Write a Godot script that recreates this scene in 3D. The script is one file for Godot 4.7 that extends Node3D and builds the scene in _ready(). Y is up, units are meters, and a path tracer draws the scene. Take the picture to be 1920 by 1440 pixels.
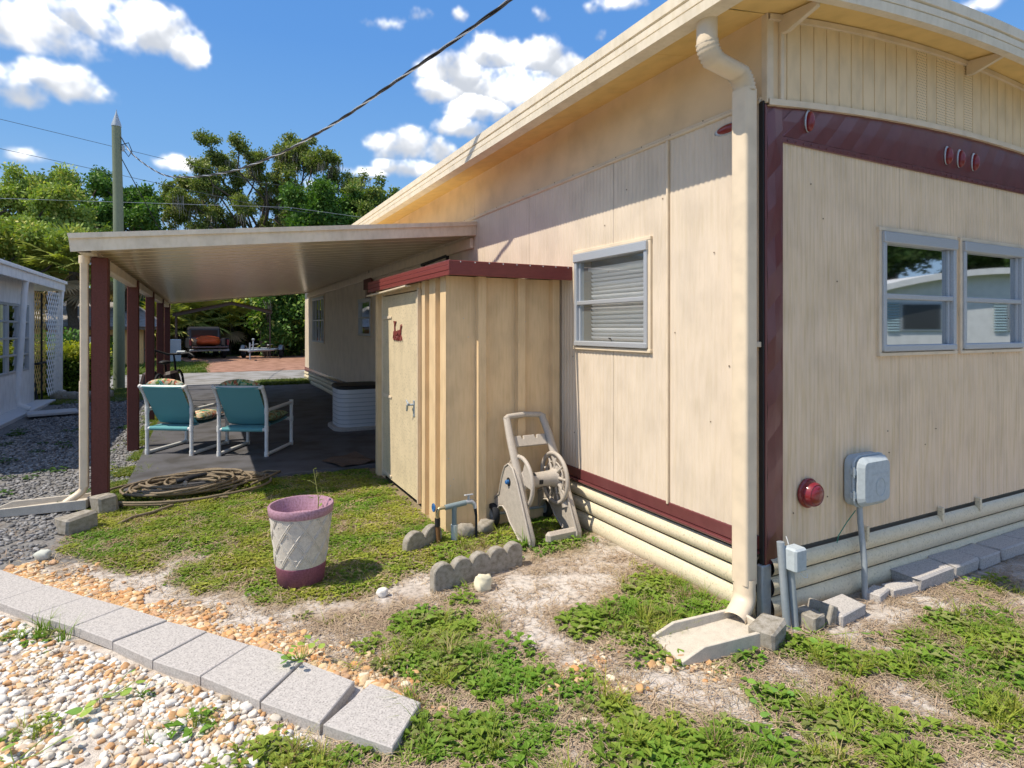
extends Node3D

# ------------------------------------------------------------------ mesh builder
class MB:
	var T := Transform3D.IDENTITY
	var v := PackedVector3Array()
	var n := PackedVector3Array()
	var uv := PackedVector2Array()
	var c := PackedColorArray()
	var ix := PackedInt32Array()
	var col := Color(1, 1, 1)
	func put(p: Vector3, nn: Vector3, u := Vector2.ZERO) -> int:
		v.append(T * p)
		n.append((T.basis * nn).normalized())
		uv.append(u)
		c.append(col)
		return v.size() - 1
	func tri(a: Vector3, b: Vector3, d: Vector3) -> void:      # counter-clockwise from outside
		var nn := (b - a).cross(d - a)
		if nn.length_squared() < 1e-16:
			return
		nn = nn.normalized()
		var i := put(a, nn)
		put(b, nn)
		put(d, nn)
		ix.append_array([i, i + 2, i + 1])
	func quad(a: Vector3, b: Vector3, d: Vector3, e: Vector3) -> void:
		var nn := (d - a).cross(e - b)
		if nn.length_squared() < 1e-16:
			return
		nn = nn.normalized()
		var i := put(a, nn, Vector2(0, 1))
		put(b, nn, Vector2(1, 1))
		put(d, nn, Vector2(1, 0))
		put(e, nn, Vector2(0, 0))
		ix.append_array([i, i + 2, i + 1, i, i + 3, i + 2])
	func oquad(a: Vector3, b: Vector3, d: Vector3, e: Vector3, out: Vector3) -> void:
		if (d - a).cross(e - b).dot(out) >= 0.0:
			quad(a, b, d, e)
		else:
			quad(e, d, b, a)
	func otri(a: Vector3, b: Vector3, d: Vector3, out: Vector3) -> void:
		if (b - a).cross(d - a).dot(out) >= 0.0:
			tri(a, b, d)
		else:
			tri(a, d, b)
	func box(at: Vector3, size: Vector3, bev := 0.0, turn := Basis.IDENTITY) -> void:
		var h := size * 0.5
		var b := minf(bev, minf(h.x, minf(h.y, h.z)) * 0.9)
		var keep := T
		T = T * Transform3D(turn, at)
		for ax in 3:
			var a1 := (ax + 1) % 3
			var a2 := (ax + 2) % 3
			for s: float in [-1.0, 1.0]:
				var q := []
				for k: Array in [[-1, -1], [1, -1], [1, 1], [-1, 1]]:
					var p := Vector3.ZERO
					p[ax] = s * h[ax]
					p[a1] = k[0] * (h[a1] - b)
					p[a2] = k[1] * (h[a2] - b)
					q.append(p)
				var out := Vector3.ZERO
				out[ax] = s
				oquad(q[0], q[1], q[2], q[3], out)
			if b > 0.0:
				for s1: float in [-1.0, 1.0]:
					for s2: float in [-1.0, 1.0]:
						var e := []
						for k: Array in [[-1, 0], [1, 0], [1, 1], [-1, 1]]:
							var p := Vector3.ZERO
							p[ax] = k[0] * (h[ax] - b)
							p[a1] = s1 * (h[a1] - (b if k[1] == 1 else 0.0))
							p[a2] = s2 * (h[a2] - (0.0 if k[1] == 1 else b))
							e.append(p)
						var out := Vector3.ZERO
						out[a1] = s1
						out[a2] = s2
						oquad(e[0], e[1], e[2], e[3], out)
		if b > 0.0:
			for sx: float in [-1.0, 1.0]:
				for sy: float in [-1.0, 1.0]:
					for sz: float in [-1.0, 1.0]:
						otri(Vector3(sx * h.x, sy * (h.y - b), sz * (h.z - b)), Vector3(sx * (h.x - b), sy * h.y, sz * (h.z - b)), Vector3(sx * (h.x - b), sy * (h.y - b), sz * h.z), Vector3(sx, sy, sz))
		T = keep
	func span(lo: Vector3, hi: Vector3, bev := 0.0) -> void:
		box((lo + hi) * 0.5, (hi - lo).abs(), bev)
	func tube(pts: Array, r, sides := 8, caps := true, sq := Vector2.ONE, turn0 := 0.0, up0 := Vector3.ZERO) -> void:
		var m := pts.size()
		var t0: Vector3 = (pts[1] - pts[0]).normalized()
		var up := Vector3.UP if absf(t0.y) < 0.9 else Vector3.RIGHT
		if up0 != Vector3.ZERO:
			up = up0
		var s: Vector3 = t0.cross(up).normalized()
		var first := v.size()
		var prev := t0
		for i in m:
			var t: Vector3
			if i == 0:
				t = t0
			elif i == m - 1:
				t = (pts[i] - pts[i - 1]).normalized()
			else:
				t = ((pts[i + 1] - pts[i]).normalized() + (pts[i] - pts[i - 1]).normalized()).normalized()
			var ax := prev.cross(t)
			if ax.length() > 1e-5:
				s = s.rotated(ax.normalized(), prev.angle_to(t))
			prev = t
			var w := s.cross(t).normalized()
			var rr: float = r[i] if r is Array else r
			for k in sides:
				var a := turn0 + TAU * k / sides
				var o := s * cos(a) * sq.x + w * sin(a) * sq.y
				var nn := s * cos(a) / sq.x + w * sin(a) / sq.y
				put(pts[i] + o * rr, nn, Vector2(float(k) / sides, i))
		for i in m - 1:
			for k in sides:
				var a := first + i * sides + k
				var b := first + i * sides + (k + 1) % sides
				ix.append_array([a, b, a + sides, b, b + sides, a + sides])
		if caps:
			for e: int in [0, m - 1]:
				var cn: Vector3 = -t0 if e == 0 else prev
				var ci := put(pts[e], cn)
				var r0 := v.size()
				for k in sides:
					v.append(v[first + e * sides + k])
					n.append((T.basis * cn).normalized())
					uv.append(Vector2.ZERO)
					c.append(col)
				for k in sides:
					var a := r0 + k
					var b := r0 + (k + 1) % sides
					if e == 0:
						ix.append_array([ci, b, a])
					else:
						ix.append_array([ci, a, b])
	func lathe(prof: Array, segs := 24, arc := TAU) -> void:      # profile of Vector2(radius, height), bottom to top on the outside
		var m := prof.size()
		var dirs := []
		for i in m - 1:
			var d: Vector2 = (prof[i + 1] - prof[i]).normalized()
			dirs.append(Vector2(d.y, -d.x))
		for i in m - 1:
			var n0: Vector2 = dirs[i]
			var n1: Vector2 = dirs[i]
			if i > 0 and dirs[i - 1].dot(dirs[i]) > 0.75:
				n0 = (dirs[i - 1] + dirs[i]).normalized()
			if i < m - 2 and dirs[i + 1].dot(dirs[i]) > 0.75:
				n1 = (dirs[i + 1] + dirs[i]).normalized()
			var first := v.size()
			for k in segs + 1:
				var a := arc * k / segs
				var ca := cos(a)
				var sa := sin(a)
				put(Vector3(prof[i].x * ca, prof[i].y, prof[i].x * sa), Vector3(n0.x * ca, n0.y, n0.x * sa), Vector2(float(k) / segs, float(i) / m))
				put(Vector3(prof[i + 1].x * ca, prof[i + 1].y, prof[i + 1].x * sa), Vector3(n1.x * ca, n1.y, n1.x * sa), Vector2(float(k) / segs, float(i + 1) / m))
			for k in segs:
				var a := first + k * 2
				ix.append_array([a, a + 2, a + 1, a + 1, a + 2, a + 3])
	func extrude(poly: PackedVector2Array, depth: float, bev := 0.0) -> void:   # in the xy plane, counter-clockwise, z from -depth/2 to depth/2
		var m := poly.size()
		var en := []
		for i in m:
			var d := (poly[(i + 1) % m] - poly[i]).normalized()
			en.append(Vector2(d.y, -d.x))
		var inner := PackedVector2Array()
		for i in m:
			var a: Vector2 = en[(i + m - 1) % m]
			var b: Vector2 = en[i]
			inner.append(poly[i] - (a + b) / maxf(0.4, 1.0 + a.dot(b)) * bev)
		var t := Geometry2D.triangulate_polygon(inner)
		var z := depth * 0.5
		for i in range(0, t.size(), 3):
			var p := inner[t[i]]
			var q := inner[t[i + 1]]
			var r := inner[t[i + 2]]
			otri(Vector3(p.x, p.y, z), Vector3(q.x, q.y, z), Vector3(r.x, r.y, z), Vector3(0, 0, 1))
			otri(Vector3(p.x, p.y, -z), Vector3(q.x, q.y, -z), Vector3(r.x, r.y, -z), Vector3(0, 0, -1))
		for i in m:
			var j := (i + 1) % m
			var na: Vector2 = en[i]
			var nb: Vector2 = en[i]
			var pv: Vector2 = en[(i + m - 1) % m]
			var nx: Vector2 = en[j]
			if pv.dot(na) > 0.8:
				na = (na + pv).normalized()
			if nx.dot(nb) > 0.8:
				nb = (nb + nx).normalized()
			var k := put(Vector3(poly[i].x, poly[i].y, -z + bev), Vector3(na.x, na.y, 0))
			put(Vector3(poly[j].x, poly[j].y, -z + bev), Vector3(nb.x, nb.y, 0))
			put(Vector3(poly[j].x, poly[j].y, z - bev), Vector3(nb.x, nb.y, 0))
			put(Vector3(poly[i].x, poly[i].y, z - bev), Vector3(na.x, na.y, 0))
			ix.append_array([k, k + 2, k + 1, k, k + 3, k + 2])
			if bev > 0.0:
				var o := Vector3(en[i].x, en[i].y, 0)
				oquad(Vector3(poly[i].x, poly[i].y, z - bev), Vector3(poly[j].x, poly[j].y, z - bev), Vector3(inner[j].x, inner[j].y, z), Vector3(inner[i].x, inner[i].y, z), o + Vector3(0, 0, 1))
				oquad(Vector3(poly[i].x, poly[i].y, bev - z), Vector3(poly[j].x, poly[j].y, bev - z), Vector3(inner[j].x, inner[j].y, -z), Vector3(inner[i].x, inner[i].y, -z), o - Vector3(0, 0, 1))
	func sweep(prof: Array, a: Vector3, b: Vector3, closed := false) -> void:   # open or closed profile of Vector3 offsets carried from a to b, flat facets; outside on the right of the profile's run seen along a to b
		var m := prof.size()
		for i in (m if closed else m - 1):
			var p: Vector3 = prof[i]
			var q: Vector3 = prof[(i + 1) % m]
			quad(a + p, b + p, b + q, a + q)
		if closed:
			var poly := PackedVector2Array()
			var d := (b - a).normalized()
			var e1 := d.cross(Vector3.UP).normalized() if absf(d.y) < 0.9 else Vector3.RIGHT
			var e2 := e1.cross(d)
			for p: Vector3 in prof:
				poly.append(Vector2(p.dot(e1), p.dot(e2)))
			var t := Geometry2D.triangulate_polygon(poly)
			for i in range(0, t.size(), 3):
				otri(a + prof[t[i]], a + prof[t[i + 1]], a + prof[t[i + 2]], -d)
				otri(b + prof[t[i]], b + prof[t[i + 1]], b + prof[t[i + 2]], d)
	func grid(nu: int, nv: int, f: Callable, flip := false) -> void:     # smooth sheet through f(u, v), u and v from 0 to 1
		var p := []
		for j in nv + 1:
			for i in nu + 1:
				p.append(f.call(float(i) / nu, float(j) / nv))
		var first := v.size()
		for j in nv + 1:
			for i in nu + 1:
				var du: Vector3 = p[j * (nu + 1) + mini(i + 1, nu)] - p[j * (nu + 1) + maxi(i - 1, 0)]
				var dv: Vector3 = p[mini(j + 1, nv) * (nu + 1) + i] - p[maxi(j - 1, 0) * (nu + 1) + i]
				var nn := du.cross(dv)
				put(p[j * (nu + 1) + i], -nn if flip else nn, Vector2(float(i) / nu, 1.0 - float(j) / nv))
		for j in nv:
			for i in nu:
				var a := first + j * (nu + 1) + i
				var b := a + nu + 1
				if flip:
					ix.append_array([a, a + 1, b, b, a + 1, b + 1])
				else:
					ix.append_array([a, b, a + 1, a + 1, b, b + 1])
	func ball(at: Vector3, r: Vector3, nu := 10, nv := 6) -> void:
		grid(nu, nv, func(u: float, w: float) -> Vector3:
			var a := u * TAU
			var b := (w - 0.5) * PI * 0.999
			return at + Vector3(cos(b) * cos(a) * r.x, sin(b) * r.y, -cos(b) * sin(a) * r.z))
	func rock(at: Vector3, r: Vector3, seed_: int, rough := 0.25, nu := 10, nv := 7, turn := 0.0) -> void:
		var nz := FastNoiseLite.new()
		nz.seed = seed_
		nz.frequency = 0.9
		grid(nu, nv, func(u: float, w: float) -> Vector3:
			var a := u * TAU
			var b := (w - 0.5) * PI * 0.999
			var d := Vector3(cos(b) * cos(a), sin(b), -cos(b) * sin(a))
			var k := 1.0 + rough * nz.get_noise_3dv(d) * 2.0
			d = d.sign() * Vector3(pow(absf(d.x), 0.75), pow(absf(d.y), 0.75), pow(absf(d.z), 0.75))
			return at + (d * k * r).rotated(Vector3.UP, turn))
	func mesh() -> ArrayMesh:
		var a := []
		a.resize(Mesh.ARRAY_MAX)
		a[Mesh.ARRAY_VERTEX] = v
		a[Mesh.ARRAY_NORMAL] = n
		a[Mesh.ARRAY_TEX_UV] = uv
		a[Mesh.ARRAY_COLOR] = c
		a[Mesh.ARRAY_INDEX] = ix
		var m := ArrayMesh.new()
		m.add_surface_from_arrays(Mesh.PRIMITIVE_TRIANGLES, a)
		return m

# ------------------------------------------------------------------ things, parts, labels
var M := {}
var rng := RandomNumberGenerator.new()
var used_names := {}

func numbered(called: String) -> String:
	used_names[called] = used_names.get(called, -1) + 1
	return called if used_names[called] == 0 else "%s_%03d" % [called, used_names[called]]

func tag(o: Node3D, label: String, category: String, group := "") -> Node3D:
	o.set_meta("label", label)
	o.set_meta("category", category)
	if group:
		o.set_meta("group", group)
	return o

func thing(called: String, label: String, category: String, at := Vector3.ZERO, turn := 0.0, group := "") -> Node3D:
	var o := Node3D.new()
	o.name = numbered(called)
	add_child(o)
	o.position = at
	o.rotation.y = turn
	return tag(o, label, category, group)

func part(called: String, b: MB, m: Material, parent: Node3D) -> MeshInstance3D:      # geometry given in the parent's own axes
	return inst(called, b.mesh(), m, parent)

func inst(called: String, me: Mesh, m: Material, parent: Node3D) -> MeshInstance3D:
	var o := MeshInstance3D.new()
	o.name = called
	o.mesh = me
	o.material_override = m
	parent.add_child(o, true)
	return o

func single(called: String, b: MB, m: Material, label: String, category: String, at := Vector3.ZERO, turn := 0.0, group := "") -> MeshInstance3D:
	var o := MeshInstance3D.new()
	o.name = numbered(called)
	o.mesh = b.mesh()
	o.material_override = m
	add_child(o)
	o.position = at
	o.rotation.y = turn
	tag(o, label, category, group)
	return o

func group_part(called: String, parent: Node3D, at := Vector3.ZERO) -> Node3D:
	var o := Node3D.new()
	o.name = called
	parent.add_child(o, true)
	o.position = at
	return o

func structure(called: String, b: MB, m: Material) -> MeshInstance3D:
	var o := MeshInstance3D.new()
	o.name = called
	o.mesh = b.mesh()
	o.material_override = m
	add_child(o)
	o.set_meta("kind", "structure")
	return o

func multi(called: String, me: Mesh, m: Material, buf: PackedFloat32Array, parent: Node3D) -> MultiMeshInstance3D:
	var mm := MultiMesh.new()
	mm.transform_format = MultiMesh.TRANSFORM_3D
	mm.use_colors = true
	mm.mesh = me
	mm.instance_count = buf.size() / 16
	mm.buffer = buf
	var o := MultiMeshInstance3D.new()
	o.name = called
	o.multimesh = mm
	o.material_override = m
	parent.add_child(o, true)
	o.set_meta("kind", "stuff")
	return o

func add_copy(buf: PackedFloat32Array, b: Basis, o: Vector3, c: Color) -> void:
	buf.append_array([b.x.x, b.y.x, b.z.x, o.x, b.x.y, b.y.y, b.z.y, o.y, b.x.z, b.y.z, b.z.z, o.z, c.r, c.g, c.b, 1.0])

func lin(r: float, g: float, b: float) -> Color:
	return Color(r, g, b).linear_to_srgb()

func mat(c: Color, rough := 0.6, spec := 0.4) -> StandardMaterial3D:
	var m := StandardMaterial3D.new()
	m.albedo_color = c
	m.roughness = rough
	m.metallic_specular = spec
	return m

func noise_tex(seed_: int, freq: float, cols: Array, offs: Array, size := 512, oct := 5, kind := FastNoiseLite.TYPE_SIMPLEX_SMOOTH) -> NoiseTexture2D:
	var nz := FastNoiseLite.new()
	nz.seed = seed_
	nz.frequency = freq
	nz.noise_type = kind
	nz.fractal_octaves = oct
	var g := Gradient.new()
	g.colors = PackedColorArray(cols)
	g.offsets = PackedFloat32Array(offs)
	var t := NoiseTexture2D.new()
	t.width = size
	t.height = size
	t.seamless = true
	t.noise = nz
	t.color_ramp = g
	return t

func grain(m: StandardMaterial3D, t: Texture2D, scale: Vector3, world := true) -> StandardMaterial3D:
	m.albedo_texture = t
	m.uv1_triplanar = true
	m.uv1_world_triplanar = world
	m.uv1_scale = scale
	return m

func relief(m: StandardMaterial3D, t: Texture2D, cm: float) -> StandardMaterial3D:
	m.heightmap_enabled = true
	m.heightmap_texture = t
	m.heightmap_scale = cm
	return m

func over(m: StandardMaterial3D, t: Texture2D, scale: Vector3) -> StandardMaterial3D:
	m.detail_enabled = true
	m.detail_blend_mode = BaseMaterial3D.BLEND_MODE_MUL
	m.detail_albedo = t
	m.detail_uv_layer = BaseMaterial3D.DETAIL_UV_2
	m.uv2_triplanar = true
	m.uv2_world_triplanar = true
	m.uv2_scale = scale
	return m

func gr(x: float) -> Color:
	return Color(x, x, x)

# ------------------------------------------------------------------ sky: air and clouds, by direction (degrees round from the house's long axis, degrees up)
const PUFFS := [[-11.57, 21.48, 5.47, 2.43], [-7.29, 22.97, 4.89, 2.23], [-3.65, 23.27, 4.16, 2.24], [-1.52, 22.76, 2.05, 2.11], [-10.31, 18.41, 3.55, 1.76], [-12.8, 17.45, 2.71, 1.79], [-6.94, 18.01, 1.69, 1.0], [22.34, 23.2, 3.84, 2.39], [25.95, 24.78, 4.38, 1.92], [29.82, 24.56, 4.12, 1.92], [24.4, 20.36, 3.86, 1.9], [27.5, 22.18, 5.67, 2.75], [32.65, 23.85, 2.56, 1.51], [20.81, 21.82, 2.8, 1.55], [22.85, 18.72, 3.08, 1.39], [17.27, 16.89, 3.5, 1.96], [15.03, 16.99, 2.07, 1.2], [20.55, 16.56, 2.29, 1.51], [17.77, 15.03, 3.26, 1.24], [15.53, 26.78, 1.98, 0.6], [30.08, 27.88, 1.44, 0.73], [35.96, 26.22, 0.71, 0.74], [37.22, 28.43, 3.01, 0.71], [-11.73, 12.76, 1.49, 0.57], [-1.52, 13.61, 1.9, 0.77], [-3.19, 13.48, 0.84, 0.5], [66.25, 23.33, 2.2, 0.75], [13.81, 14.35, 2.93, 0.47], [19.28, 27.66, 1.52, 0.72], [22.34, 28.01, 0.77, 0.72], [9.51, 12.9, 1.87, 0.65]]

func sky_picture() -> ImageTexture:
	var w := 3072
	var h := 1536
	var half := h / 2
	var all := PUFFS.duplicate()
	var r := RandomNumberGenerator.new()
	r.seed = 5
	for k in 160:                               # clouds like those in view, more added out of sight as fill light
		var az := r.randf_range(-180, 180)
		var el := r.randf_range(8, 62)
		if az > -28 and az < 84 and el < 44:
			continue
		var size := r.randf_range(1.2, 5.0)
		for q in r.randi_range(3, 7):
			var e := el + r.randf_range(-0.4, 0.7) * size
			all.append([az + r.randf_range(-1.3, 1.3) * size / cos(deg_to_rad(e)), e, size * r.randf_range(0.5, 1.0) / cos(deg_to_rad(e)), size * r.randf_range(0.35, 0.6)])
	var dens := PackedFloat32Array()
	dens.resize(w * half)
	dens.fill(-9.0)
	var rel := PackedFloat32Array()
	rel.resize(w * half)
	for p: Array in all:
		var x0 := int(floor((p[0] - p[2] * 1.5) / 360.0 * w))
		var x1 := int(ceil((p[0] + p[2] * 1.5) / 360.0 * w))
		var y0 := maxi(0, int(floor((90.0 - p[1] - p[3] * 1.5) / 180.0 * h)))
		var y1 := mini(half - 1, int(ceil((90.0 - p[1] + p[3] * 1.5) / 180.0 * h)))
		var thick: float = clampf(p[3] * 0.62, 0.24, 1.0)     # small clouds are thin
		for y in range(y0, y1 + 1):
			var dy: float = (90.0 - (y + 0.5) * 180.0 / h - p[1]) / p[3]
			if dy < 0.0:
				dy *= 1.25                     # flatter underneath
			for x in range(x0, x1 + 1):
				var dx: float = ((x + 0.5) * 360.0 / w - p[0]) / p[2]
				var d: float = (1.0 - dx * dx - dy * dy) * thick
				var i := y * w + posmod(x, w)
				if d > dens[i]:
					dens[i] = d
					rel[i] = dy
	var big := FastNoiseLite.new()
	big.seed = 11
	big.frequency = 15.0
	big.fractal_octaves = 6
	big.fractal_gain = 0.6
	var soft := FastNoiseLite.new()
	soft.seed = 31
	soft.frequency = 13.0
	soft.fractal_octaves = 4
	var data := PackedFloat32Array()
	data.resize(w * h * 3)
	var stops := [[0.0, Color8(176, 196, 216)], [7.0, Color8(148, 182, 216)], [15.0, Color8(112, 160, 212)], [25.0, Color8(90, 142, 206)], [45.0, Color8(74, 126, 194)], [90.0, Color8(64, 112, 180)]]
	for y in h:
		var el := 90.0 - (y + 0.5) * 180.0 / h
		var base: Color = Color8(150, 148, 132)
		if el > 0.0:
			for s in stops.size() - 1:
				if el <= stops[s + 1][0]:
					base = (stops[s][1] as Color).lerp(stops[s + 1][1], (el - stops[s][0]) / (stops[s + 1][0] - stops[s][0]))
					break
		base = base.srgb_to_linear()
		var ce := cos(deg_to_rad(el))
		var se := sin(deg_to_rad(el))
		for x in w:
			var o := (y * w + x) * 3
			data[o] = base.r
			data[o + 1] = base.g
			data[o + 2] = base.b
			if y >= half:
				continue
			var i := y * w + x
			if dens[i] < -0.9:
				continue
			var az := deg_to_rad((x + 0.5) * 360.0 / w)
			var dir := Vector3(sin(az) * ce, se, -cos(az) * ce)
			var nz := big.get_noise_3dv(dir)
			var a := smoothstep(0.0, 1.0, dens[i] * 1.05 + nz * 1.15 + 0.08)
			if a <= 0.0:
				continue
			var light := smoothstep(-0.7, 0.9, rel[i] * 0.75 + soft.get_noise_3dv(dir) * 1.1 + nz * 0.4 + 0.1 + (0.4 - a * 0.4))
			var cl := Color(0.52, 0.55, 0.60).lerp(Color(2.1, 2.05, 1.97) * lerpf(0.42, 1.0, a), light * light)
			var m := base.lerp(cl, a * 0.97)
			data[o] = m.r
			data[o + 1] = m.g
			data[o + 2] = m.b
	return ImageTexture.create_from_image(Image.create_from_data(w, h, false, Image.FORMAT_RGBF, data.to_byte_array()))

func set_scene() -> void:
	var cam := Camera3D.new()
	cam.name = "camera"
	add_child(cam)
	cam.position = Vector3(0, 1.6, 0)
	cam.rotation_degrees.y = -27.496
	cam.near = 0.05
	cam.far = 600.0
	cam.projection = Camera3D.PROJECTION_FRUSTUM      # a level camera with the lens shifted down: uprights stay upright
	cam.size = 0.05 * 1440.0 / 1108.6
	cam.frustum_offset = Vector2(0, -103.0 / 1440.0 * cam.size)
	cam.current = true
	var e := Environment.new()
	e.background_mode = Environment.BG_SKY
	var ps := PanoramaSkyMaterial.new()
	ps.panorama = sky_picture()
	e.sky = Sky.new()
	e.sky.sky_material = ps
	e.background_energy_multiplier = 1.0
	e.tonemap_mode = Environment.TONE_MAPPER_LINEAR
	e.tonemap_exposure = 1.25
	e.sdfgi_enabled = true
	e.ssao_enabled = true
	e.ssil_enabled = true
	var we := WorldEnvironment.new()
	we.name = "world_environment"
	we.environment = e
	add_child(we)
	var sun := DirectionalLight3D.new()
	sun.name = "sun"
	sun.light_energy = 1.5
	sun.light_color = Color(1.0, 0.955, 0.875)
	sun.light_angular_distance = 0.5
	sun.shadow_enabled = true
	add_child(sun)
	sun.look_at_from_position(Vector3(-1.0, 1.53, -0.09) * 10.0, Vector3.ZERO)

# ------------------------------------------------------------------ materials
func make_materials() -> void:
	var w := gr(1.0)
	M.mottle = noise_tex(1, 0.012, [gr(0.94), gr(0.98), w], [0.2, 0.5, 0.8])
	M.fine = noise_tex(2, 0.09, [gr(0.90), gr(0.97), w], [0.15, 0.5, 0.85])
	M.specks = noise_tex(3, 0.22, [gr(0.72), gr(0.96), w], [0.14, 0.26, 0.5], 512, 3)
	M.streaks = noise_tex(4, 0.02, [Color(0.962, 0.958, 0.935), Color(0.987, 0.985, 0.978), w], [0.15, 0.42, 0.7])
	M.mildew = noise_tex(14, 0.015, [Color(0.925, 0.915, 0.85), Color(0.972, 0.968, 0.945), w], [0.15, 0.42, 0.7])
	M.pits = noise_tex(15, 0.16, [gr(0.72), gr(0.90), gr(0.95), w], [0.18, 0.34, 0.6, 0.85], 512, 4)
	M.bump = noise_tex(5, 0.06, [gr(0), w], [0.1, 0.9])
	M.bumpf = noise_tex(6, 0.18, [gr(0), w], [0.1, 0.9])
	M.blotch = noise_tex(7, 0.02, [Color(0.80, 0.785, 0.75), Color(0.93, 0.925, 0.91), w], [0.15, 0.45, 0.75])
	var cream := Color(0.0, 0.0, 0.0)
	cream = lin(0.72, 0.615, 0.50)
	M.wall = over(grain(mat(cream, 0.42, 0.35), M.streaks, Vector3(3.0, 0.28, 3.0)), M.mottle, Vector3(0.45, 0.3, 0.45))
	M.endwall = over(grain(mat(lin(0.80, 0.63, 0.46), 0.42, 0.35), M.mildew, Vector3(5.0, 0.25, 5.0)), M.mottle, Vector3(0.5, 0.35, 0.5))
	M.upper = over(grain(mat(lin(0.82, 0.63, 0.41), 0.5, 0.3), M.mottle, Vector3(0.15, 0.15, 0.15)), M.mottle, Vector3(0.4, 0.4, 0.4))
	M.trim = grain(mat(lin(0.74, 0.62, 0.47), 0.38, 0.4), M.mottle, Vector3(0.8, 0.8, 0.8))
	M.fascia = over(grain(mat(lin(0.80, 0.71, 0.57), 0.36, 0.4), M.streaks, Vector3(2.0, 0.8, 2.0)), M.mottle, Vector3(0.7, 0.7, 0.7))
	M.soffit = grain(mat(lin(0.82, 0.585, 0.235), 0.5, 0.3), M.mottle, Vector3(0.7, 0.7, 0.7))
	M.siding = grain(mat(lin(0.80, 0.63, 0.41), 0.42, 0.35), M.mottle, Vector3(1.2, 0.5, 1.2))
	M.skirt = over(grain(mat(lin(0.72, 0.64, 0.475), 0.4, 0.4), M.streaks, Vector3(1.2, 3.5, 1.2)), M.specks, Vector3(0.5, 0.5, 0.5))
	M.shed = over(grain(mat(lin(0.79, 0.585, 0.355), 0.4, 0.4), M.streaks, Vector3(4.0, 0.35, 4.0)), M.mottle, Vector3(0.6, 0.4, 0.6))
	M.sheddoor = over(grain(mat(lin(0.70, 0.585, 0.40), 0.42, 0.35), M.mottle, Vector3(0.9, 0.5, 0.9)), M.specks, Vector3(0.35, 0.35, 0.35))
	M.maroon = grain(mat(lin(0.15, 0.045, 0.047), 0.24, 0.55), M.mottle, Vector3(1.5, 1.0, 1.5))
	M.maroon_post = over(grain(mat(lin(0.13, 0.043, 0.036), 0.55, 0.35), M.streaks, Vector3(4, 0.7, 4)), M.fine, Vector3(1, 1, 1))
	M.trimred = grain(mat(lin(0.20, 0.042, 0.038), 0.4, 0.45), M.mottle, Vector3(1.5, 6.0, 1.5))
	M.alu = grain(mat(lin(0.50, 0.53, 0.58), 0.38, 0.5), M.fine, Vector3(2, 2, 2))
	M.alu.metallic = 0.35
	M.interior = mat(lin(0.34, 0.27, 0.20), 0.85, 0.2)
	M.white = grain(mat(lin(0.83, 0.83, 0.84), 0.45, 0.4), M.mottle, Vector3(0.8, 0.5, 0.8))
	M.whiteplastic = mat(lin(0.80, 0.81, 0.82), 0.28, 0.5)
	M.redlens = mat(lin(0.19, 0.006, 0.014), 0.12, 0.5)
	M.redlens.clearcoat_enabled = true
	M.redlens.clearcoat = 0.6
	M.screw = mat(lin(0.16, 0.11, 0.07), 0.6, 0.4)
	M.glass = StandardMaterial3D.new()
	M.glass.albedo_color = Color(0.86, 0.9, 0.9, 0.08)
	M.glass.transparency = BaseMaterial3D.TRANSPARENCY_ALPHA
	M.glass.roughness = 0.02
	M.glass.metallic_specular = 0.5
	M.film = mat(lin(0.54, 0.57, 0.60), 0.03, 0.5)              # window with a mirror film on it
	M.film.metallic = 1.0
	M.concrete = over(grain(mat(lin(0.56, 0.53, 0.51), 0.88, 0.25), M.pits, Vector3(1.15, 1.15, 1.15)), M.fine, Vector3(0.7, 0.7, 0.7))
	M.oldconcrete = over(grain(mat(lin(0.42, 0.39, 0.345), 0.92, 0.2), M.blotch, Vector3(2.0, 2.0, 2.0)), M.pits, Vector3(2.2, 2.2, 2.2))
	M.splash = over(grain(mat(lin(0.60, 0.545, 0.46), 0.6, 0.3), M.mottle, Vector3(2, 2, 2)), M.fine, Vector3(2, 2, 2))
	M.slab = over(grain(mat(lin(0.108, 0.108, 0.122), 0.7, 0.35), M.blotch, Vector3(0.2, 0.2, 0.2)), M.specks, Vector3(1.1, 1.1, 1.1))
	M.road = over(grain(mat(lin(0.30, 0.295, 0.29), 0.9, 0.2), M.blotch, Vector3(0.12, 0.12, 0.12)), M.specks, Vector3(1, 1, 1))
	M.brickdrive = over(grain(mat(lin(0.36, 0.205, 0.15), 0.85, 0.25), M.blotch, Vector3(0.15, 0.15, 0.15)), M.specks, Vector3(0.8, 0.8, 0.8))
	M.reel = over(grain(mat(lin(0.50, 0.45, 0.395), 0.5, 0.35), M.mottle, Vector3(3, 3, 3)), M.fine, Vector3(2, 2, 2))
	M.black = mat(lin(0.02, 0.02, 0.022), 0.55, 0.4)
	M.rubber = mat(lin(0.025, 0.027, 0.032), 0.7, 0.3)
	M.galv = grain(mat(lin(0.36, 0.41, 0.46), 0.42, 0.5), M.mottle, Vector3(4, 4, 4))
	M.galv.metallic = 0.25
	M.boxgrey = over(grain(mat(lin(0.46, 0.52, 0.56), 0.6, 0.35), M.mottle, Vector3(4, 4, 4)), M.specks, Vector3(3, 3, 3))
	M.rust = over(grain(mat(lin(0.20, 0.11, 0.05), 0.85, 0.25), M.blotch, Vector3(9, 9, 9)), M.fine, Vector3(4, 4, 4))
	M.pvcgrey = grain(mat(lin(0.22, 0.28, 0.30), 0.45, 0.4), M.fine, Vector3(3, 3, 3))
	M.brass = mat(lin(0.45, 0.36, 0.20), 0.4, 0.5)
	M.brass.metallic = 0.6
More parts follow.
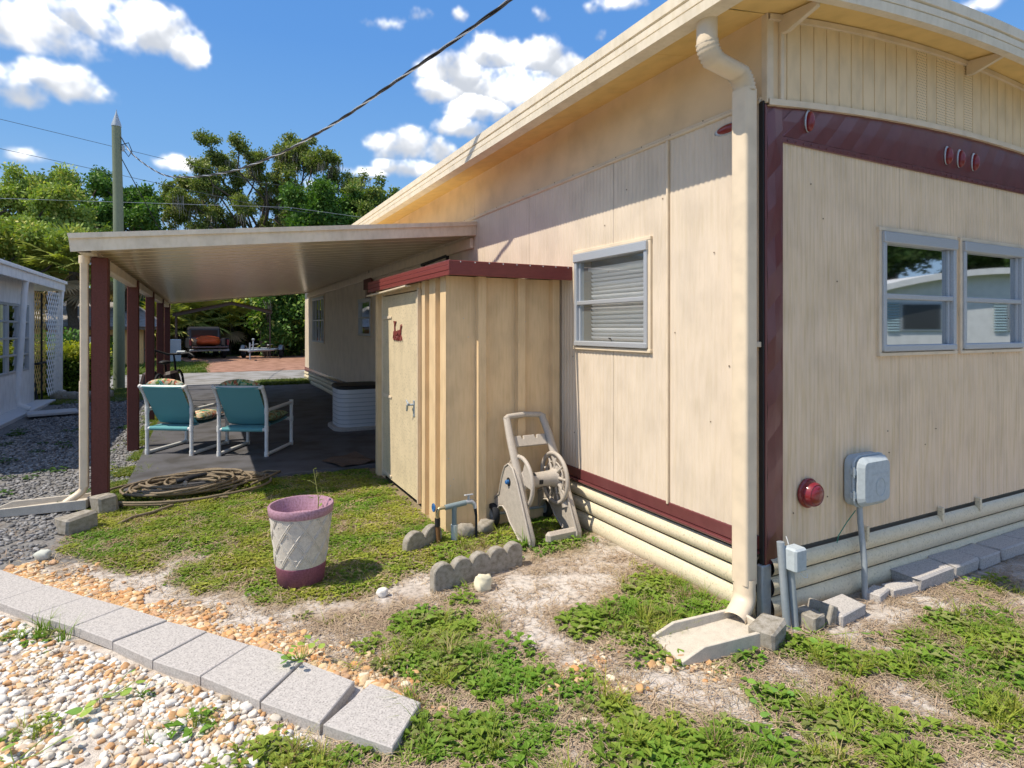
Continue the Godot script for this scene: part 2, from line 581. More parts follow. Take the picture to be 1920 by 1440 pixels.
	M.bluehandle = mat(lin(0.03, 0.13, 0.34), 0.4, 0.4)
	M.hose = over(grain(mat(lin(0.25, 0.20, 0.14), 0.6, 0.35), M.blotch, Vector3(3, 3, 3)), M.fine, Vector3(3, 3, 3))
	M.pvc = grain(mat(lin(0.70, 0.71, 0.71), 0.36, 0.45), M.mottle, Vector3(3, 3, 3))
	M.teal = grain(mat(lin(0.125, 0.34, 0.375), 0.8, 0.25), M.fine, Vector3(4, 4, 4))
	M.teal.rim_enabled = true
	M.teal.rim = 0.3
	M.polewood = over(grain(mat(lin(0.19, 0.225, 0.165), 0.9, 0.2), M.streaks, Vector3(5, 0.5, 5)), M.fine, Vector3(1.5, 0.2, 1.5))
	M.bark = over(grain(mat(lin(0.12, 0.10, 0.085), 0.95, 0.15), M.blotch, Vector3(1.5, 0.6, 1.5)), M.fine, Vector3(1, 0.3, 1))
	M.roofgrey = over(grain(mat(lin(0.36, 0.34, 0.33), 0.9, 0.2), M.blotch, Vector3(0.4, 0.4, 0.4)), M.fine, Vector3(0.6, 0.6, 0.6))
	M.peach = grain(mat(lin(0.78, 0.47, 0.20), 0.8, 0.2), M.mottle, Vector3(0.5, 0.5, 0.5))
	M.leaf = mat(Color.WHITE, 0.55, 0.35)
	M.leaf.vertex_color_use_as_albedo = true
	M.leaf.backlight_enabled = true
	M.leaf.backlight = Color(0.75, 0.8, 0.45)
	M.stone = mat(Color.WHITE, 0.75, 0.3)
	M.stone.vertex_color_use_as_albedo = true
	over(M.stone, M.fine, Vector3(5, 5, 5))
	M.straw = mat(Color.WHITE, 0.9, 0.15)
	M.straw.vertex_color_use_as_albedo = true
	M.ground = mat(Color.WHITE, 0.95, 0.15)
	M.ground.vertex_color_use_as_albedo = true
	grain(M.ground, noise_tex(8, 0.16, [gr(0.70), gr(0.93), w], [0.2, 0.45, 0.75], 1024, 4), Vector3(1.0, 1.0, 1.0))
	over(M.ground, noise_tex(9, 0.10, [gr(0.78), gr(0.95), w], [0.22, 0.45, 0.7], 1024, 5), Vector3(0.23, 0.23, 0.23))
	var im := Image.create(64, 64, false, Image.FORMAT_RGB8)
	im.fill(gr(1.0))
	for j in 4:
		for i in 4:
			for dy in 5:
				for dx in 5:
					if Vector2(dx - 2, dy - 2).length() < 2.4:
						im.set_pixel((i * 16 + (8 if j % 2 else 0) + dx) % 64, (j * 16 + dy) % 64, gr(0.25))
	M.perf = grain(mat(lin(0.80, 0.63, 0.41), 0.42, 0.35), ImageTexture.create_from_image(im), Vector3(14, 14, 14))
	# floral print of the cushions
	var fl := Image.create(512, 512, false, Image.FORMAT_RGB8)
	fl.fill(Color(0.80, 0.78, 0.68))
	var r := RandomNumberGenerator.new()
	r.seed = 3
	var inks := [Color(0.10, 0.38, 0.26), Color(0.20, 0.52, 0.36), Color(0.86, 0.45, 0.36), Color(0.93, 0.70, 0.56), Color(0.16, 0.50, 0.50), Color(0.88, 0.86, 0.78), Color(0.45, 0.55, 0.25), Color(0.80, 0.36, 0.30)]
	for k in 150:
		var o := Vector2(r.randf() * 512, r.randf() * 512)
		var a := r.randf() * TAU
		var l := r.randf_range(22, 64)
		var wd := l * r.randf_range(0.18, 0.5)
		var ink: Color = inks[r.randi() % inks.size()]
		for t in range(-int(l), int(l)):
			var q := float(t) / l
			var half := wd * (1.0 - q * q)
			for s in range(-int(half), int(half) + 1):
				if absf(s) < 1.5 and l > 34.0:
					continue
				var p := o + Vector2(cos(a), sin(a)) * t + Vector2(-sin(a), cos(a)) * (s + 6.0 * q * q)
				fl.set_pixel(posmod(int(p.x), 512), posmod(int(p.y), 512), ink)
				fl.set_pixel(posmod(int(p.x) + 1, 512), posmod(int(p.y), 512), ink)
	M.floral = grain(mat(lin(0.95, 0.95, 0.95), 0.85, 0.2), ImageTexture.create_from_image(fl), Vector3(2.1, 2.1, 2.1), false)
	M.floral2 = grain(mat(lin(0.62, 0.82, 0.72), 0.85, 0.2), M.floral.albedo_texture, Vector3(2.6, 2.6, 2.6), false)
	M.carportpan = grain(mat(lin(0.74, 0.62, 0.44), 0.20, 0.5), M.mottle, Vector3(0.6, 0.6, 1.5))

# ------------------------------------------------------------------ ground and what covers it
const PATCHES := [[1.06, -2.94, 0.28, 0.25, 1.0], [1.01, -2.63, 0.3, 0.22, 1.0], [1.09, -2.09, 0.3, 0.16, 1.0], [2.55, -2.81, 0.36, 0.4, 1.0], [2.16, -2.43, 0.31, 0.29, 1.0], [1.87, -2.71, 0.18, 0.18, 0.8], [2.12, -2.19, 0.16, 0.13, 0.8], [0.78, -2.2, 0.09, 0.08, 1.0], [1.22, -2.5, 0.18, 0.15, 1.0], [1.57, -2.07, 0.14, 0.13, 0.8], [2.23, -1.73, 0.13, 0.18, 1.0], [2.39, -1.52, 0.21, 0.18, 1.0], [2.95, -1.55, 0.2, 0.18, 1.0], [3.56, -1.76, 0.17, 0.18, 0.8], [3.41, -1.43, 0.18, 0.42, 1.0], [2.92, -1.25, 0.15, 0.18, 0.9], [2.63, -1.27, 0.13, 0.12, 0.8], [2.74, -1.98, 0.22, 0.12, 0.7], [2.68, -1.81, 0.21, 0.16, 0.9], [3.23, -1.78, 0.22, 0.16, 0.7], [1.75, -1.64, 0.22, 0.15, 1.0], [1.92, -1.46, 0.2, 0.09, 0.9], [2.29, -1.3, 0.24, 0.1, 0.9], [1.48, -1.78, 0.22, 0.15, 0.9], [1.43, -2.23, 0.14, 0.12, 0.8], [4.31, -1.9, 0.2, 0.2, 0.9], [2.25, -3.73, 0.24, 0.21, 0.8], [1.67, -3.97, 0.35, 0.26, 1.0], [2.61, -4.07, 0.26, 0.33, 1.0], [3.82, -1.56, 0.17, 0.22, 0.8], [2.32, -2.0, 0.15, 0.12, 0.5], [0.21, -2.41, 0.18, 0.12, 1.0], [0.36, -2.27, 0.16, 0.08, 0.9], [-0.08, -2.73, 0.11, 0.09, 0.7], [-0.61, -2.97, 0.11, 0.16, 0.8], [-0.82, -3.92, 0.14, 0.14, 0.7], [-0.33, -3.43, 0.09, 0.08, 0.8], [-0.16, -3.27, 0.06, 0.06, 0.7], [-0.02, -2.67, 0.08, 0.06, 0.7], [-0.61, -3.69, 0.11, 0.11, 0.6], [-0.27, -2.98, 0.07, 0.11, 0.6], [0.42, -2.92, 0.07, 0.06, 0.8], [3.05, -2.06, 0.2, 0.17, -1.0], [3.45, -1.95, 0.21, 0.15, -1.0], [2.5, -1.86, 0.13, 0.1, -0.8], [2.28, -1.88, 0.1, 0.09, -0.8], [2.17, -1.42, 0.18, 0.07, -0.9], [2.74, -1.42, 0.14, 0.1, -0.9], [1.55, -2.68, 0.17, 0.14, -1.0], [1.11, -3.56, 0.2, 0.31, -1.0], [1.96, -3.12, 0.3, 0.27, -0.9], [2.36, -3.28, 0.25, 0.28, -0.7], [1.66, -3.19, 0.19, 0.22, -0.9], [1.86, -2.09, 0.2, 0.11, -0.9], [2.01, -1.8, 0.11, 0.1, -0.7], [1.59, -2.38, 0.1, 0.12, -0.6], [0.97, -2.3, 0.11, 0.07, -0.8], [0.72, -2.64, 0.1, 0.08, -0.8], [2.76, -1.54, 0.14, 0.12, -0.6], [3.03, -1.79, 0.13, 0.09, -0.8], [2.38, -1.69, 0.08, 0.13, -0.7], [2.51, -1.15, 0.14, 0.07, -0.7], [1.21, -1.89, 0.08, 0.09, -0.5], [-0.11, -4.73, 0.19, 0.15, -0.7], [0.16, -3.97, 0.15, 0.16, -0.6], [0.57, -3.6, 0.16, 0.11, -0.5], [-0.29, -4.47, 0.21, 0.24, -0.6], [0.99, -4.92, 0.17, 0.14, -0.4]]
const GX0 := -4.0
const GZ0 := -9.0
const GC := 0.04
const GW := 300
const GH := 240
var veg := PackedFloat32Array()
var nz_a := FastNoiseLite.new()
var nz_b := FastNoiseLite.new()

func gh(x: float, z: float) -> float:
	return 0.012 * nz_a.get_noise_2d(x * 0.9, z * 0.9) + 0.006 * nz_b.get_noise_2d(x * 3.0, z * 3.0) - 0.012

func path_side(x: float, z: float) -> float:       # metres to the lawn side of the middle of the slab row
	return (x + 0.10) * 0.791 - (z + 3.35) * 0.612

func path_along(x: float, z: float) -> float:
	return (x + 0.10) * 0.612 + (z + 3.35) * 0.791

func is_lawn(x: float, z: float) -> float:
	if z > -7.0:
		var s := path_side(x, z)
		var k := smoothstep(0.38, 0.62, s) * smoothstep(-1.05, -0.8, x) * smoothstep(-3.0, -3.7, z + 0.35 * clampf(1.1 - x, 0.0, 0.9))
		k *= 1.0 - smoothstep(-0.4, 0.1, x - 1.5) * 0.7 * smoothstep(-4.6, -3.8, z)
		return clampf(k, 0.0, 1.0)
	return 0.0

func make_veg_field() -> void:
	nz_a.seed = 21
	nz_a.frequency = 0.7
	nz_b.seed = 22
	nz_b.frequency = 1.6
	veg.resize(GW * GH)
	for j in GH:
		for i in GW:
			var x := GX0 + (i + 0.5) * GC
			var z := GZ0 + (j + 0.5) * GC
			var s := path_side(x, z)
			var d := 0.06 + 0.30 * nz_b.get_noise_2d(x * 1.4, z * 1.4)
			d = lerpf(d, 0.95 + 0.45 * nz_b.get_noise_2d(x + 9.0, z), is_lawn(x, z))
			if s < 0.2:
				d = 0.02 if path_along(x, z) < 1.15 else 0.25 + 0.3 * nz_b.get_noise_2d(x * 1.4, z * 1.4)
			elif s < 0.5 and path_along(x, z) < 0.9:
				d *= smoothstep(0.2, 0.55, s + 0.25 * nz_b.get_noise_2d(x * 2.0, z * 2.0))
			veg[j * GW + i] = d
	for p: Array in PATCHES:
		var r: float = maxf(p[2], p[3]) * 1.9
		for j in range(maxi(0, int((p[1] - r - GZ0) / GC)), mini(GH, int((p[1] + r - GZ0) / GC) + 1)):
			for i in range(maxi(0, int((p[0] - r - GX0) / GC)), mini(GW, int((p[0] + r - GX0) / GC) + 1)):
				var dx: float = GX0 + (i + 0.5) * GC - p[0]
				var dz: float = GZ0 + (j + 0.5) * GC - p[1]
				var a := (dx * 0.887 + dz * 0.462) / (p[2] as float)
				var b := (dx * 0.462 - dz * 0.887) / (p[3] as float)
				veg[j * GW + i] += p[4] * (1.5 if p[0] < 0.1 and p[4] > 0.0 else 0.9) * exp(-(a * a + b * b) * 1.1)

func veg_at(x: float, z: float) -> float:
	var i := int((x - GX0) / GC)
	var j := int((z - GZ0) / GC)
	if i < 0 or j < 0 or i >= GW or j >= GH:
		return 0.3
	return veg[j * GW + i]

func axis(breaks: Array) -> PackedFloat32Array:      # [from, to, step] runs
	var out := PackedFloat32Array()
	for b: Array in breaks:
		var m := int(round((b[1] - b[0]) / b[2]))
		for i in m:
			out.append(lerpf(b[0], b[1], float(i) / m))
	out.append(breaks[-1][1])
	return out

func ground_color(x: float, z: float) -> Color:
	var sand := Color(0.66, 0.605, 0.555)
	var soil := Color(0.46, 0.38, 0.315)
	var n1 := nz_a.get_noise_2d(x * 2.2, z * 2.2)
	var n2 := nz_b.get_noise_2d(x * 4.0 + 7.0, z * 4.0)
	var c := sand.lerp(soil, smoothstep(-0.25, 0.45, n1 + 0.5 * n2))
	if z > -19.0 and z < 3.0 and x > -8.0 and x < 9.0:
		var v := veg_at(x, z)
		c = c.lerp(Color(0.33, 0.27, 0.175), smoothstep(0.15, 0.7, v + 0.25 * n2))
		if v < -0.15:
			c = c.lerp(sand, clampf(-v * 1.2, 0.0, 0.85))
		if x < -0.75 + 0.1 * n2 and z < -5.0 and z > -16.5:
			c = c.lerp(Color(0.20, 0.20, 0.20), 0.85)
		var s := path_side(x, z)
		if s < 0.1 and path_along(x, z) < 1.1 + 0.2 * n1:
			c = Color(0.64, 0.58, 0.52).lerp(Color(0.50, 0.40, 0.31), smoothstep(0.0, 0.5, n2))
	else:
		c = Color(0.085, 0.125, 0.03).lerp(Color(0.15, 0.16, 0.055), smoothstep(-0.3, 0.4, n1))
	return c

func make_ground() -> void:
	make_veg_field()
	var xs := axis([[-220, -60, 20], [-60, -20, 4], [-20, -6, 1.0], [-6, -2, 0.12], [-2, 4.6, 0.03], [4.6, 9, 0.15], [9, 30, 1.5], [30, 220, 19]])
	var zs := axis([[-240, -80, 20], [-80, -30, 4], [-30, -16, 0.5], [-16, -7, 0.1], [-7, -0.9, 0.03], [-0.9, 4, 0.25], [4, 30, 2], [30, 160, 26]])
	var b := MB.new()
	var nx := xs.size()
	for z in zs:
		for x in xs:
			var h := gh(x, z)
			var e := 0.03
			b.v.append(Vector3(x, h, z))
			b.n.append(Vector3(h - gh(x + e, z), e, h - gh(x, z + e)).normalized() if z > -16.0 and z < 2.0 else Vector3.UP)
			b.uv.append(Vector2(x, z))
			b.c.append(ground_color(x, z))
	for j in zs.size() - 1:
		for i in nx - 1:
			var a := j * nx + i
			b.ix.append_array([a, a + 1, a + nx, a + 1, a + nx + 1, a + nx])
	structure("ground", b, M.ground)

func pebble_mesh(seed_: int) -> ArrayMesh:
	var b := MB.new()
	b.rock(Vector3.ZERO, Vector3(1.12, 0.55, 0.8), seed_, 0.16, 9, 6)
	return b.mesh()

func make_pebbles() -> void:
	rng.seed = 77
	var tones := [Color(0.74, 0.71, 0.66), Color(0.70, 0.63, 0.54), Color(0.64, 0.48, 0.30), Color(0.58, 0.34, 0.17), Color(0.80, 0.78, 0.74), Color(0.78, 0.75, 0.70), Color(0.66, 0.42, 0.22), Color(0.74, 0.67, 0.57), Color(0.56, 0.45, 0.35), Color(0.76, 0.73, 0.68)]
	var orange := [Color(0.62, 0.39, 0.19), Color(0.58, 0.30, 0.13), Color(0.66, 0.50, 0.31), Color(0.52, 0.33, 0.2), Color(0.72, 0.62, 0.47), Color(0.60, 0.36, 0.17)]
	var bufs := [PackedFloat32Array(), PackedFloat32Array(), PackedFloat32Array()]
	for k in 19000:                                   # the white and tan bed in front of the slab row
		var a := rng.randf_range(-2.6, 1.35)
		var s := rng.randf_range(-2.0, -0.165)
		var x := -0.10 + a * 0.612 + s * 0.791
		var z := -3.35 + a * 0.791 - s * 0.612
		var thin := 0.55 * smoothstep(-0.05, 0.35, nz_a.get_noise_2d(x * 1.3 + 3.0, z * 1.3)) + 0.75 * smoothstep(0.85, 1.3, a) + 0.8 * smoothstep(-0.95, -1.25, s) * smoothstep(0.9, 0.2, absf(a - 0.35))
		if rng.randf() < thin:
			continue
		var r := rng.randf_range(0.007, 0.0135) if rng.randf() < 0.8 else rng.randf_range(0.013, 0.022)
		var t := Basis(Vector3.UP, rng.randf() * TAU) * Basis(Vector3.RIGHT, rng.randf_range(-0.5, 0.5)) * Basis(Vector3.BACK, rng.randf_range(-0.4, 0.4))
		var c: Color = tones[rng.randi() % tones.size()]
		c = c * rng.randf_range(0.82, 1.08)
		add_copy(bufs[k % 3], t.scaled(Vector3.ONE * r * rng.randf_range(0.9, 1.2)), Vector3(x, gh(x, z) + r * rng.randf_range(0.1, 0.55), z), c)
	for k in 3:
		var o := multi("white_pebbles" if k == 0 else "white_pebbles_%03d" % k, pebble_mesh(40 + k), M.stone, bufs[k], self)
		tag(o, "loose white and tan pebbles of the bed in front of the slab row", "pebbles", "pebbles of the pale bed")
	bufs = [PackedFloat32Array(), PackedFloat32Array()]
	for k in 9000:                                    # the orange strip behind the slab row, and strays in the weeds
		var a := rng.randf_range(-2.0, 1.2)
		var s := 0.165 + absf(rng.randfn(0.0, 0.14))
		var x := -0.10 + a * 0.612 + s * 0.791
		var z := -3.35 + a * 0.791 - s * 0.612
		if k > 7600:
			x = rng.randf_range(0.7, 2.5)
			z = -2.45 + (x - 0.7) * 0.22 + rng.randfn(0.0, 0.12)
			if nz_b.get_noise_2d(x * 1.6, z * 1.6) < 0.12:
				continue
		elif s > 0.2 and rng.randf() < smoothstep(0.2, 0.42, s + 0.35 * nz_b.get_noise_2d(x * 2.0, z * 2.0)):
			continue
		var r := rng.randf_range(0.0075, 0.0145)
		if rng.randf() < 0.06:
			r *= 1.7
		var t := Basis(Vector3.UP, rng.randf() * TAU) * Basis(Vector3.RIGHT, rng.randf_range(-0.6, 0.6))
		var c: Color = orange[rng.randi() % orange.size()]
		add_copy(bufs[k % 2], t.scaled(Vector3.ONE * r), Vector3(x, gh(x, z) + r * rng.randf_range(0.1, 0.6), z), c * rng.randf_range(0.85, 1.1))
	for k in 2:
		var o := multi("orange_pebbles" if k == 0 else "orange_pebbles_%03d" % k, pebble_mesh(50 + k), M.stone, bufs[k], self)
		tag(o, "loose orange brown pebbles between the slab row and the lawn", "pebbles", "pebbles of the orange strip")
	bufs = [PackedFloat32Array(), PackedFloat32Array()]
	for k in 21000:                                   # grey gravel beside the carport
		var z := -4.9 - 11.5 * pow(rng.randf(), 1.25)
		var x := rng.randf_range(-3.4, -0.72) + 0.12 * nz_b.get_noise_2d(z * 2.0, 1.0)
		if z > -6.5 and x > -1.0 - 0.1 * rng.randf() or (x < -2.7 and z < -8.0):
			continue
		if z > -5.2 and path_side(x, z) > -0.3:
			continue
		var r := rng.randf_range(0.010, 0.019) * (1.0 + 0.025 * (-5.0 - z))
		var t := Basis(Vector3.UP, rng.randf() * TAU) * Basis(Vector3.RIGHT, rng.randf_range(-0.7, 0.7))
		var g := rng.randf_range(0.10, 0.34)
		add_copy(bufs[k % 2], t.scaled(Vector3.ONE * r), Vector3(x, gh(x, z) + r * rng.randf_range(0.0, 0.6), z), Color(g * 1.0, g * 0.99, g * 1.0))
	for k in 2:
		var o := multi("grey_gravel" if k == 0 else "grey_gravel_%03d" % k, pebble_mesh(60 + k), M.stone, bufs[k], self)
		tag(o, "grey crushed gravel of the strip between carport and white home", "gravel", "gravel beside the carport")

func tuft_mesh(seed_: int, blades: int, h: float, lean: float, wide: float, spread: float) -> ArrayMesh:
	var r := RandomNumberGenerator.new()
	r.seed = seed_
	var b := MB.new()
	for k in blades:
		var a := r.randf() * TAU
		var o := Vector3(r.randf_range(-1, 1), 0, r.randf_range(-1, 1)) * spread
		var d := Vector3(cos(a), 0, sin(a))
		var hh := h * r.randf_range(0.55, 1.0)
		var ln := lean * r.randf_range(0.4, 1.2)
		var side := Vector3(-d.z, 0, d.x) * wide * r.randf_range(0.7, 1.2)
		var prev := [o - side, o + side]
		for s: float in [0.4, 0.75, 1.0]:
			var p := o + d * ln * hh * s * s + Vector3(0, hh * s * (1.0 - 0.25 * ln * s), 0)
			var wv := side * (1.0 - s * 0.96)
			var q := [p - wv, p + wv]
			b.quad(prev[0], prev[1], q[1], q[0])
			prev = q
	return b.mesh()

func leafy_mesh(seed_: int, leaves: int, rad: float, size: float, h: float, pointed := 0.6) -> ArrayMesh:
	var r := RandomNumberGenerator.new()
	r.seed = seed_
	var b := MB.new()
	for k in leaves:
		var a := r.randf() * TAU
		var q := sqrt(r.randf()) * rad
		var base := Vector3(cos(a) * q, h * r.randf_range(0.25, 1.0) * (1.0 - 0.5 * q / rad), sin(a) * q)
		var az := a + r.randfn(0.0, 0.9)
		var d := Vector3(cos(az), r.randf_range(-0.15, 0.55), sin(az)).normalized()
		var s := d.cross(Vector3.UP).normalized()
		var up := s.cross(d).normalized()
		var l := size * r.randf_range(0.6, 1.15)
		var w := l * 0.36
		var m := base + d * l * 0.5
		var tip := base + d * l - up * l * 0.12
		var e := up * l * 0.14
		b.quad(base, m - s * w + e, tip, m)
		b.quad(base, m, tip, m + s * w + e)
		b.col = Color.WHITE
	return b.mesh()

func straw_mesh(seed_: int, count: int, rad: float, l: float) -> ArrayMesh:
	var r := RandomNumberGenerator.new()
	r.seed = seed_
	var b := MB.new()
	for k in count:
		var a := r.randf() * TAU
		var o := Vector3(r.randf_range(-rad, rad), r.randf_range(0.002, 0.016), r.randf_range(-rad, rad))
		var d := Vector3(cos(a), r.randf_range(-0.1, 0.22), sin(a)) * l * r.randf_range(0.5, 1.0)
		var s := d.cross(Vector3.UP).normalized() * 0.0016
		var m := o + d * 0.5 + Vector3(r.randfn(0, 0.006), 0.004, r.randfn(0, 0.006))
		b.quad(o - s, o + s, m + s, m - s)
		b.quad(m - s, m + s, o + d + s * 0.4, o + d - s * 0.4)
	return b.mesh()

func make_grass() -> void:
	rng.seed = 404
	var lawn := [tuft_mesh(1, 9, 0.040, 1.1, 0.0022, 0.022), tuft_mesh(2, 8, 0.05, 1.3, 0.0022, 0.022), leafy_mesh(3, 15, 0.035, 0.024, 0.022)]
	var tall := [tuft_mesh(4, 16, 0.115, 0.9, 0.0026, 0.016), tuft_mesh(5, 14, 0.085, 1.2, 0.0028, 0.018)]
	var weed := [leafy_mesh(6, 22, 0.06, 0.036, 0.045), leafy_mesh(7, 18, 0.055, 0.044, 0.04)]
	var straw := [straw_mesh(8, 14, 0.05, 0.06), straw_mesh(9, 12, 0.06, 0.08)]
	var bl := [PackedFloat32Array(), PackedFloat32Array(), PackedFloat32Array()]
	var bt := [PackedFloat32Array(), PackedFloat32Array()]
	var bw := [PackedFloat32Array(), PackedFloat32Array()]
	var bs := [PackedFloat32Array(), PackedFloat32Array()]
	var tries := 0
	while tries < 150000:
		tries += 1
		var x := rng.randf_range(-2.2, 5.6)
		var z := rng.randf_range(-7.0, -0.85)
		if tries < 60000:
			x = rng.randf_range(0.2, 4.2)
			z = rng.randf_range(-3.4, -0.9)
		# keep to ground that is open and in sight
		if x > 2.66 and z < -2.28 or x > 1.67 and z < -4.40 or z < -6.85 and x > -0.7:
			continue
		if z < -5.0 and x < -0.95 and rng.randf() < 0.9:
			continue
		if absf(path_side(x, z)) < 0.15 and path_along(x, z) < 1.12 and rng.randf() < 0.995:
			continue
		if Vector2(x - 0.55, z + 3.98).length() < 0.14 or absf(x - 2.29) < 0.28 and absf(z + 2.205) < 0.14:
			continue
		var v := veg_at(x, z)
		var lw := is_lawn(x, z)
		var t := Basis(Vector3.UP, rng.randf() * TAU)
		var o := Vector3(x, gh(x, z) - 0.002, z)
		if rng.randf() < 0.30:
			if path_side(x, z) < 0.2 and path_along(x, z) < 1.1:
				if rng.randf() < 0.9:
					continue
			if lw < 0.5 and rng.randf() < 0.5 or lw > 0.5 and rng.randf() < 0.65:
				continue
			if rng.randf() < clampf(0.62 - absf(v - 0.35) * 0.5 + (0.25 if v > 0.2 else -0.05), 0.10, 0.9):
				var g := rng.randf_range(0.7, 1.25)
				add_copy(bs[tries % 2], t.scaled(Vector3.ONE * rng.randf_range(0.7, 1.2)), o, Color(0.43 * g, 0.34 * g, 0.23 * g).lerp(Color(0.31, 0.21, 0.16), rng.randf() * 0.6))
			continue
		if rng.randf() > smoothstep(0.30, 1.0, v + (0.0 if lw > 0.5 else 0.75 * nz_b.get_noise_2d(x * 5.0, z * 5.0) - 0.04) + rng.randf_range(-0.15, 0.15)) * (1.0 if lw > 0.5 else 0.30):
			continue
		var dry := clampf(0.5 + 1.3 * nz_a.get_noise_2d(x * 2.0 + 40.0, z * 2.0) + rng.randf_range(-0.3, 0.3), 0.0, 1.0)
		var c := Color(0.135, 0.255, 0.025).lerp(Color(0.33, 0.345, 0.055), dry)
		if rng.randf() < (0.10 if lw > 0.5 else 0.17):
			c = Color(0.42, 0.34, 0.17) if rng.randf() < 0.6 else Color(0.30, 0.20, 0.12)
		c = c * rng.randf_range(0.75, 1.25)
		var sc := rng.randf_range(0.6, 1.35) * (1.0 + 0.6 * nz_a.get_noise_2d(x * 5.0, z * 5.0))
		if lw > 0.5:
			var kind := 2 if rng.randf() < 0.55 else tries % 2
			add_copy(bl[kind], t.scaled(Vector3(sc, sc * 0.9, sc)), o, c)
		else:
			var kind := nz_b.get_noise_2d(x * 1.1 + 20.0, z * 1.1)
			if rng.randf() < 0.34 + 0.55 * smoothstep(-0.25, 0.3, kind):
				var q := c.lerp(Color(0.14, 0.29, 0.035), 0.5)
				add_copy(bw[tries % 2], t.scaled(Vector3(sc, sc, sc) * rng.randf_range(0.5, 1.0)), o, q)
			elif rng.randf() < 0.45:
				add_copy(bt[tries % 2], t.scaled(Vector3(sc, sc, sc)), o, c)
			else:
				add_copy(bl[tries % 2], t.scaled(Vector3(sc, sc, sc) * 1.15), o, c)
	for k in 9000:                                   # grass along the gravel and the slab, and the far verge
		var x := -0.72 + rng.randfn(0.0, 0.10)
		var z := rng.randf_range(-16.5, -6.4)
		if k > 3200:
			z = rng.randf_range(-18.9, -15.6)
			x = rng.randf_range(-5.0, -0.7)
		elif nz_a.get_noise_2d(x, z * 1.6) < -0.1:
			continue
		var c := Color(0.08, 0.16, 0.02).lerp(Color(0.22, 0.23, 0.045), rng.randf()) * rng.randf_range(0.8, 1.25)
		add_copy(bl[k % 3], Basis(Vector3.UP, rng.randf() * TAU).scaled(Vector3.ONE * rng.randf_range(1.0, 1.8)), Vector3(x, gh(x, z), z), c)
	for k in 150:                                    # sprigs in the gravel
		var x := rng.randf_range(-2.6, -1.0)
		var z := rng.randf_range(-12.0, -5.2)
		if nz_a.get_noise_2d(x * 2.0, z * 2.0) > 0.1:
			add_copy(bw[k % 2], Basis(Vector3.UP, rng.randf() * TAU).scaled(Vector3.ONE * rng.randf_range(0.8, 1.6)), Vector3(x, gh(x, z), z), Color(0.06, 0.13, 0.02))
	for k in 3:
		tag(multi("lawn_grass" if k == 0 else "lawn_grass_%03d" % k, lawn[k], M.leaf, bl[k], self), "short yellow green lawn grass growing before the shed and among weeds", "grass", "short grass")
	for k in 2:
		tag(multi("grass_tufts" if k == 0 else "grass_tufts_%03d" % k, tall[k], M.leaf, bt[k], self), "taller bunched grass tufts growing on the sandy ground by the house", "grass", "tall grass tufts")
		tag(multi("ground_weeds" if k == 0 else "ground_weeds_%03d" % k, weed[k], M.leaf, bw[k], self), "small leafed green weeds spreading over the sandy ground", "weeds", "low leafy weeds")
		tag(multi("dry_straw" if k == 0 else "dry_straw_%03d" % k, straw[k], M.straw, bs[k], self), "dry brown straw and dead stems lying on the sand", "straw", "dead straw litter")

# ------------------------------------------------------------------ the mobile home
const W := 2.74
const EZ := -2.25
const FAR := -19.0
const HX := 7.0
const RIDGE := 4.87

func ribbed(b: MB, along0: float, along1: float, y0, y1, pitch: float, amp: float, holes: Array, place: Callable, out: Vector3) -> void:
	# upright flutes; place(along, y, off) gives the point; holes are [a0, a1, y0, y1]; y0 and y1 may be functions of along
	var per := 6
	var cols := int(round((along1 - along0) / pitch)) * per
	var side := (place.call(1.0, 0.0, 0.0) - place.call(0.0, 0.0, 0.0) as Vector3).normalized()
	for i in cols:
		var a := lerpf(along0, along1, float(i) / cols)
		var e := lerpf(along0, along1, float(i + 1) / cols)
		var pa := TAU * i / per
		var pe := TAU * (i + 1) / per
		var oa := amp * 0.5 * (1.0 - cos(pa))
		var oe := amp * 0.5 * (1.0 - cos(pe))
		var ya0: float = y0.call(a) if y0 is Callable else y0
		var ya1: float = y1.call(a) if y1 is Callable else y1
		var ye0: float = y0.call(e) if y0 is Callable else y0
		var ye1: float = y1.call(e) if y1 is Callable else y1
		var runs := [[ya0, ya1, ye0, ye1]]
		for h: Array in holes:
			if (a + e) * 0.5 > h[0] and (a + e) * 0.5 < h[1]:
				runs = [[ya0, h[2], ye0, h[2]], [h[3], ya1, h[3], ye1]]
		for r: Array in runs:
			var na := out - side * (PI * amp / pitch * sin(pa))
			var ne := out - side * (PI * amp / pitch * sin(pe))
			var k := b.put(place.call(a, r[0], oa), na)
			b.put(place.call(e, r[2], oe), ne)
			b.put(place.call(e, r[3], oe), ne)
			b.put(place.call(a, r[1], oa), na)
			var p0: Vector3 = b.v[k]
			if (b.v[k + 1] - p0).cross(b.v[k + 2] - p0).dot(out) > 0.0:
				b.ix.append_array([k, k + 2, k + 1, k, k + 3, k + 2])
			else:
				b.ix.append_array([k, k + 1, k + 2, k, k + 2, k + 3])

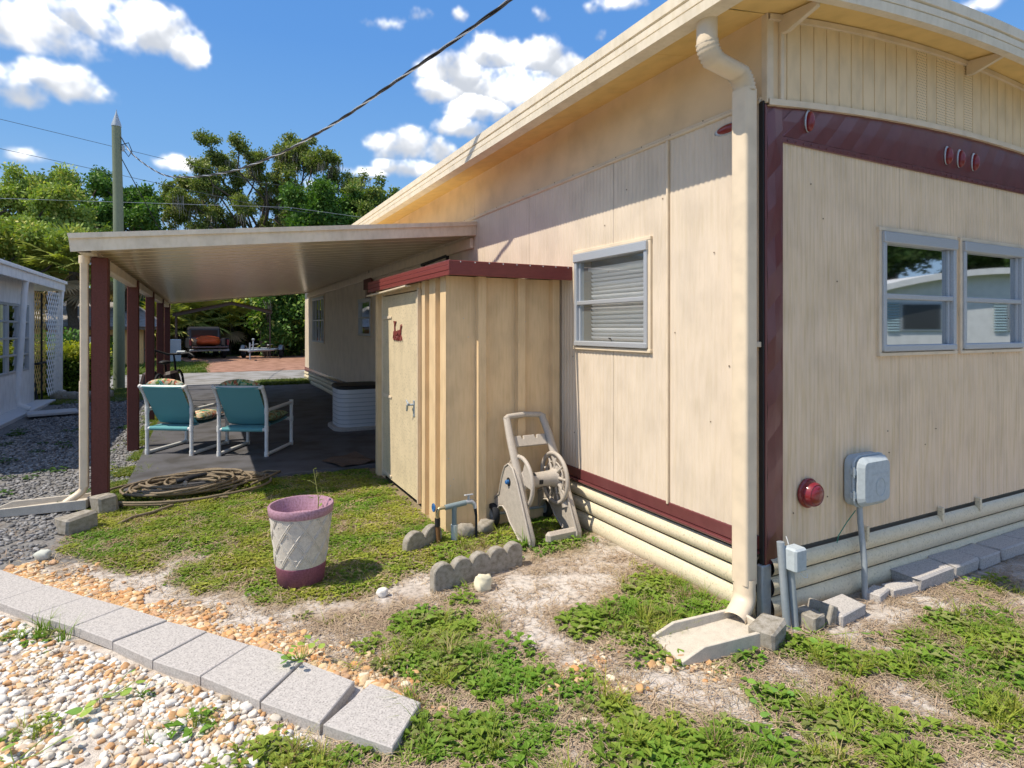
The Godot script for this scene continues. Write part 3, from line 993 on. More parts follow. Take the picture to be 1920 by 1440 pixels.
func window(parent: Node3D, t: Transform3D, w: float, h: float, pane: Material, blind := false, mid := 0.48, lites := 0) -> void:
	# t: middle of the opening's foot, x to the right, z outwards
	var win := group_part("window", parent)
	win.transform = t
	var b := MB.new()                                  # flange let into the wall
	for s: float in [-1.0, 1.0]:
		b.span(Vector3(s * (w / 2 + 0.012) - 0.014, -0.03, -0.004), Vector3(s * (w / 2 + 0.012) + 0.014, h + 0.03, 0.016), 0.003)
	b.span(Vector3(-w / 2 - 0.03, h + 0.012, -0.006), Vector3(w / 2 + 0.03, h + 0.038, 0.019), 0.003)
	b.span(Vector3(-w / 2 - 0.03, -0.036, -0.006), Vector3(w / 2 + 0.03, -0.012, 0.021), 0.003)
	part("flange", b, M.trim, win)
	b = MB.new()
	for s: float in [-1.0, 1.0]:
		b.span(Vector3(s * (w / 2 - 0.016) - 0.017, 0.0, -0.05), Vector3(s * (w / 2 - 0.016) + 0.017, h - 0.02, 0.030), 0.004)
	b.span(Vector3(-w / 2 - 0.004, h - 0.06, -0.05), Vector3(w / 2 + 0.004, h + 0.008, 0.040), 0.005)
	b.span(Vector3(-w / 2 + 0.002, -0.006, -0.05), Vector3(w / 2 - 0.002, 0.034, 0.036), 0.005)
	part("frame", b, M.alu, win)
	var lo := 0.034
	var hi := h - 0.06
	var my := lo + (hi - lo) * mid
	b = MB.new()
	b.span(Vector3(-w / 2 + 0.02, my - 0.016, -0.02), Vector3(w / 2 - 0.02, my + 0.016, 0.024), 0.004)
	part("rail", b, M.alu, win)
	for s: float in [-1.0, 1.0]:                         # sash edges
		b = MB.new()
		b.span(Vector3(s * (w / 2 - 0.042) - 0.010, lo, -0.024), Vector3(s * (w / 2 - 0.042) + 0.010, hi, 0.004), 0.003)
		part("stile", b, M.alu, win)
	for r: Array in [[lo, my - 0.016], [my + 0.016, hi]]:
		b = MB.new()
		b.span(Vector3(-w / 2 + 0.05, r[0], -0.014), Vector3(w / 2 - 0.05, r[1], -0.010))
		part("pane", b, pane, win)
	for k in lites:
		b = MB.new()
		var x := -w / 2 + w * (k + 1) / (lites + 1)
		b.span(Vector3(x - 0.012, lo, -0.02), Vector3(x + 0.012, hi, 0.012), 0.003)
		part("glazing_bar", b, M.alu, win)
	b = MB.new()                                       # lined reveal behind
	for s: float in [-1.0, 1.0]:
		b.span(Vector3(s * w / 2 - 0.006, -0.01, -0.14), Vector3(s * w / 2 + 0.006, h, -0.05))
	b.span(Vector3(-w / 2, -0.012, -0.14), Vector3(w / 2, 0.0, -0.05))
	b.span(Vector3(-w / 2, h - 0.002, -0.14), Vector3(w / 2, h + 0.01, -0.05))
	part("reveal", b, M.interior, win)
	if blind:
		var slats := 17
		for k in slats:
			b = MB.new()
			var y := 0.055 + k * (h - 0.20) / (slats - 1)
			b.T = Transform3D(Basis(Vector3.RIGHT, 0.75 + 0.12 * sin(k * 2.3)) * Basis(Vector3.BACK, 0.006 * sin(k * 1.7)), Vector3(0.025, y, -0.105))
			b.grid(1, 4, func(u: float, q: float) -> Vector3:
				return Vector3(lerpf(-w / 2 + 0.05, w / 2 - 0.03, u), (q - 0.5) * 0.042, 0.006 * (1.0 - pow(2.0 * q - 1.0, 2.0))))
			part("blind_slat", b, M.whiteplastic, win)
		b = MB.new()
		b.span(Vector3(-w / 2 + 0.02, h - 0.13, -0.125), Vector3(w / 2 - 0.02, h - 0.10, -0.095), 0.003)
		part("blind_rail", b, M.whiteplastic, win)
		b = MB.new()
		b.span(Vector3(-0.02, 0.034, -0.03), Vector3(0.02, 0.05, -0.02), 0.003)
		b.tube([Vector3(-0.01, 0.05, -0.02), Vector3(-0.015, 0.06, 0.0), Vector3(0.01, 0.058, 0.004)], 0.005, 6)
		part("latch", b, M.black, win)

func facet_sheet(b: MB, x0: float, x1: float, y0: Callable, y1: Callable, n: int, deep: float, place: Callable, slant: float) -> void:
	# embossed metal: long leaning diamonds, flat facets
	for i in n:
		var a := lerpf(x0, x1, float(i) / n)
		var e := lerpf(x0, x1, float(i + 1) / n)
		var m := (a + e) * 0.5
		var p := func(x: float, q: float, o: float) -> Vector3:
			var xx := clampf(x + (q - 0.5) * slant, x0, x1)
			return place.call(xx, lerpf(y0.call(xx), y1.call(xx), q), o)
		var c: Vector3 = p.call(m, 0.5, deep)
		var ring := [p.call(a, 0.0, 0.0), p.call(m, 0.0, deep * 0.55), p.call(e, 0.0, 0.0), p.call(e, 0.5, deep * 0.25), p.call(e, 1.0, 0.0), p.call(m, 1.0, deep * 0.55), p.call(a, 1.0, 0.0), p.call(a, 0.5, deep * 0.25)]
		for k in 8:
			b.otri(c, ring[k], ring[(k + 1) % 8], place.call(0.0, 0.0, 1.0) - place.call(0.0, 0.0, 0.0))

func soffit_y(x: float) -> float:
	return 3.50 - 0.037 * pow(x - RIDGE, 2.0)

func lip_y(x: float) -> float:
	return 3.435 - 0.0306 * pow(x - RIDGE, 2.0)

func band_y(x: float) -> float:
	return 2.972 - 0.024 * pow(x - 5.1, 2.0)

func make_house() -> void:
	var H := thing("mobile_home", "long cream mobile home with maroon corner trim and a low arched roof", "mobile home", Vector3.ZERO)
	var left := func(z: float, y: float, o: float) -> Vector3:
		return Vector3(W - o, y, z)
	var front := func(x: float, y: float, o: float) -> Vector3:
		return Vector3(x, y, EZ + o)
	# long side: fluted sheets between seams
	var seams := [-19.0, -17.75, -16.55, -15.35, -14.15, -12.95, -11.75, -10.55, -9.35, -8.2, -7.1, -6.08, -4.91, -3.607, -3.0, -2.262]
	var holes := [[-4.09, -3.195, 1.475, 2.195], [-17.4, -15.7, 1.25, 2.45], [-11.8, -10.9, 1.48, 2.18]]
	for i in seams.size() - 1:
		var b := MB.new()
		var hs := holes.filter(func(h: Array) -> bool: return h[1] > seams[i] and h[0] < seams[i + 1])
		ribbed(b, seams[i] + 0.0015, seams[i + 1] - 0.0015, 0.40, 2.868, 0.044, 0.0042, hs, left, Vector3(-1, 0, 0))
		part("wall_panel", b, M.wall, H)
	# end wall sheets
	var eh := [[3.795, 4.635, 1.465, 2.205], [4.745, 5.6, 1.465, 2.205]]
	var es := [2.862, 4.018, 5.277, 7.0]
	for i in es.size() - 1:
		var b := MB.new()
		ribbed(b, es[i] + 0.001, es[i + 1] - 0.001, 0.355, 2.665, 0.0385, 0.0030, eh.filter(func(h: Array) -> bool: return h[1] > es[i] and h[0] < es[i + 1]), front, Vector3(0, 0, 1))
		part("wall_panel", b, M.endwall, H)
	# carcass behind the sheets: floor, far walls, ceiling
	var b := MB.new()
	b.span(Vector3(W + 0.04, 0.30, FAR + 0.02), Vector3(HX - 0.02, 0.40, EZ - 0.04))
	b.span(Vector3(HX - 0.02, 0.30, FAR), Vector3(HX + 0.06, 3.35, EZ - 0.02))
	b.span(Vector3(W + 0.06, 3.28, FAR + 0.02), Vector3(HX - 0.03, 3.33, EZ - 0.06))
	b.span(Vector3(W + 0.05, 0.42, -9.0), Vector3(HX - 0.05, 3.27, -8.9))
	b.span(Vector3(5.5, 0.42, -8.88), Vector3(5.58, 3.27, EZ - 0.06))
	part("carcass", b, M.interior, H)
	b = MB.new()
	b.span(Vector3(W + 0.005, 0.0, FAR - 0.03), Vector3(HX, 3.30, FAR), 0.004)
	part("rear_wall", b, M.wall, H)
	# rolled moulding, its cap and the sheets above it
	b = MB.new()
	b.tube([Vector3(W - 0.006, 2.862, FAR), Vector3(W - 0.006, 2.862, EZ - 0.02)], 0.013, 8)
	b.span(Vector3(W - 0.012, 2.872, FAR), Vector3(W + 0.01, 2.886, EZ - 0.015), 0.003)
	part("moulding", b, M.trim, H)
	for r: Array in [[FAR, -15.0], [-14.997, -10.6], [-10.597, -6.20], [-6.197, -2.262]]:
		b = MB.new()
		b.span(Vector3(W + 0.002, 2.886, r[0]), Vector3(W + 0.02, 3.36, r[1]), 0.002)
		part("upper_panel", b, M.upper, H)
	b = MB.new()                                       # standing seam down the long side
	b.span(Vector3(W - 0.022, 0.44, -3.012), Vector3(W, 2.85, -2.994), 0.004)
	part("batten", b, M.trim, H)
	# screws on the moulding and sheets
	rng.seed = 8
	b = MB.new()
	for k in 34:
		b.box(Vector3(W - 0.013, 2.882 + rng.randf_range(-0.003, 0.003), -2.4 - k * 0.29), Vector3(0.006, 0.008, 0.008), 0.002)
	for k in 16:
		b.box(Vector3(W - 0.006, rng.randf_range(0.7, 3.1), rng.randf_range(-6.0, -2.4)), Vector3(0.006, 0.008, 0.008), 0.002)
		b.box(Vector3(rng.randf_range(2.95, 5.6), rng.randf_range(0.5, 2.6), EZ + 0.004), Vector3(0.008, 0.008, 0.006), 0.002)
	part("screws", b, M.screw, H).set_meta("kind", "stuff")
	# red band and ledge at the foot of the long wall, then the skirting courses
	b = MB.new()
	b.span(Vector3(W - 0.012, 0.372, FAR), Vector3(W + 0.01, 0.452, -2.27), 0.004)
	part("base_band", b, M.maroon, H)
	b = MB.new()
	b.span(Vector3(W - 0.035, 0.352, FAR), Vector3(W + 0.01, 0.369, -2.272), 0.004)
	part("ledge", b, M.maroon, H)
	var ys := [-0.02, 0.116, 0.229, 0.334]
	for k in 3:
		var y0: float = ys[k]
		var hh: float = ys[k + 1] - y0 - 0.006
		b = MB.new()
		var seg := 9
		for i in seg:
			var t0 := float(i) / seg
			var t1 := float(i + 1) / seg
			var o := func(t: float) -> float: return 0.012 + 0.030 * pow(sin(PI * clampf(t * 1.02, 0.0, 1.0)), 0.55)
			var p0 := Vector3(W + 0.012 - o.call(t0), y0 + hh * t0, 0)
			var p1 := Vector3(W + 0.012 - o.call(t1), y0 + hh * t1, 0)
			b.oquad(p0 + Vector3(0, 0, FAR), p0 + Vector3(0, 0, -2.285), p1 + Vector3(0, 0, -2.285), p1 + Vector3(0, 0, FAR), Vector3(-1, 0, 0))
		part("skirting_course", b, M.skirt, H)
		b = MB.new()
		for i in seg:
			var t0 := float(i) / seg
			var t1 := float(i + 1) / seg
			var o := func(t: float) -> float: return 0.012 + 0.030 * pow(sin(PI * clampf(t * 1.02, 0.0, 1.0)), 0.55)
			var p0 := Vector3(0, y0 + hh * t0, EZ - 0.008 + o.call(t0))
			var p1 := Vector3(0, y0 + hh * t1, EZ - 0.008 + o.call(t1))
			b.oquad(p0 + Vector3(W + 0.04, 0, 0), p0 + Vector3(HX, 0, 0), p1 + Vector3(HX, 0, 0), p1 + Vector3(W + 0.04, 0, 0), Vector3(0, 0, 1))
		part("skirting_course", b, M.skirt, H)
	b = MB.new()                                       # crawl space behind the skirting
	b.span(Vector3(W + 0.9, -0.03, FAR), Vector3(W + 0.95, 0.31, EZ - 0.9))
	b.span(Vector3(W + 0.951, -0.03, EZ - 0.95), Vector3(HX, 0.31, EZ - 0.9))
	b.span(Vector3(W + 0.02, 0.385, FAR), Vector3(W + 0.06, 0.41, EZ - 0.03))
	b.span(Vector3(W + 0.061, 0.36, EZ - 0.06), Vector3(HX, 0.41, EZ - 0.02))
	part("crawl_space_wall", b, M.interior, H)
	b = MB.new()                                       # ragged end of the skirting at the corner
	b.span(Vector3(W - 0.03, -0.02, EZ - 0.03), Vector3(W + 0.045, 0.30, EZ + 0.012), 0.006)
	part("skirting_corner", b, M.galv, H)
	for xx: float in [3.62, 4.46, 4.95]:                # straps over the gap
		b = MB.new()
		b.span(Vector3(xx - 0.012, 0.29, EZ + 0.004), Vector3(xx + 0.012, 0.385, EZ + 0.04), 0.003)
		part("strap", b, M.skirt, H)
	# maroon embossed corner trim and arched band
	b = MB.new()
	facet_sheet(b, 0.30, 2.84, func(_y: float) -> float: return 2.752, func(_y: float) -> float: return 2.874, 7, 0.012, func(y: float, x: float, o: float) -> Vector3: return Vector3(x, y, EZ + 0.006 + o), 0.11)
	b.span(Vector3(2.737, 0.30, EZ - 0.02), Vector3(2.752, 2.84, EZ + 0.012), 0.003)
	b.span(Vector3(2.868, 0.30, EZ - 0.01), Vector3(2.882, 2.68, EZ + 0.010), 0.003)
	part("corner_trim", b, M.maroon, H)
	b = MB.new()
	b.span(Vector3(W - 0.012, 0.27, EZ - 0.03), Vector3(W + 0.006, 2.86, EZ + 0.004), 0.004)
	part("corner_strip", b, M.black, H)
	b = MB.new()
	facet_sheet(b, 2.876, 7.0, func(_x: float) -> float: return 2.685, band_y, 17, 0.0045, func(x: float, y: float, o: float) -> Vector3: return Vector3(x, y, EZ + 0.007 + o), 0.22)
	for i in 30:
		var xa := lerpf(2.76, 7.0, i / 30.0)
		var xb := lerpf(2.76, 7.0, (i + 1) / 30.0)
		b.oquad(Vector3(xa, 2.66, EZ + 0.004), Vector3(xb, 2.66, EZ + 0.004), Vector3(xb, band_y(xb), EZ + 0.004), Vector3(xa, band_y(xa), EZ + 0.004), Vector3(0, 0, 1))
	part("arched_band", b, M.maroon, H)
	b = MB.new()
	b.span(Vector3(2.876, 2.648, EZ), Vector3(7.0, 2.684, EZ + 0.011), 0.003)
	for k in 60:
		b.box(Vector3(2.92 + k * 0.068, 2.664 + 0.003 * sin(k * 5.0), EZ + 0.013), Vector3(0.011, 0.011, 0.008), 0.003)
	part("riveted_flange", b, M.maroon, H)
	# vertical boards of the gable
	var pitch := 0.1165
	for k in 36:
		var x0 := 2.905 + (k - 1) * pitch
		var x1 := x0 + pitch
		if k == 0:
			x0 = 2.86
		if x1 > HX:
			break
		b = MB.new()
		var n := 1
		b.oquad(Vector3(x0 + 0.007, band_y(x0) + 0.012, EZ + 0.014), Vector3(x1 - 0.004, band_y(x1) + 0.012, EZ + 0.014), Vector3(x1 - 0.004, soffit_y(x1), EZ + 0.014), Vector3(x0 + 0.007, soffit_y(x0), EZ + 0.014), Vector3(0, 0, 1))
		for q: Array in [[x0 + 0.007, x0 + 0.001], [x1 - 0.004, x1 - 0.001]]:
			b.oquad(Vector3(q[0], band_y(q[0]) + 0.012, EZ + 0.014), Vector3(q[0], soffit_y(q[0]), EZ + 0.014), Vector3(q[1], soffit_y(q[1]), EZ + 0.001), Vector3(q[1], band_y(q[1]) + 0.012, EZ + 0.001), Vector3(-1 if q[0] < (x0 + x1) * 0.5 else 1, 0, 0.2))
		if n:
			part("gable_board", b, M.perf if k in [12, 14, 15, 17] else M.siding, H)
	b = MB.new()
	b.span(Vector3(2.76, 2.84, EZ - 0.03), Vector3(HX, 3.42, EZ - 0.002))
	part("gable_backing", b, M.upper, H)
	b = MB.new()                                       # edge strips of the gable, following the arch
	for i in 40:
		var xa := lerpf(2.745, HX, i / 40.0)
		var xb := lerpf(2.745, HX, (i + 1) / 40.0)
		for q: Array in [[band_y(xa) - 0.008, band_y(xb) - 0.008, 0.030, 0.034], [soffit_y(xa) - 0.034, soffit_y(xb) - 0.034, 0.034, 0.030]]:
			var hgt: float = q[3]
			var o: float = q[2]
			b.oquad(Vector3(xa, q[0], EZ + o), Vector3(xb, q[1], EZ + o), Vector3(xb, q[1] + hgt, EZ + o), Vector3(xa, q[0] + hgt, EZ + o), Vector3(0, 0, 1))
			b.oquad(Vector3(xa, q[0], EZ + 0.0), Vector3(xb, q[1], EZ + 0.0), Vector3(xb, q[1], EZ + o), Vector3(xa, q[0], EZ + o), Vector3(0, -1, 0))
			b.oquad(Vector3(xa, q[0] + hgt, EZ + 0.0), Vector3(xb, q[1] + hgt, EZ + 0.0), Vector3(xb, q[1] + hgt, EZ + o), Vector3(xa, q[0] + hgt, EZ + o), Vector3(0, 1, 0))
	b.span(Vector3(2.738, 2.845, EZ - 0.02), Vector3(2.79, 3.34, EZ + 0.022), 0.004)
	b.span(Vector3(2.845, 2.87, EZ + 0.0), Vector3(2.872, 3.345, EZ + 0.026), 0.004)
	part("gable_edging", b, M.trim, H)
	b = MB.new()
	b.span(Vector3(2.79, 2.85, EZ - 0.01), Vector3(2.845, 3.34, EZ + 0.008), 0.002)
	part("gable_corner_board", b, M.upper, H)
	# roof: deck, soffits, fascia with its grooves
	var EX := 2.265
	var EF := -1.955
	b = MB.new()
	for i in 24:
		var xa := lerpf(EX + 0.01, 7.5, i / 24.0)
		var xb := lerpf(EX + 0.01, 7.5, (i + 1) / 24.0)
		b.oquad(Vector3(xa, lip_y(xa) + 0.16, FAR - 0.3), Vector3(xb, lip_y(xb) + 0.16, FAR - 0.3), Vector3(xb, lip_y(xb) + 0.16, EF - 0.01), Vector3(xa, lip_y(xa) + 0.16, EF - 0.01), Vector3.UP)
	part("roof_deck", b, M.white, H)
	var planks := 30                                   # soffit boards of the long eave, laid across it
	for i in planks:
		var za := lerpf(FAR - 0.28, EZ + 0.01, float(i) / planks)
		var zb := lerpf(FAR - 0.28, EZ + 0.01, float(i + 1) / planks) - 0.003
		b = MB.new()
		b.sweep([Vector3(EX + 0.015, 3.262, 0), Vector3(EX + 0.015, 3.256, 0), Vector3(W + 0.004, 3.334, 0), Vector3(W + 0.004, 3.340, 0)], Vector3(0, 0, za), Vector3(0, 0, zb), true)
		part("soffit_board", b, M.soffit, H)
	for i in 16:                                       # soffit of the gable
		var xa := lerpf(EX + 0.02, 7.4, i / 16.0)
		var xb := lerpf(EX + 0.02, 7.4, (i + 1) / 16.0) - 0.003
		b = MB.new()
		var ya := maxf(soffit_y(xa), 3.262) + 0.004
		var yb := maxf(soffit_y(xb), 3.262) + 0.004
		b.oquad(Vector3(xa, ya, EZ + 0.013), Vector3(xb, yb, EZ + 0.013), Vector3(xb, yb - 0.02, EF - 0.008), Vector3(xa, ya - 0.02, EF - 0.008), Vector3.DOWN)
		b.oquad(Vector3(xa, ya + 0.006, EZ + 0.013), Vector3(xb, yb + 0.006, EZ + 0.013), Vector3(xb, yb - 0.014, EF - 0.008), Vector3(xa, ya - 0.014, EF - 0.008), Vector3.UP)
		part("gable_soffit_board", b, M.soffit, H)
	var prof := [[0.0, 0.0], [-0.004, 0.05], [0.004, 0.053], [0.004, 0.056], [-0.004, 0.059], [-0.006, 0.098], [0.006, 0.101], [0.006, 0.107], [-0.010, 0.112], [-0.014, 0.172], [0.012, 0.172]]
	b = MB.new()                                       # long fascia
	for i in prof.size() - 1:
		var p := Vector3(EX + prof[i][0], lip_y(EX) + prof[i][1], 0)
		var q := Vector3(EX + prof[i + 1][0], lip_y(EX) + prof[i + 1][1], 0)
		b.oquad(p + Vector3(0, 0, FAR - 0.3), p + Vector3(0, 0, EF), q + Vector3(0, 0, EF), q + Vector3(0, 0, FAR - 0.3), Vector3(-1, -0.001 if i != 9 else 3.0, 0))
	b.span(Vector3(EX, lip_y(EX) - 0.001, FAR - 0.3), Vector3(EX + 0.10, lip_y(EX) + 0.008, EF))
	part("eave_fascia", b, M.fascia, H)
	b = MB.new()                                       # gable fascia
	for k in 30:
		var xa := lerpf(EX - 0.01, 7.5, k / 30.0)
		var xb := lerpf(EX - 0.01, 7.5, (k + 1) / 30.0)
		for i in prof.size() - 1:
			b.oquad(Vector3(xa, lip_y(xa) + prof[i][1], EF - prof[i][0]), Vector3(xb, lip_y(xb) + prof[i][1], EF - prof[i][0]), Vector3(xb, lip_y(xb) + prof[i + 1][1], EF - prof[i + 1][0]), Vector3(xa, lip_y(xa) + prof[i + 1][1], EF - prof[i + 1][0]), Vector3(0, -0.001 if i != 9 else 3.0, 1))
		b.oquad(Vector3(xa, lip_y(xa), EF), Vector3(xb, lip_y(xb), EF), Vector3(xb, lip_y(xb), EF - 0.05), Vector3(xa, lip_y(xa), EF - 0.05), Vector3.DOWN)
		b.oquad(Vector3(xa, lip_y(xa), EF - 0.05), Vector3(xb, lip_y(xb), EF - 0.05), Vector3(xb, lip_y(xb) + 0.08, EF - 0.05), Vector3(xa, lip_y(xa) + 0.08, EF - 0.05), Vector3(0, 0, -1))
	part("gable_fascia", b, M.fascia, H)
	for xx: float in [2.86, 4.80, 6.6]:                 # brackets under the gable overhang
		b = MB.new()
		var y := soffit_y(xx) - 0.004
		b.extrude(PackedVector2Array([Vector2(EZ + 0.02, y - 0.10), Vector2(EZ + 0.06, y - 0.105), Vector2(EF - 0.055, y - 0.05), Vector2(EF - 0.055, y - 0.02), Vector2(EZ + 0.02, y)]), 0.03, 0.003)
		for i in b.v.size():                           # drawn in z and y: stand it up
			var p := b.v[i]
			b.v[i] = Vector3(xx - p.z, p.y, p.x)
			var q := b.n[i]
			b.n[i] = Vector3(-q.z, q.y, q.x)
		part("bracket", b, M.trim, H)
	# windows
	window(H, Transform3D(Basis(Vector3(0, 0, 1), Vector3.UP, Vector3(-1, 0, 0)), Vector3(W - 0.004, 1.47, -3.643)), 0.90, 0.735, M.glass, true)
	window(H, Transform3D(Basis(Vector3(0, 0, 1), Vector3.UP, Vector3(-1, 0, 0)), Vector3(W - 0.004, 1.25, -16.55)), 1.72, 1.2, M.film, false, 0.5, 3)
	window(H, Transform3D(Basis(Vector3(0, 0, 1), Vector3.UP, Vector3(-1, 0, 0)), Vector3(W - 0.004, 1.48, -11.35)), 0.92, 0.70, M.film, false, 0.5)
	window(H, Transform3D(Basis.IDENTITY, Vector3(4.215, 1.463, EZ + 0.004)), 0.845, 0.745, M.film)
	window(H, Transform3D(Basis.IDENTITY, Vector3(5.172, 1.463, EZ + 0.004)), 0.86, 0.745, M.film)
	# marker lamps on the band and the long side, and the tail lamp
	for xx: float in [3.09, 4.55, 4.71, 4.90]:
		var lamp := group_part("marker_lamp", H, Vector3(xx, 2.80, EZ + 0.014))
		lamp.rotation.z = -0.05
		b = MB.new()
		b.ball(Vector3(0, 0, 0.0), Vector3(0.031, 0.066, 0.012), 14, 8)
		part("bezel", b, M.alu, lamp)
		b = MB.new()
		b.ball(Vector3(0.0, -0.006, 0.010), Vector3(0.026, 0.060, 0.030), 14, 8)
		part("lens", b, M.redlens, lamp)
	var sl := group_part("marker_lamp", H, Vector3(W - 0.006, 2.78, -2.52))
	b = MB.new()
	b.ball(Vector3(0, 0, 0.02), Vector3(0.024, 0.026, 0.085), 12, 8)
	part("lens", b, M.redlens, sl)
	b = MB.new()
	b.ball(Vector3(0.004, 0, 0.01), Vector3(0.008, 0.034, 0.10), 12, 8)
	part("bezel", b, M.alu, sl)
	var tl := group_part("tail_lamp", H, Vector3(3.09, 0.655, EZ + 0.006))
	b = MB.new()
	b.T = Transform3D(Basis(Vector3.RIGHT, PI / 2), Vector3.ZERO)
	b.lathe([Vector2(0.084, 0.0), Vector2(0.086, 0.012), Vector2(0.078, 0.018), Vector2(0.0, 0.018)], 28)
	part("rim", b, M.redlens, tl)
	b = MB.new()
	b.T = Transform3D(Basis(Vector3.RIGHT, PI / 2), Vector3.ZERO)
	b.lathe([Vector2(0.074, 0.016), Vector2(0.068, 0.055), Vector2(0.060, 0.066), Vector2(0.055, 0.064), Vector2(0.050, 0.070), Vector2(0.03, 0.078), Vector2(0.0, 0.080)], 28)
	part("lens", b, M.redlens, tl)
	# gutter downspout at the corner
	var dsp := group_part("downspout", H)
	b = MB.new()
	var cx := 2.635
	var top := [Vector3(2.36, 3.27, -2.30), Vector3(2.36, 3.16, -2.30)]
	for k in 25:
		var a := k / 24.0 * 0.95
		top.append(Vector3(2.36 + 0.12 * (1.0 - cos(a)), 3.13 - 0.12 * sin(a), -2.30))
	for k in 25:
		var a := 0.95 - k / 24.0 * 0.95
		top.append(Vector3(cx - 0.12 * (1.0 - cos(a)), 2.90 + 0.12 * sin(a) - 0.0, -2.295))
	var rr := []
	for k in top.size():
		rr.append(0.062 + (0.0055 if k % 4 < 2 and k > 4 else 0.0))
	b.tube(top, rr, 16, false, Vector2(0.74, 1.0), 0.0, Vector3.BACK)
	part("elbow", b, M.trim, dsp)
	b = MB.new()
	b.extrude(PackedVector2Array(_rounded(0.094, 0.108, 0.018)), 2.70, 0.0)
	_stand(b, Vector3(cx, 1.56, -2.295))
	part("pipe", b, M.trim, dsp)
	b = MB.new()
	var low := [Vector3(cx, 0.24, -2.295)]
	for k in 10:
		var a := k / 9.0 * 1.25
		low.append(Vector3(cx - 0.09 * (1.0 - cos(a)), 0.16 - 0.09 * sin(a), -2.295 + 0.03 * (1.0 - cos(a))))
	low.append(low[-1] + (low[-1] - low[-2]).normalized() * 0.08)
	b.tube(low, 0.064, 16, false, Vector2(0.80, 1.02), 0.0, Vector3.BACK)
	part("shoe", b, M.trim, dsp)
	b = MB.new()
	b.span(Vector3(cx + 0.045, 1.5, -2.33), Vector3(cx + 0.105, 1.53, -2.26), 0.003)
	part("strap", b, M.trim, dsp)

func _rounded(w: float, h: float, r: float) -> Array:
	var out := []
	for q: Array in [[1, 1, 0.0], [-1, 1, PI / 2], [-1, -1, PI], [1, -1, PI * 1.5]]:
		for k in 4:
			var a: float = q[2] + k / 3.0 * PI / 2
			out.append(Vector2(q[0] * (w / 2 - r) + cos(a) * r, q[1] * (h / 2 - r) + sin(a) * r))
	return out

func _stand(b: MB, at: Vector3) -> void:             # turn a z-extrusion upright
	var t := Basis(Vector3.RIGHT, -PI / 2)
	for i in b.v.size():
		b.v[i] = t * b.v[i] + at
		b.n[i] = t * b.n[i]

# ------------------------------------------------------------------ carport
func carport_y(x: float) -> float:                   # underside of the roof pans
	return lerpf(2.285, 2.69, (x + 0.98) / 3.72)

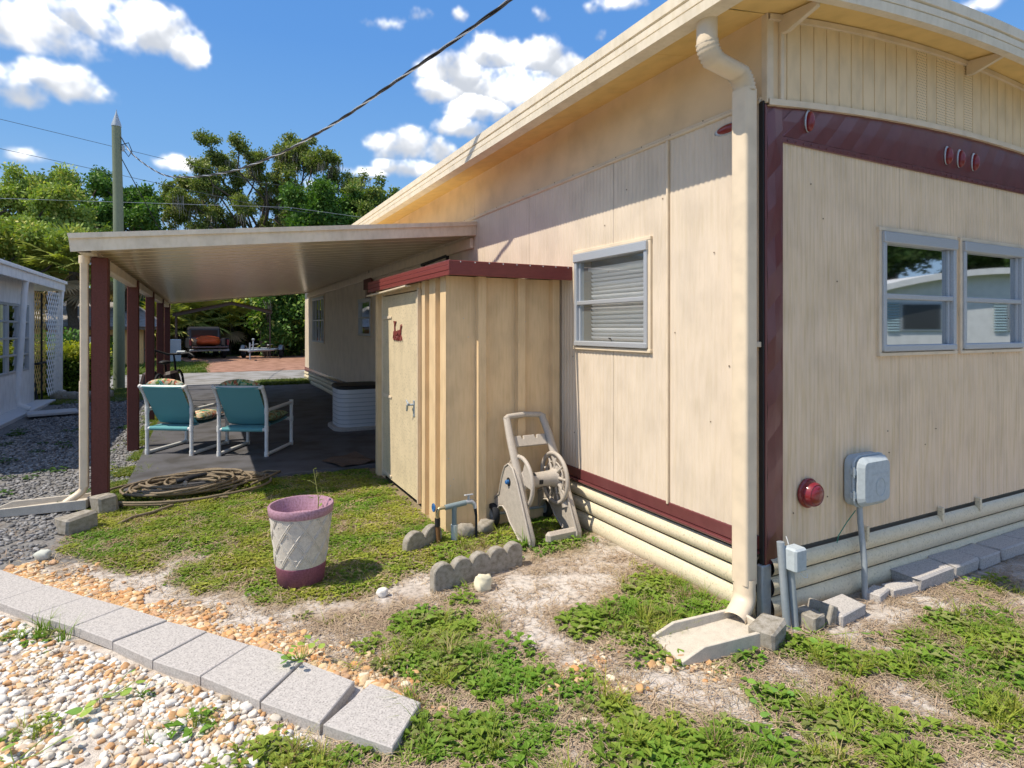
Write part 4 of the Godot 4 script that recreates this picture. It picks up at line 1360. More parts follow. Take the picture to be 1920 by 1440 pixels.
func make_carport() -> void:
	var CP := thing("carport", "cream flat roofed carport on five maroon posts built against the home", "carport", Vector3(-0.84, 0, -6.53))
	var at := CP.position
	var b := MB.new()
	var z0 := -18.3
	var z1 := -6.16
	var pans := 40
	var pan := MB.new()                                # one ribbed roof pan, shared
	var w := (z1 - z0) / pans
	var slope := 0.405 / 3.72
	var p := [Vector2(0, 0.012), Vector2(0.0, 0.0), Vector2(w * 0.42, 0.0), Vector2(w * 0.46, 0.010), Vector2(w * 0.54, 0.010), Vector2(w * 0.58, 0.0), Vector2(w - 0.006, 0.0), Vector2(w - 0.006, 0.014)]
	for i in p.size() - 1:
		var a := Vector3(0, p[i].y, p[i].x)
		var c := Vector3(0, p[i + 1].y, p[i + 1].x)
		var run := Vector3(3.66, 3.66 * slope, 0)
		pan.oquad(a, c, c + run, a + run, Vector3(0, -1, -0.01 if i == 0 else 0.0))
	pan.oquad(Vector3(0, 0.05, 0), Vector3(0, 0.05, w), Vector3(3.66, 3.66 * slope + 0.05, w), Vector3(3.66, 3.66 * slope + 0.05, 0), Vector3.UP)
	var pm := pan.mesh()
	for k in pans:
		var o := inst("roof_pan", pm, M.carportpan, CP)
		o.position = Vector3(-0.92, carport_y(-0.92), z0 + k * w) - at
	# front and back fascia, two steps
	for q: Array in [[z1, 1.0], [z0, -1.0]]:
		b = MB.new()
		var zf: float = q[0]
		var d: float = q[1]
		for s: Array in [[-0.005, 0.0, 0.108, 0.026], [0.012, 0.108, 0.152, 0.046]]:
			var xa: float = -1.0 - 0.02 * (s[2] - 0.1) * 10.0
			var ya := carport_y(-1.0) - 0.03
			var yb := carport_y(2.74) - 0.025
			var q0 := zf
			var q1: float = zf + d * s[3]
			var bot0 := Vector3(xa, ya + s[1], q1)
			var bot1 := Vector3(W - 0.004, yb + s[1], q1)
			var top0 := Vector3(xa - 0.012, ya + s[2], q1)
			var top1 := Vector3(W - 0.004, yb + s[2], q1)
			var back := Vector3(0, 0, q0 - q1)
			b.oquad(bot0, bot1, top1, top0, Vector3(0, 0, d))
			b.oquad(bot0 + back, bot1 + back, top1 + back, top0 + back, Vector3(0, 0, -d))
			b.oquad(bot0, bot1, bot1 + back, bot0 + back, Vector3.DOWN)
			b.oquad(top0, top1, top1 + back, top0 + back, Vector3.UP)
			b.oquad(bot0, top0, top0 + back, bot0 + back, Vector3.LEFT)
			b.oquad(bot1, top1, top1 + back, bot1 + back, Vector3.RIGHT)
		for i in b.v.size():
			b.v[i] -= at
		part("fascia", b, M.fascia, CP)
	# gutter along the low side
	b = MB.new()
	var y := carport_y(-0.98) - 0.03
	var gp := [Vector2(-0.86, y + 0.15), Vector2(-0.86, y + 0.0), Vector2(-0.955, y - 0.002), Vector2(-0.99, y + 0.06), Vector2(-1.01, y + 0.105), Vector2(-1.03, y + 0.15), Vector2(-1.02, y + 0.156), Vector2(-0.99, y + 0.11), Vector2(-0.94, y + 0.01), Vector2(-0.87, y + 0.012), Vector2(-0.87, y + 0.15)]
	for i in gp.size() - 1:
		var u: Vector2 = gp[i]
		var v: Vector2 = gp[i + 1]
		b.quad(Vector3(u.x, u.y, z1) - at, Vector3(u.x, u.y, z0) - at, Vector3(v.x, v.y, z0) - at, Vector3(v.x, v.y, z1) - at)
	part("gutter", b, M.fascia, CP)
	b = MB.new()                                       # header beam over the posts
	b.span(Vector3(-0.885, y - 0.10, z0 + 0.05) - at, Vector3(-0.795, y - 0.004, z1 - 0.40) - at, 0.006)
	part("header_beam", b, M.trim, CP)
	b = MB.new()
	b.span(Vector3(W - 0.05, 2.52, z0) - at, Vector3(W - 0.008, 2.64, z1 - 0.03) - at, 0.006)
	part("wall_ledger", b, M.trim, CP)
	for z: float in [-6.53, -9.33, -12.1, -14.8, -17.45]:
		b = MB.new()
		b.box(Vector3(0, (y - 0.006) / 2 - 0.02, z - at.z), Vector3(0.13, y - 0.006 + 0.04, 0.13), 0.008)
		part("post", b, M.maroon_post, CP)
	# downspout on the first post
	var dsp := group_part("downspout", CP)
	b = MB.new()
	b.extrude(PackedVector2Array(_rounded(0.062, 0.075, 0.012)), 1.12, 0.0)
	_stand(b, Vector3(-0.955, 1.66, -6.49) - at)
	part("pipe", b, M.trim, dsp)
	b = MB.new()
	b.extrude(PackedVector2Array(_rounded(0.068, 0.081, 0.014)), 0.95, 0.0)
	_stand(b, Vector3(-0.958, 0.66, -6.49) - at)
	part("pipe", b, M.trim, dsp)
	b = MB.new()
	var low := []
	for k in 8:
		var a := k / 7.0 * 1.05
		low.append(Vector3(-0.958 - 0.10 * (1.0 - cos(a)), 0.20 - 0.10 * sin(a), -6.49 + 0.02 * (1.0 - cos(a))) - at)
	low.append(low[-1] + (low[-1] - low[-2]).normalized() * 0.10)
	b.tube(low, 0.040, 12, false, Vector2(0.85, 1.0), 0.0, Vector3.BACK)
	part("shoe", b, M.trim, dsp)
	b = MB.new()
	b.tube([Vector3(-0.955, 2.26, -6.49) - at, Vector3(-0.955, 2.19, -6.49) - at], 0.045, 10)
	part("outlet", b, M.trim, dsp)
	# parking slab with its joints
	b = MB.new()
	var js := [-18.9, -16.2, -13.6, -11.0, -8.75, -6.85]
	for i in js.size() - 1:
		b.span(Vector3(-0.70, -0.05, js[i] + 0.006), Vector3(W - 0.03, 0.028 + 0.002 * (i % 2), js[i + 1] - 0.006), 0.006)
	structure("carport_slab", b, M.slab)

# ------------------------------------------------------------------ shed
func make_shed() -> void:
	var S := thing("storage_shed", "narrow cream metal storage shed with ribbed sides and a maroon roof edge", "shed", Vector3(1.69, 0, -4.37))
	var at := S.position
	var x0 := 0.0
	var xw := W - 0.012 - at.x
	var zf := -2.19
	# side towards the yard: sheets with raised ribs
	var b := MB.new()
	var rib := func(s0: float, s1: float, ribs: Array, deep: float) -> Array:
		var out := [[s0, 0.0]]
		for r: Array in ribs:
			out.append([r[0], 0.0])
			out.append([r[0] + 0.006, deep])
			out.append([r[1] - 0.006, deep])
			out.append([r[1], 0.0])
		out.append([s1, 0.0])
		return out
	var prof: Array = rib.call(0.0, xw, [[0.25, 0.33], [0.61, 0.69], [0.945, 1.025]], 0.05)
	for i in prof.size() - 1:
		b.oquad(Vector3(prof[i][0], -0.03, prof[i][1]), Vector3(prof[i + 1][0], -0.03, prof[i + 1][1]), Vector3(prof[i + 1][0], 2.02, prof[i + 1][1]), Vector3(prof[i][0], 2.02, prof[i][1]), Vector3(prof[i][1] - prof[i + 1][1], 0, prof[i + 1][0] - prof[i][0]))
	part("side_wall", b, M.shed, S)
	b = MB.new()                                       # door side: ribs, door opening, far strip
	for r: Array in [[-0.72, -0.001, [[-0.60, -0.50], [-0.40, -0.24], [-0.14, -0.001]]], [zf, -1.92, [[zf + 0.02, zf + 0.12]]]]:
		prof = rib.call(r[0], r[1], r[2], 0.045)
		for i in prof.size() - 1:
			b.oquad(Vector3(0.045 - prof[i][1], -0.03, prof[i][0]), Vector3(0.045 - prof[i + 1][1], -0.03, prof[i + 1][0]), Vector3(0.045 - prof[i + 1][1], 2.02, prof[i + 1][0]), Vector3(0.045 - prof[i][1], 2.02, prof[i][0]), Vector3(-(prof[i + 1][0] - prof[i][0]), 0, -(prof[i + 1][1] - prof[i][1])))
	b.span(Vector3(0.02, 1.955, -1.92), Vector3(0.06, 2.02, -0.72), 0.004)
	part("front_wall", b, M.shed, S)
	b = MB.new()
	b.span(Vector3(0.05, -0.03, zf - 0.005), Vector3(xw, 2.02, zf), 0.0)
	b.span(Vector3(0.05, 1.99, zf + 0.01), Vector3(xw, 2.01, -0.04), 0.0)
	part("back_wall", b, M.shed, S)
	var D := group_part("door", S)
	b = MB.new()
	b.span(Vector3(0.012, 0.05, -1.90), Vector3(0.034, 1.945, -0.745), 0.005)
	part("leaf", b, M.sheddoor, D)
	b = MB.new()
	b.span(Vector3(0.004, 0.03, -1.925), Vector3(0.04, 1.965, -1.905), 0.003)
	b.span(Vector3(0.004, 0.03, -0.735), Vector3(0.04, 1.965, -0.72), 0.003)
	part("jamb", b, M.trim, D)
	for y: float in [1.72, 0.90, 0.09]:
		b = MB.new()
		b.extrude(PackedVector2Array([Vector2(0, -0.02), Vector2(0.34, -0.011), Vector2(0.345, 0.011), Vector2(0, 0.02)]), 0.008, 0.002)
		_face_left(b, Vector3(0.006, y, -1.90))
		part("hinge", b, M.trim, D)
	var hd := group_part("handle", D)
	b = MB.new()
	b.span(Vector3(0.004, 0.80, -0.85), Vector3(0.012, 0.95, -0.815), 0.003)
	b.tube([Vector3(0.01, 0.91, -0.835), Vector3(-0.035, 0.91, -0.835), Vector3(-0.045, 0.905, -0.86), Vector3(-0.042, 0.85, -0.885)], [0.010, 0.010, 0.011, 0.008], 8)
	b.tube([Vector3(-0.042, 0.915, -0.83), Vector3(-0.042, 0.945, -0.90)], [0.011, 0.007], 8)
	part("lever", b, M.galv, hd)
	# horse and carriage ornament on the door
	var em := group_part("carriage_ornament", D)
	var k := 0.30
	b = MB.new()                                       # carriage body and canopy
	for poly: Array in [
			[[0.02, 0.30], [0.36, 0.28], [0.40, 0.40], [0.36, 0.52], [0.24, 0.50], [0.20, 0.74], [0.30, 0.90], [0.34, 0.96], [0.06, 0.98], [0.04, 0.92], [0.12, 0.88], [0.14, 0.52], [0.04, 0.50]],
			[[0.36, 0.30], [0.60, 0.36], [0.62, 0.42], [0.38, 0.40]],
			[[0.50, 0.34], [0.60, 0.30], [0.80, 0.30], [0.88, 0.40], [0.90, 0.62], [0.98, 0.74], [0.92, 0.82], [0.84, 0.78], [0.80, 0.60], [0.66, 0.54], [0.52, 0.56], [0.46, 0.46]],
			[[0.52, 0.36], [0.58, 0.36], [0.62, 0.20], [0.58, 0.06], [0.53, 0.06], [0.56, 0.20]],
			[[0.62, 0.34], [0.68, 0.34], [0.74, 0.20], [0.80, 0.08], [0.75, 0.06], [0.67, 0.18]],
			[[0.78, 0.36], [0.85, 0.36], [0.94, 0.24], [0.98, 0.10], [0.93, 0.08], [0.87, 0.22]]]:
		var pv := PackedVector2Array()
		for q: Array in poly:
			pv.append(Vector2(q[0] * k, q[1] * k * 0.72))
		b.extrude(pv, 0.010, 0.002)
	for wc: Array in [[0.12, 0.22, 0.12], [0.36, 0.18, 0.09]]:
		var ring := []
		for i in 15:
			ring.append(Vector3((wc[0] + wc[2] * cos(i * TAU / 14)) * k, (wc[1] + wc[2] * sin(i * TAU / 14)) * k * 0.72, 0))
		b.tube(ring, 0.006, 5, false)
		for i in 4:
			var a := i * PI / 4
			b.tube([Vector3((wc[0] + wc[2] * cos(a)) * k, (wc[1] + wc[2] * sin(a)) * k * 0.72, 0), Vector3((wc[0] - wc[2] * cos(a)) * k, (wc[1] - wc[2] * sin(a)) * k * 0.72, 0)], 0.003, 4, false)
	_face_left(b, Vector3(0.006, 1.47, -1.49))
	part("silhouette", b, M.trimred, em)
	# roof and its maroon edge
	b = MB.new()
	b.span(Vector3(-0.05, 2.09, zf - 0.02), Vector3(xw, 2.10, 0.21))
	part("roof_sheet", b, M.trimred, S)
	b = MB.new()
	b.span(Vector3(-0.066, 2.005, 0.225), Vector3(xw - 0.012, 2.118, 0.245), 0.004)
	part("roof_edge", b, M.trimred, S)
	b = MB.new()
	for i in 3:                                        # pressed lines along the edge
		b.span(Vector3(-0.074 - 0.002 * (i % 2), 2.005 + i * 0.038, zf - 0.02), Vector3(-0.05, 2.042 + i * 0.038, 0.246), 0.003)
	part("roof_edge", b, M.trimred, S)
	b = MB.new()
	b.span(Vector3(-0.06, 2.005, zf - 0.035), Vector3(xw, 2.118, zf - 0.022), 0.004)
	part("roof_edge", b, M.trimred, S)
	b = MB.new()                                       # bent drip strip hanging over the door
	b.sweep([Vector3(-0.03, 1.985, 0), Vector3(-0.03, 1.975, 0), Vector3(-0.085, 1.972, 0), Vector3(-0.085, 1.985, 0)], Vector3(0, -0.012, zf - 0.05), Vector3(0, 0.012, -0.80), true)
	part("drip_strip", b, M.trim, S)
	rng.seed = 12
	b = MB.new()
	for i in 9:
		b.box(Vector3(0.02 + i * 0.12, 2.106, 0.248), Vector3(0.010, 0.010, 0.006), 0.003)
	for i in 18:
		b.box(Vector3(rng.randf_range(0.02, 0.95), rng.randf_range(0.1, 1.9), 0.001), Vector3(0.007, 0.007, 0.004), 0.002)
	part("screws", b, M.alu, S).set_meta("kind", "stuff")

func _face_left(b: MB, at: Vector3) -> void:         # a drawing in x and y hung on a wall that faces -x; drawing's x runs towards +z
	for i in b.v.size():
		var p := b.v[i]
		b.v[i] = Vector3(-p.z, p.y, p.x) + at
		var q := b.n[i]
		b.n[i] = Vector3(-q.z, q.y, q.x)

# ------------------------------------------------------------------ things in the yard
func make_slabs() -> void:
	var R := [[-1.179, -4.952], [-0.849, -4.525], [-0.609, -4.22], [-0.394, -3.957], [-0.173, -3.669], [0.017, -3.443], [0.204, -3.199], [0.417, -2.927], [0.598, -2.656]]
	var L := [[-1.37, -4.79], [-1.060, -4.38], [-0.839, -4.09], [-0.610, -3.816], [-0.409, -3.546], [-0.219, -3.258], [-0.017, -3.008], [0.206, -2.690], [0.407, -2.432]]
	var quads := []
	for i in 8:
		quads.append([R[i], R[i + 1], L[i + 1], L[i]])
	quads.append([[0.652, -2.610], [0.812, -2.380], [0.624, -2.165], [0.412, -2.420]])
	rng.seed = 31
	for i in quads.size():
		var q: Array = quads[i]
		var c := Vector2.ZERO
		for p: Array in q:
			c += Vector2(p[0], p[1]) / 4.0
		var poly := PackedVector2Array()
		for p: Array in q:
			var d := Vector2(p[0], p[1]) - c
			poly.append(Vector2(d.x, -d.y) * (1.0 - 0.005 / d.length()))
		if Geometry2D.is_polygon_clockwise(poly):
			poly.reverse()
		var b := MB.new()
		b.extrude(poly, 0.052, 0.004)
		_stand(b, Vector3.ZERO)
		b.T = Transform3D.IDENTITY
		var last := i == quads.size() - 1
		var o := single("paving_slab", b, M.concrete, "square grey concrete slab lying loose and turned at the end of the slab row" if last else "square grey concrete slab laid edge to edge in the row between pebble beds", "paving slab", Vector3(c.x, 0.012 + rng.randf_range(-0.004, 0.004), c.y), 0.0, "" if last else "slabs of the row")
		o.rotation.x = rng.randf_range(-0.012, 0.012)
		o.rotation.z = rng.randf_range(-0.012, 0.012)

func chunk(called: String, label: String, category: String, at: Vector3, size: Vector3, turn: float, m: Material, group := "", tilt := 0.0, seed_ := 1) -> void:
	var b := MB.new()                                  # a block with broken, uneven faces
	var r := RandomNumberGenerator.new()
	r.seed = seed_
	b.box(Vector3.ZERO, size, minf(size.y, size.x) * 0.10)
	var moved := {}
	for i in b.v.size():
		var key := (b.v[i] * 1000.0).round()
		if not moved.has(key):
			moved[key] = Vector3(r.randfn(0, 0.03), r.randfn(0, 0.05), r.randfn(0, 0.03)) * size
		b.v[i] += moved[key]
	var o := single(called, b, m, label, category, at, turn, group)
	o.rotation.z = tilt

func make_blocks() -> void:
	chunk("concrete_chunk", "broken pale concrete chunk lying beside the gutter shoe at the house corner", "concrete chunk", Vector3(2.555, 0.045, -2.075), Vector3(0.19, 0.11, 0.13), 0.35, M.oldconcrete, "", 0.06, 3)
	chunk("concrete_block", "small grey concrete block half sunk just right of the twin conduits", "concrete block", Vector3(2.905, 0.03, -2.10), Vector3(0.11, 0.08, 0.13), 0.1, M.oldconcrete, "", -0.05, 4)
	chunk("concrete_block", "upright grey concrete block leaning against the flat pale slab by the wall", "concrete block", Vector3(3.015, 0.04, -2.10), Vector3(0.07, 0.11, 0.14), 0.12, M.oldconcrete, "", -0.35, 5)
	chunk("edge_slab", "flat pale concrete slab on the sand left of the meter conduit", "concrete slab", Vector3(3.17, 0.022, -2.09), Vector3(0.24, 0.07, 0.15), 0.06, M.concrete, "", 0.02, 6)
	chunk("brick", "small tan brick lying at the foot of the grey conduit", "brick", Vector3(3.575, 0.012, -2.135), Vector3(0.15, 0.05, 0.09), 0.25, M.concrete, "", 0.0, 7)
	chunk("brick", "whitish brick lying in the sun beside the first shaded edging block", "brick", Vector3(3.755, 0.018, -2.105), Vector3(0.20, 0.055, 0.085), -0.12, M.concrete, "", 0.0, 8)
	var xs := [4.06, 4.42, 4.72, 5.06, 5.42]
	for i in xs.size():
		chunk("edging_block", "rough grey concrete edging block laid along the skirting in shade", "edging block", Vector3(xs[i], 0.035, -2.135), Vector3([0.38, 0.29, 0.27, 0.34, 0.34][i], 0.09, 0.17), 0.02 * (i % 3 - 1), M.concrete, "blocks along the skirting", 0.0, 20 + i)
	chunk("concrete_chunk", "long weathered concrete chunk lying at the edge of gravel and lawn", "concrete chunk", Vector3(-0.90, 0.05, -5.80), Vector3(0.25, 0.14, 0.15), 0.75, M.oldconcrete, "", 0.0, 11)
	chunk("concrete_chunk", "weathered concrete chunk leaning against the foot of the nearest carport post", "concrete chunk", Vector3(-0.79, 0.055, -6.33), Vector3(0.15, 0.15, 0.20), 0.5, M.oldconcrete, "", 0.1, 12)
	var b := MB.new()
	b.rock(Vector3(0, 0.03, 0), Vector3(0.055, 0.05, 0.05), 5, 0.3, 12, 8)
	single("limestone_rock", b, mat(lin(0.66, 0.61, 0.46), 0.9, 0.2), "knobbly pale limestone rock in front of the scalloped edging", "rock", Vector3(1.535, 0.0, -3.33))
	b = MB.new()
	b.rock(Vector3(0, 0.012, 0), Vector3(0.035, 0.025, 0.028), 6, 0.2)
	single("white_stone", b, mat(lin(0.74, 0.70, 0.64), 0.85, 0.2), "single white stone on bare sand between planter and scalloped edging", "stone", Vector3(0.95, 0.0, -3.52))
	b = MB.new()
	b.rock(Vector3(0, 0.02, 0), Vector3(0.05, 0.035, 0.04), 9, 0.2)
	single("white_stone", b, mat(lin(0.50, 0.52, 0.47), 0.85, 0.2), "smooth greyish stone on the gravel near the head of the slab row", "stone", Vector3(-1.0, 0.0, -5.17))
	for k in 2:
		b = MB.new()
		b.rock(Vector3(0, 0.02, 0), Vector3(0.075, 0.055, 0.055), 30 + k, 0.2)
		single("border_stone", b, M.oldconcrete, "rounded tan border stone in the grass by the shed foot", "stone", Vector3(1.82 + k * 0.17, 0.005, -4.275), 0.4 * k, "border stones by the shed")
	# scalloped edging
	for q: Array in [[Vector3(1.235, 0.0, -3.435), Vector3(1.925, 0.0, -3.575), 5, 0.155, "grey scalloped concrete edging of five humps standing before the hose reel"], [Vector3(1.275, 0.0, -4.12), Vector3(1.60, 0.0, -4.275), 2, 0.125, "short grey scalloped concrete edging of two humps beside the standpipe"]]:
		var a: Vector3 = q[0]
		var e: Vector3 = q[1]
		var n: int = q[2]
		var l := (e - a).length()
		var poly := PackedVector2Array([Vector2(0, -0.03), Vector2(l, -0.03)])
		for i in range(n - 1, -1, -1):
			for k in 9:
				var t := k / 8.0 * PI
				var w := l / n
				if k == 8 and i > 0:
					continue
				poly.append(Vector2((i + 0.5) * w + cos(t) * w * 0.5, q[3] - w * 0.42 + sin(t) * w * 0.42))
		b = MB.new()
		b.extrude(poly, 0.058, 0.006)
		single("scalloped_edging", b, M.oldconcrete, q[4], "garden edging", a, atan2(-(e - a).z, (e - a).x))
	# splash blocks
	for q: Array in [[Vector3(2.29, 0.0, -2.205), 0.52, 0.27, 3.0, "tan plastic splash block under the house downspout shoe"], [Vector3(-1.28, 0.0, -6.56), 0.72, 0.27, 3.05, "tan plastic splash block under the carport downspout on gravel"]]:
		b = MB.new()                                   # tray: x away from the spout
		var l: float = q[1]
		var w: float = q[2]
		b.extrude(PackedVector2Array([Vector2(-l / 2, 0.0), Vector2(l / 2, 0.0), Vector2(l / 2, 0.012), Vector2(-l / 2 + 0.02, 0.045), Vector2(-l / 2, 0.045)]), w - 0.04, 0.002)
		for s: float in [-1.0, 1.0]:
			b.T = Transform3D(Basis.IDENTITY, Vector3(0, 0, s * (w / 2 - 0.011)))
			b.extrude(PackedVector2Array([Vector2(-l / 2 - 0.004, 0.0), Vector2(l / 2 + 0.005, 0.0), Vector2(l / 2 + 0.005, 0.022), Vector2(l / 2 - 0.12, 0.072), Vector2(-l / 2 - 0.004, 0.086)]), 0.02, 0.003)
		b.T = Transform3D(Basis.IDENTITY, Vector3(-l / 2, 0.045, 0))
		b.box(Vector3.ZERO, Vector3(0.018, 0.08, w - 0.046), 0.004)
		single("splash_block", b, M.splash, q[4], "splash block", q[0], q[3])

func make_planter() -> void:
	var P := thing("planter_pot", "tall white planter pot embossed with diamonds between purple rim and foot", "planter", Vector3(0.55, -0.005, -3.98))
	var purple := over(grain(mat(lin(0.29, 0.105, 0.165), 0.55, 0.35), M.blotch, Vector3(6, 6, 6)), M.fine, Vector3(3, 3, 3))
	var rimc := over(grain(mat(lin(0.45, 0.27, 0.36), 0.6, 0.3), M.blotch, Vector3(6, 6, 6)), M.fine, Vector3(3, 3, 3))
	var white := over(grain(mat(lin(0.70, 0.66, 0.59), 0.75, 0.25), M.mottle, Vector3(5, 5, 5)), M.pits, Vector3(2.0, 2.0, 2.0))
	var rad := func(y: float) -> float: return lerpf(0.140, 0.188, y / 0.44)
	var b := MB.new()
	b.lathe([Vector2(0.0, 0.0), Vector2(0.130, 0.0), Vector2(0.141, 0.01), Vector2(rad.call(0.118) + 0.002, 0.118), Vector2(rad.call(0.12) - 0.002, 0.122)], 40)
	part("foot_band", b, purple, P)
	b = MB.new()
	b.lathe([Vector2(rad.call(0.122), 0.122), Vector2(rad.call(0.435), 0.436)], 40)
	part("body", b, white, P)
	b = MB.new()
	b.lathe([Vector2(rad.call(0.436) + 0.004, 0.434), Vector2(rad.call(0.44) + 0.008, 0.438), Vector2(rad.call(0.49) + 0.008, 0.482), Vector2(rad.call(0.49) + 0.003, 0.49), Vector2(rad.call(0.49) - 0.008, 0.489), Vector2(rad.call(0.47) - 0.014, 0.475), Vector2(0.150, 0.40), Vector2(0.0, 0.40)], 40)
	part("rim", b, rimc, P)
	var relief_ := MB.new()
	for dir: float in [-1.0, 1.0]:
		for k in 10:
			for off: float in [-0.032, 0.032]:
				var pts := []
				for i in 9:
					var t := i / 8.0
					var y := lerpf(0.132, 0.424, t)
					var a := TAU * k / 10.0 + off + dir * t * 1.15
					pts.append(Vector3(cos(a) * (rad.call(y) + 0.0005), y, sin(a) * (rad.call(y) + 0.0005)))
				relief_.tube(pts, 0.0048, 6, false)
	part("diamond_relief", relief_, white, P)
	b = MB.new()
	for k in 20:
		for r in 3:
			var y := 0.17 + r * 0.105 + (0.052 if k % 2 else 0.0)
			if y > 0.42:
				continue
			var a := TAU * k / 20.0
			var o := Vector3(cos(a), 0.05, sin(a)) * (rad.call(y) as float) + Vector3(0, y, 0)
			var e1 := Vector3(-sin(a), 0, cos(a))
			b.ball(o, Vector3(0.005, 0.005, 0.005), 6, 4)
			for p in 4:
				var d := (e1 * cos(p * PI / 4) + Vector3.UP * sin(p * PI / 4)) * 0.014
				b.tube([o - d, o + d], [0.0015, 0.0015], 4, false)
	part("star_relief", b, white, P)
	# a weed sprouting from it
	var wd := thing("sprouting_weed", "pale yellow green weed stem sprouting from the planter pot", "plant", Vector3(0.66, 0.385, -4.02))
	b = MB.new()
	b.tube([Vector3(0, 0, 0), Vector3(0.004, 0.10, 0.0), Vector3(-0.01, 0.19, 0.004), Vector3(-0.028, 0.30, 0.0)], [0.004, 0.0035, 0.003, 0.0015], 6)
	b.tube([Vector3(0.004, 0.10, 0.0), Vector3(0.02, 0.14, 0.01), Vector3(0.025, 0.17, 0.01)], [0.0025, 0.002, 0.001], 5)
	b.tube([Vector3(-0.012, 0.20, 0.0), Vector3(-0.05, 0.23, 0.01), Vector3(-0.07, 0.235, 0.01)], [0.0022, 0.002, 0.001], 5)
	b.tube([Vector3(-0.018, 0.23, 0.0), Vector3(-0.005, 0.265, 0.0), Vector3(-0.008, 0.29, 0.0)], [0.002, 0.0016, 0.001], 5)
	part("stem", b, mat(lin(0.30, 0.33, 0.09), 0.6), wd)
	for q: Array in [[0.0, 0.09, 0.5], [0.02, 0.17, 1.6], [-0.02, 0.11, 3.2], [-0.07, 0.235, 2.9], [0.01, 0.05, 5.2], [-0.028, 0.30, 1.2]]:
		b = MB.new()
		var d := Vector3(cos(q[2]), 0.35, sin(q[2])) * 0.045
		var s := d.cross(Vector3.UP).normalized() * 0.010
		var o := Vector3(q[0], q[1], 0)
		b.quad(o, o + d * 0.5 - s, o + d, o + d * 0.5 + Vector3(0, 0.004, 0))
		b.quad(o, o + d * 0.5 + Vector3(0, 0.004, 0), o + d, o + d * 0.5 + s)
		part("leaf", b, mat(lin(0.22, 0.30, 0.06), 0.6), wd)

func make_hose() -> void:
	rng.seed = 5
	var pts := []
	var loops := 15
	for k in loops * 30:
		var a := TAU * k / 30.0
		var lp := k / 30.0
		var f := lp / loops
		var nz := nz_b.get_noise_2d(lp * 1.7, 3.0)
		var rx := 0.60 - 0.30 * absf(sin(lp * 0.83 + 0.3)) + 0.08 * nz
		var rz := 0.44 - 0.20 * absf(sin(lp * 0.61 + 1.1)) + 0.07 * nz
		var ox := 0.09 * sin(lp * 0.77)
		var oz := 0.07 * cos(lp * 0.93)
		if lp < 1.0:
			rx = 0.74
			rz = 0.52
			ox = -0.02
		pts.append(Vector3(ox + cos(a) * rx, 0.045 + 0.075 * f * (0.55 + 0.45 * sin(a * 1.0 + lp)) + 0.012 * nz_a.get_noise_2d(lp * 4.0, cos(a)), oz + sin(a) * rz))
	var b := MB.new()
	b.tube(pts, 0.0125, 7)
	var G := thing("garden_hose", "long coiled brown garden hose lying across the slab edge and lawn", "garden hose", Vector3(-0.10, 0.0, -6.72))
	part("coil", b, M.hose, G)
	b = MB.new()
	b.tube([Vector3(0.52, 0.03, 0.20), Vector3(0.72, 0.05, 0.0), Vector3(0.83, 0.05, -0.16), Vector3(0.72, 0.05, -0.26), Vector3(0.50, 0.05, -0.05), Vector3(0.34, 0.03, 0.34), Vector3(0.18, 0.015, 0.55)], 0.0125, 7)
	b.tube([Vector3(-0.70, 0.03, 0.12), Vector3(-0.60, 0.016, 0.36), Vector3(-0.25, 0.014, 0.52), Vector3(0.02, 0.014, 0.46), Vector3(0.30, 0.014, 0.52)], 0.0125, 7)
	b.tube([Vector3(-0.15, 0.014, 0.58), Vector3(-0.30, 0.014, 0.74), Vector3(-0.44, 0.010, 0.80), Vector3(-0.52, 0.008, 0.95)], 0.0125, 7)
	part("loose_end", b, M.hose, G)
	var N := thing("hose_sprinkler", "black plastic sprinkler head lying on the coiled hose", "sprinkler", Vector3(-0.14, 0.125, -6.60))
	b = MB.new()
	b.tube([Vector3(-0.10, 0, 0.03), Vector3(0.02, 0.02, 0), Vector3(0.16, 0.03, -0.05)], [0.022, 0.028, 0.018], 10)
	b.tube([Vector3(0.0, 0.0, 0.0), Vector3(-0.02, -0.005, 0.09)], 0.022, 10)
	part("barrel", b, M.black, N)
	b = MB.new()
	b.tube([Vector3(-0.02, -0.005, 0.09), Vector3(-0.022, -0.008, 0.125)], 0.019, 10)
	part("coupling", b, mat(lin(0.42, 0.36, 0.28), 0.6), N)

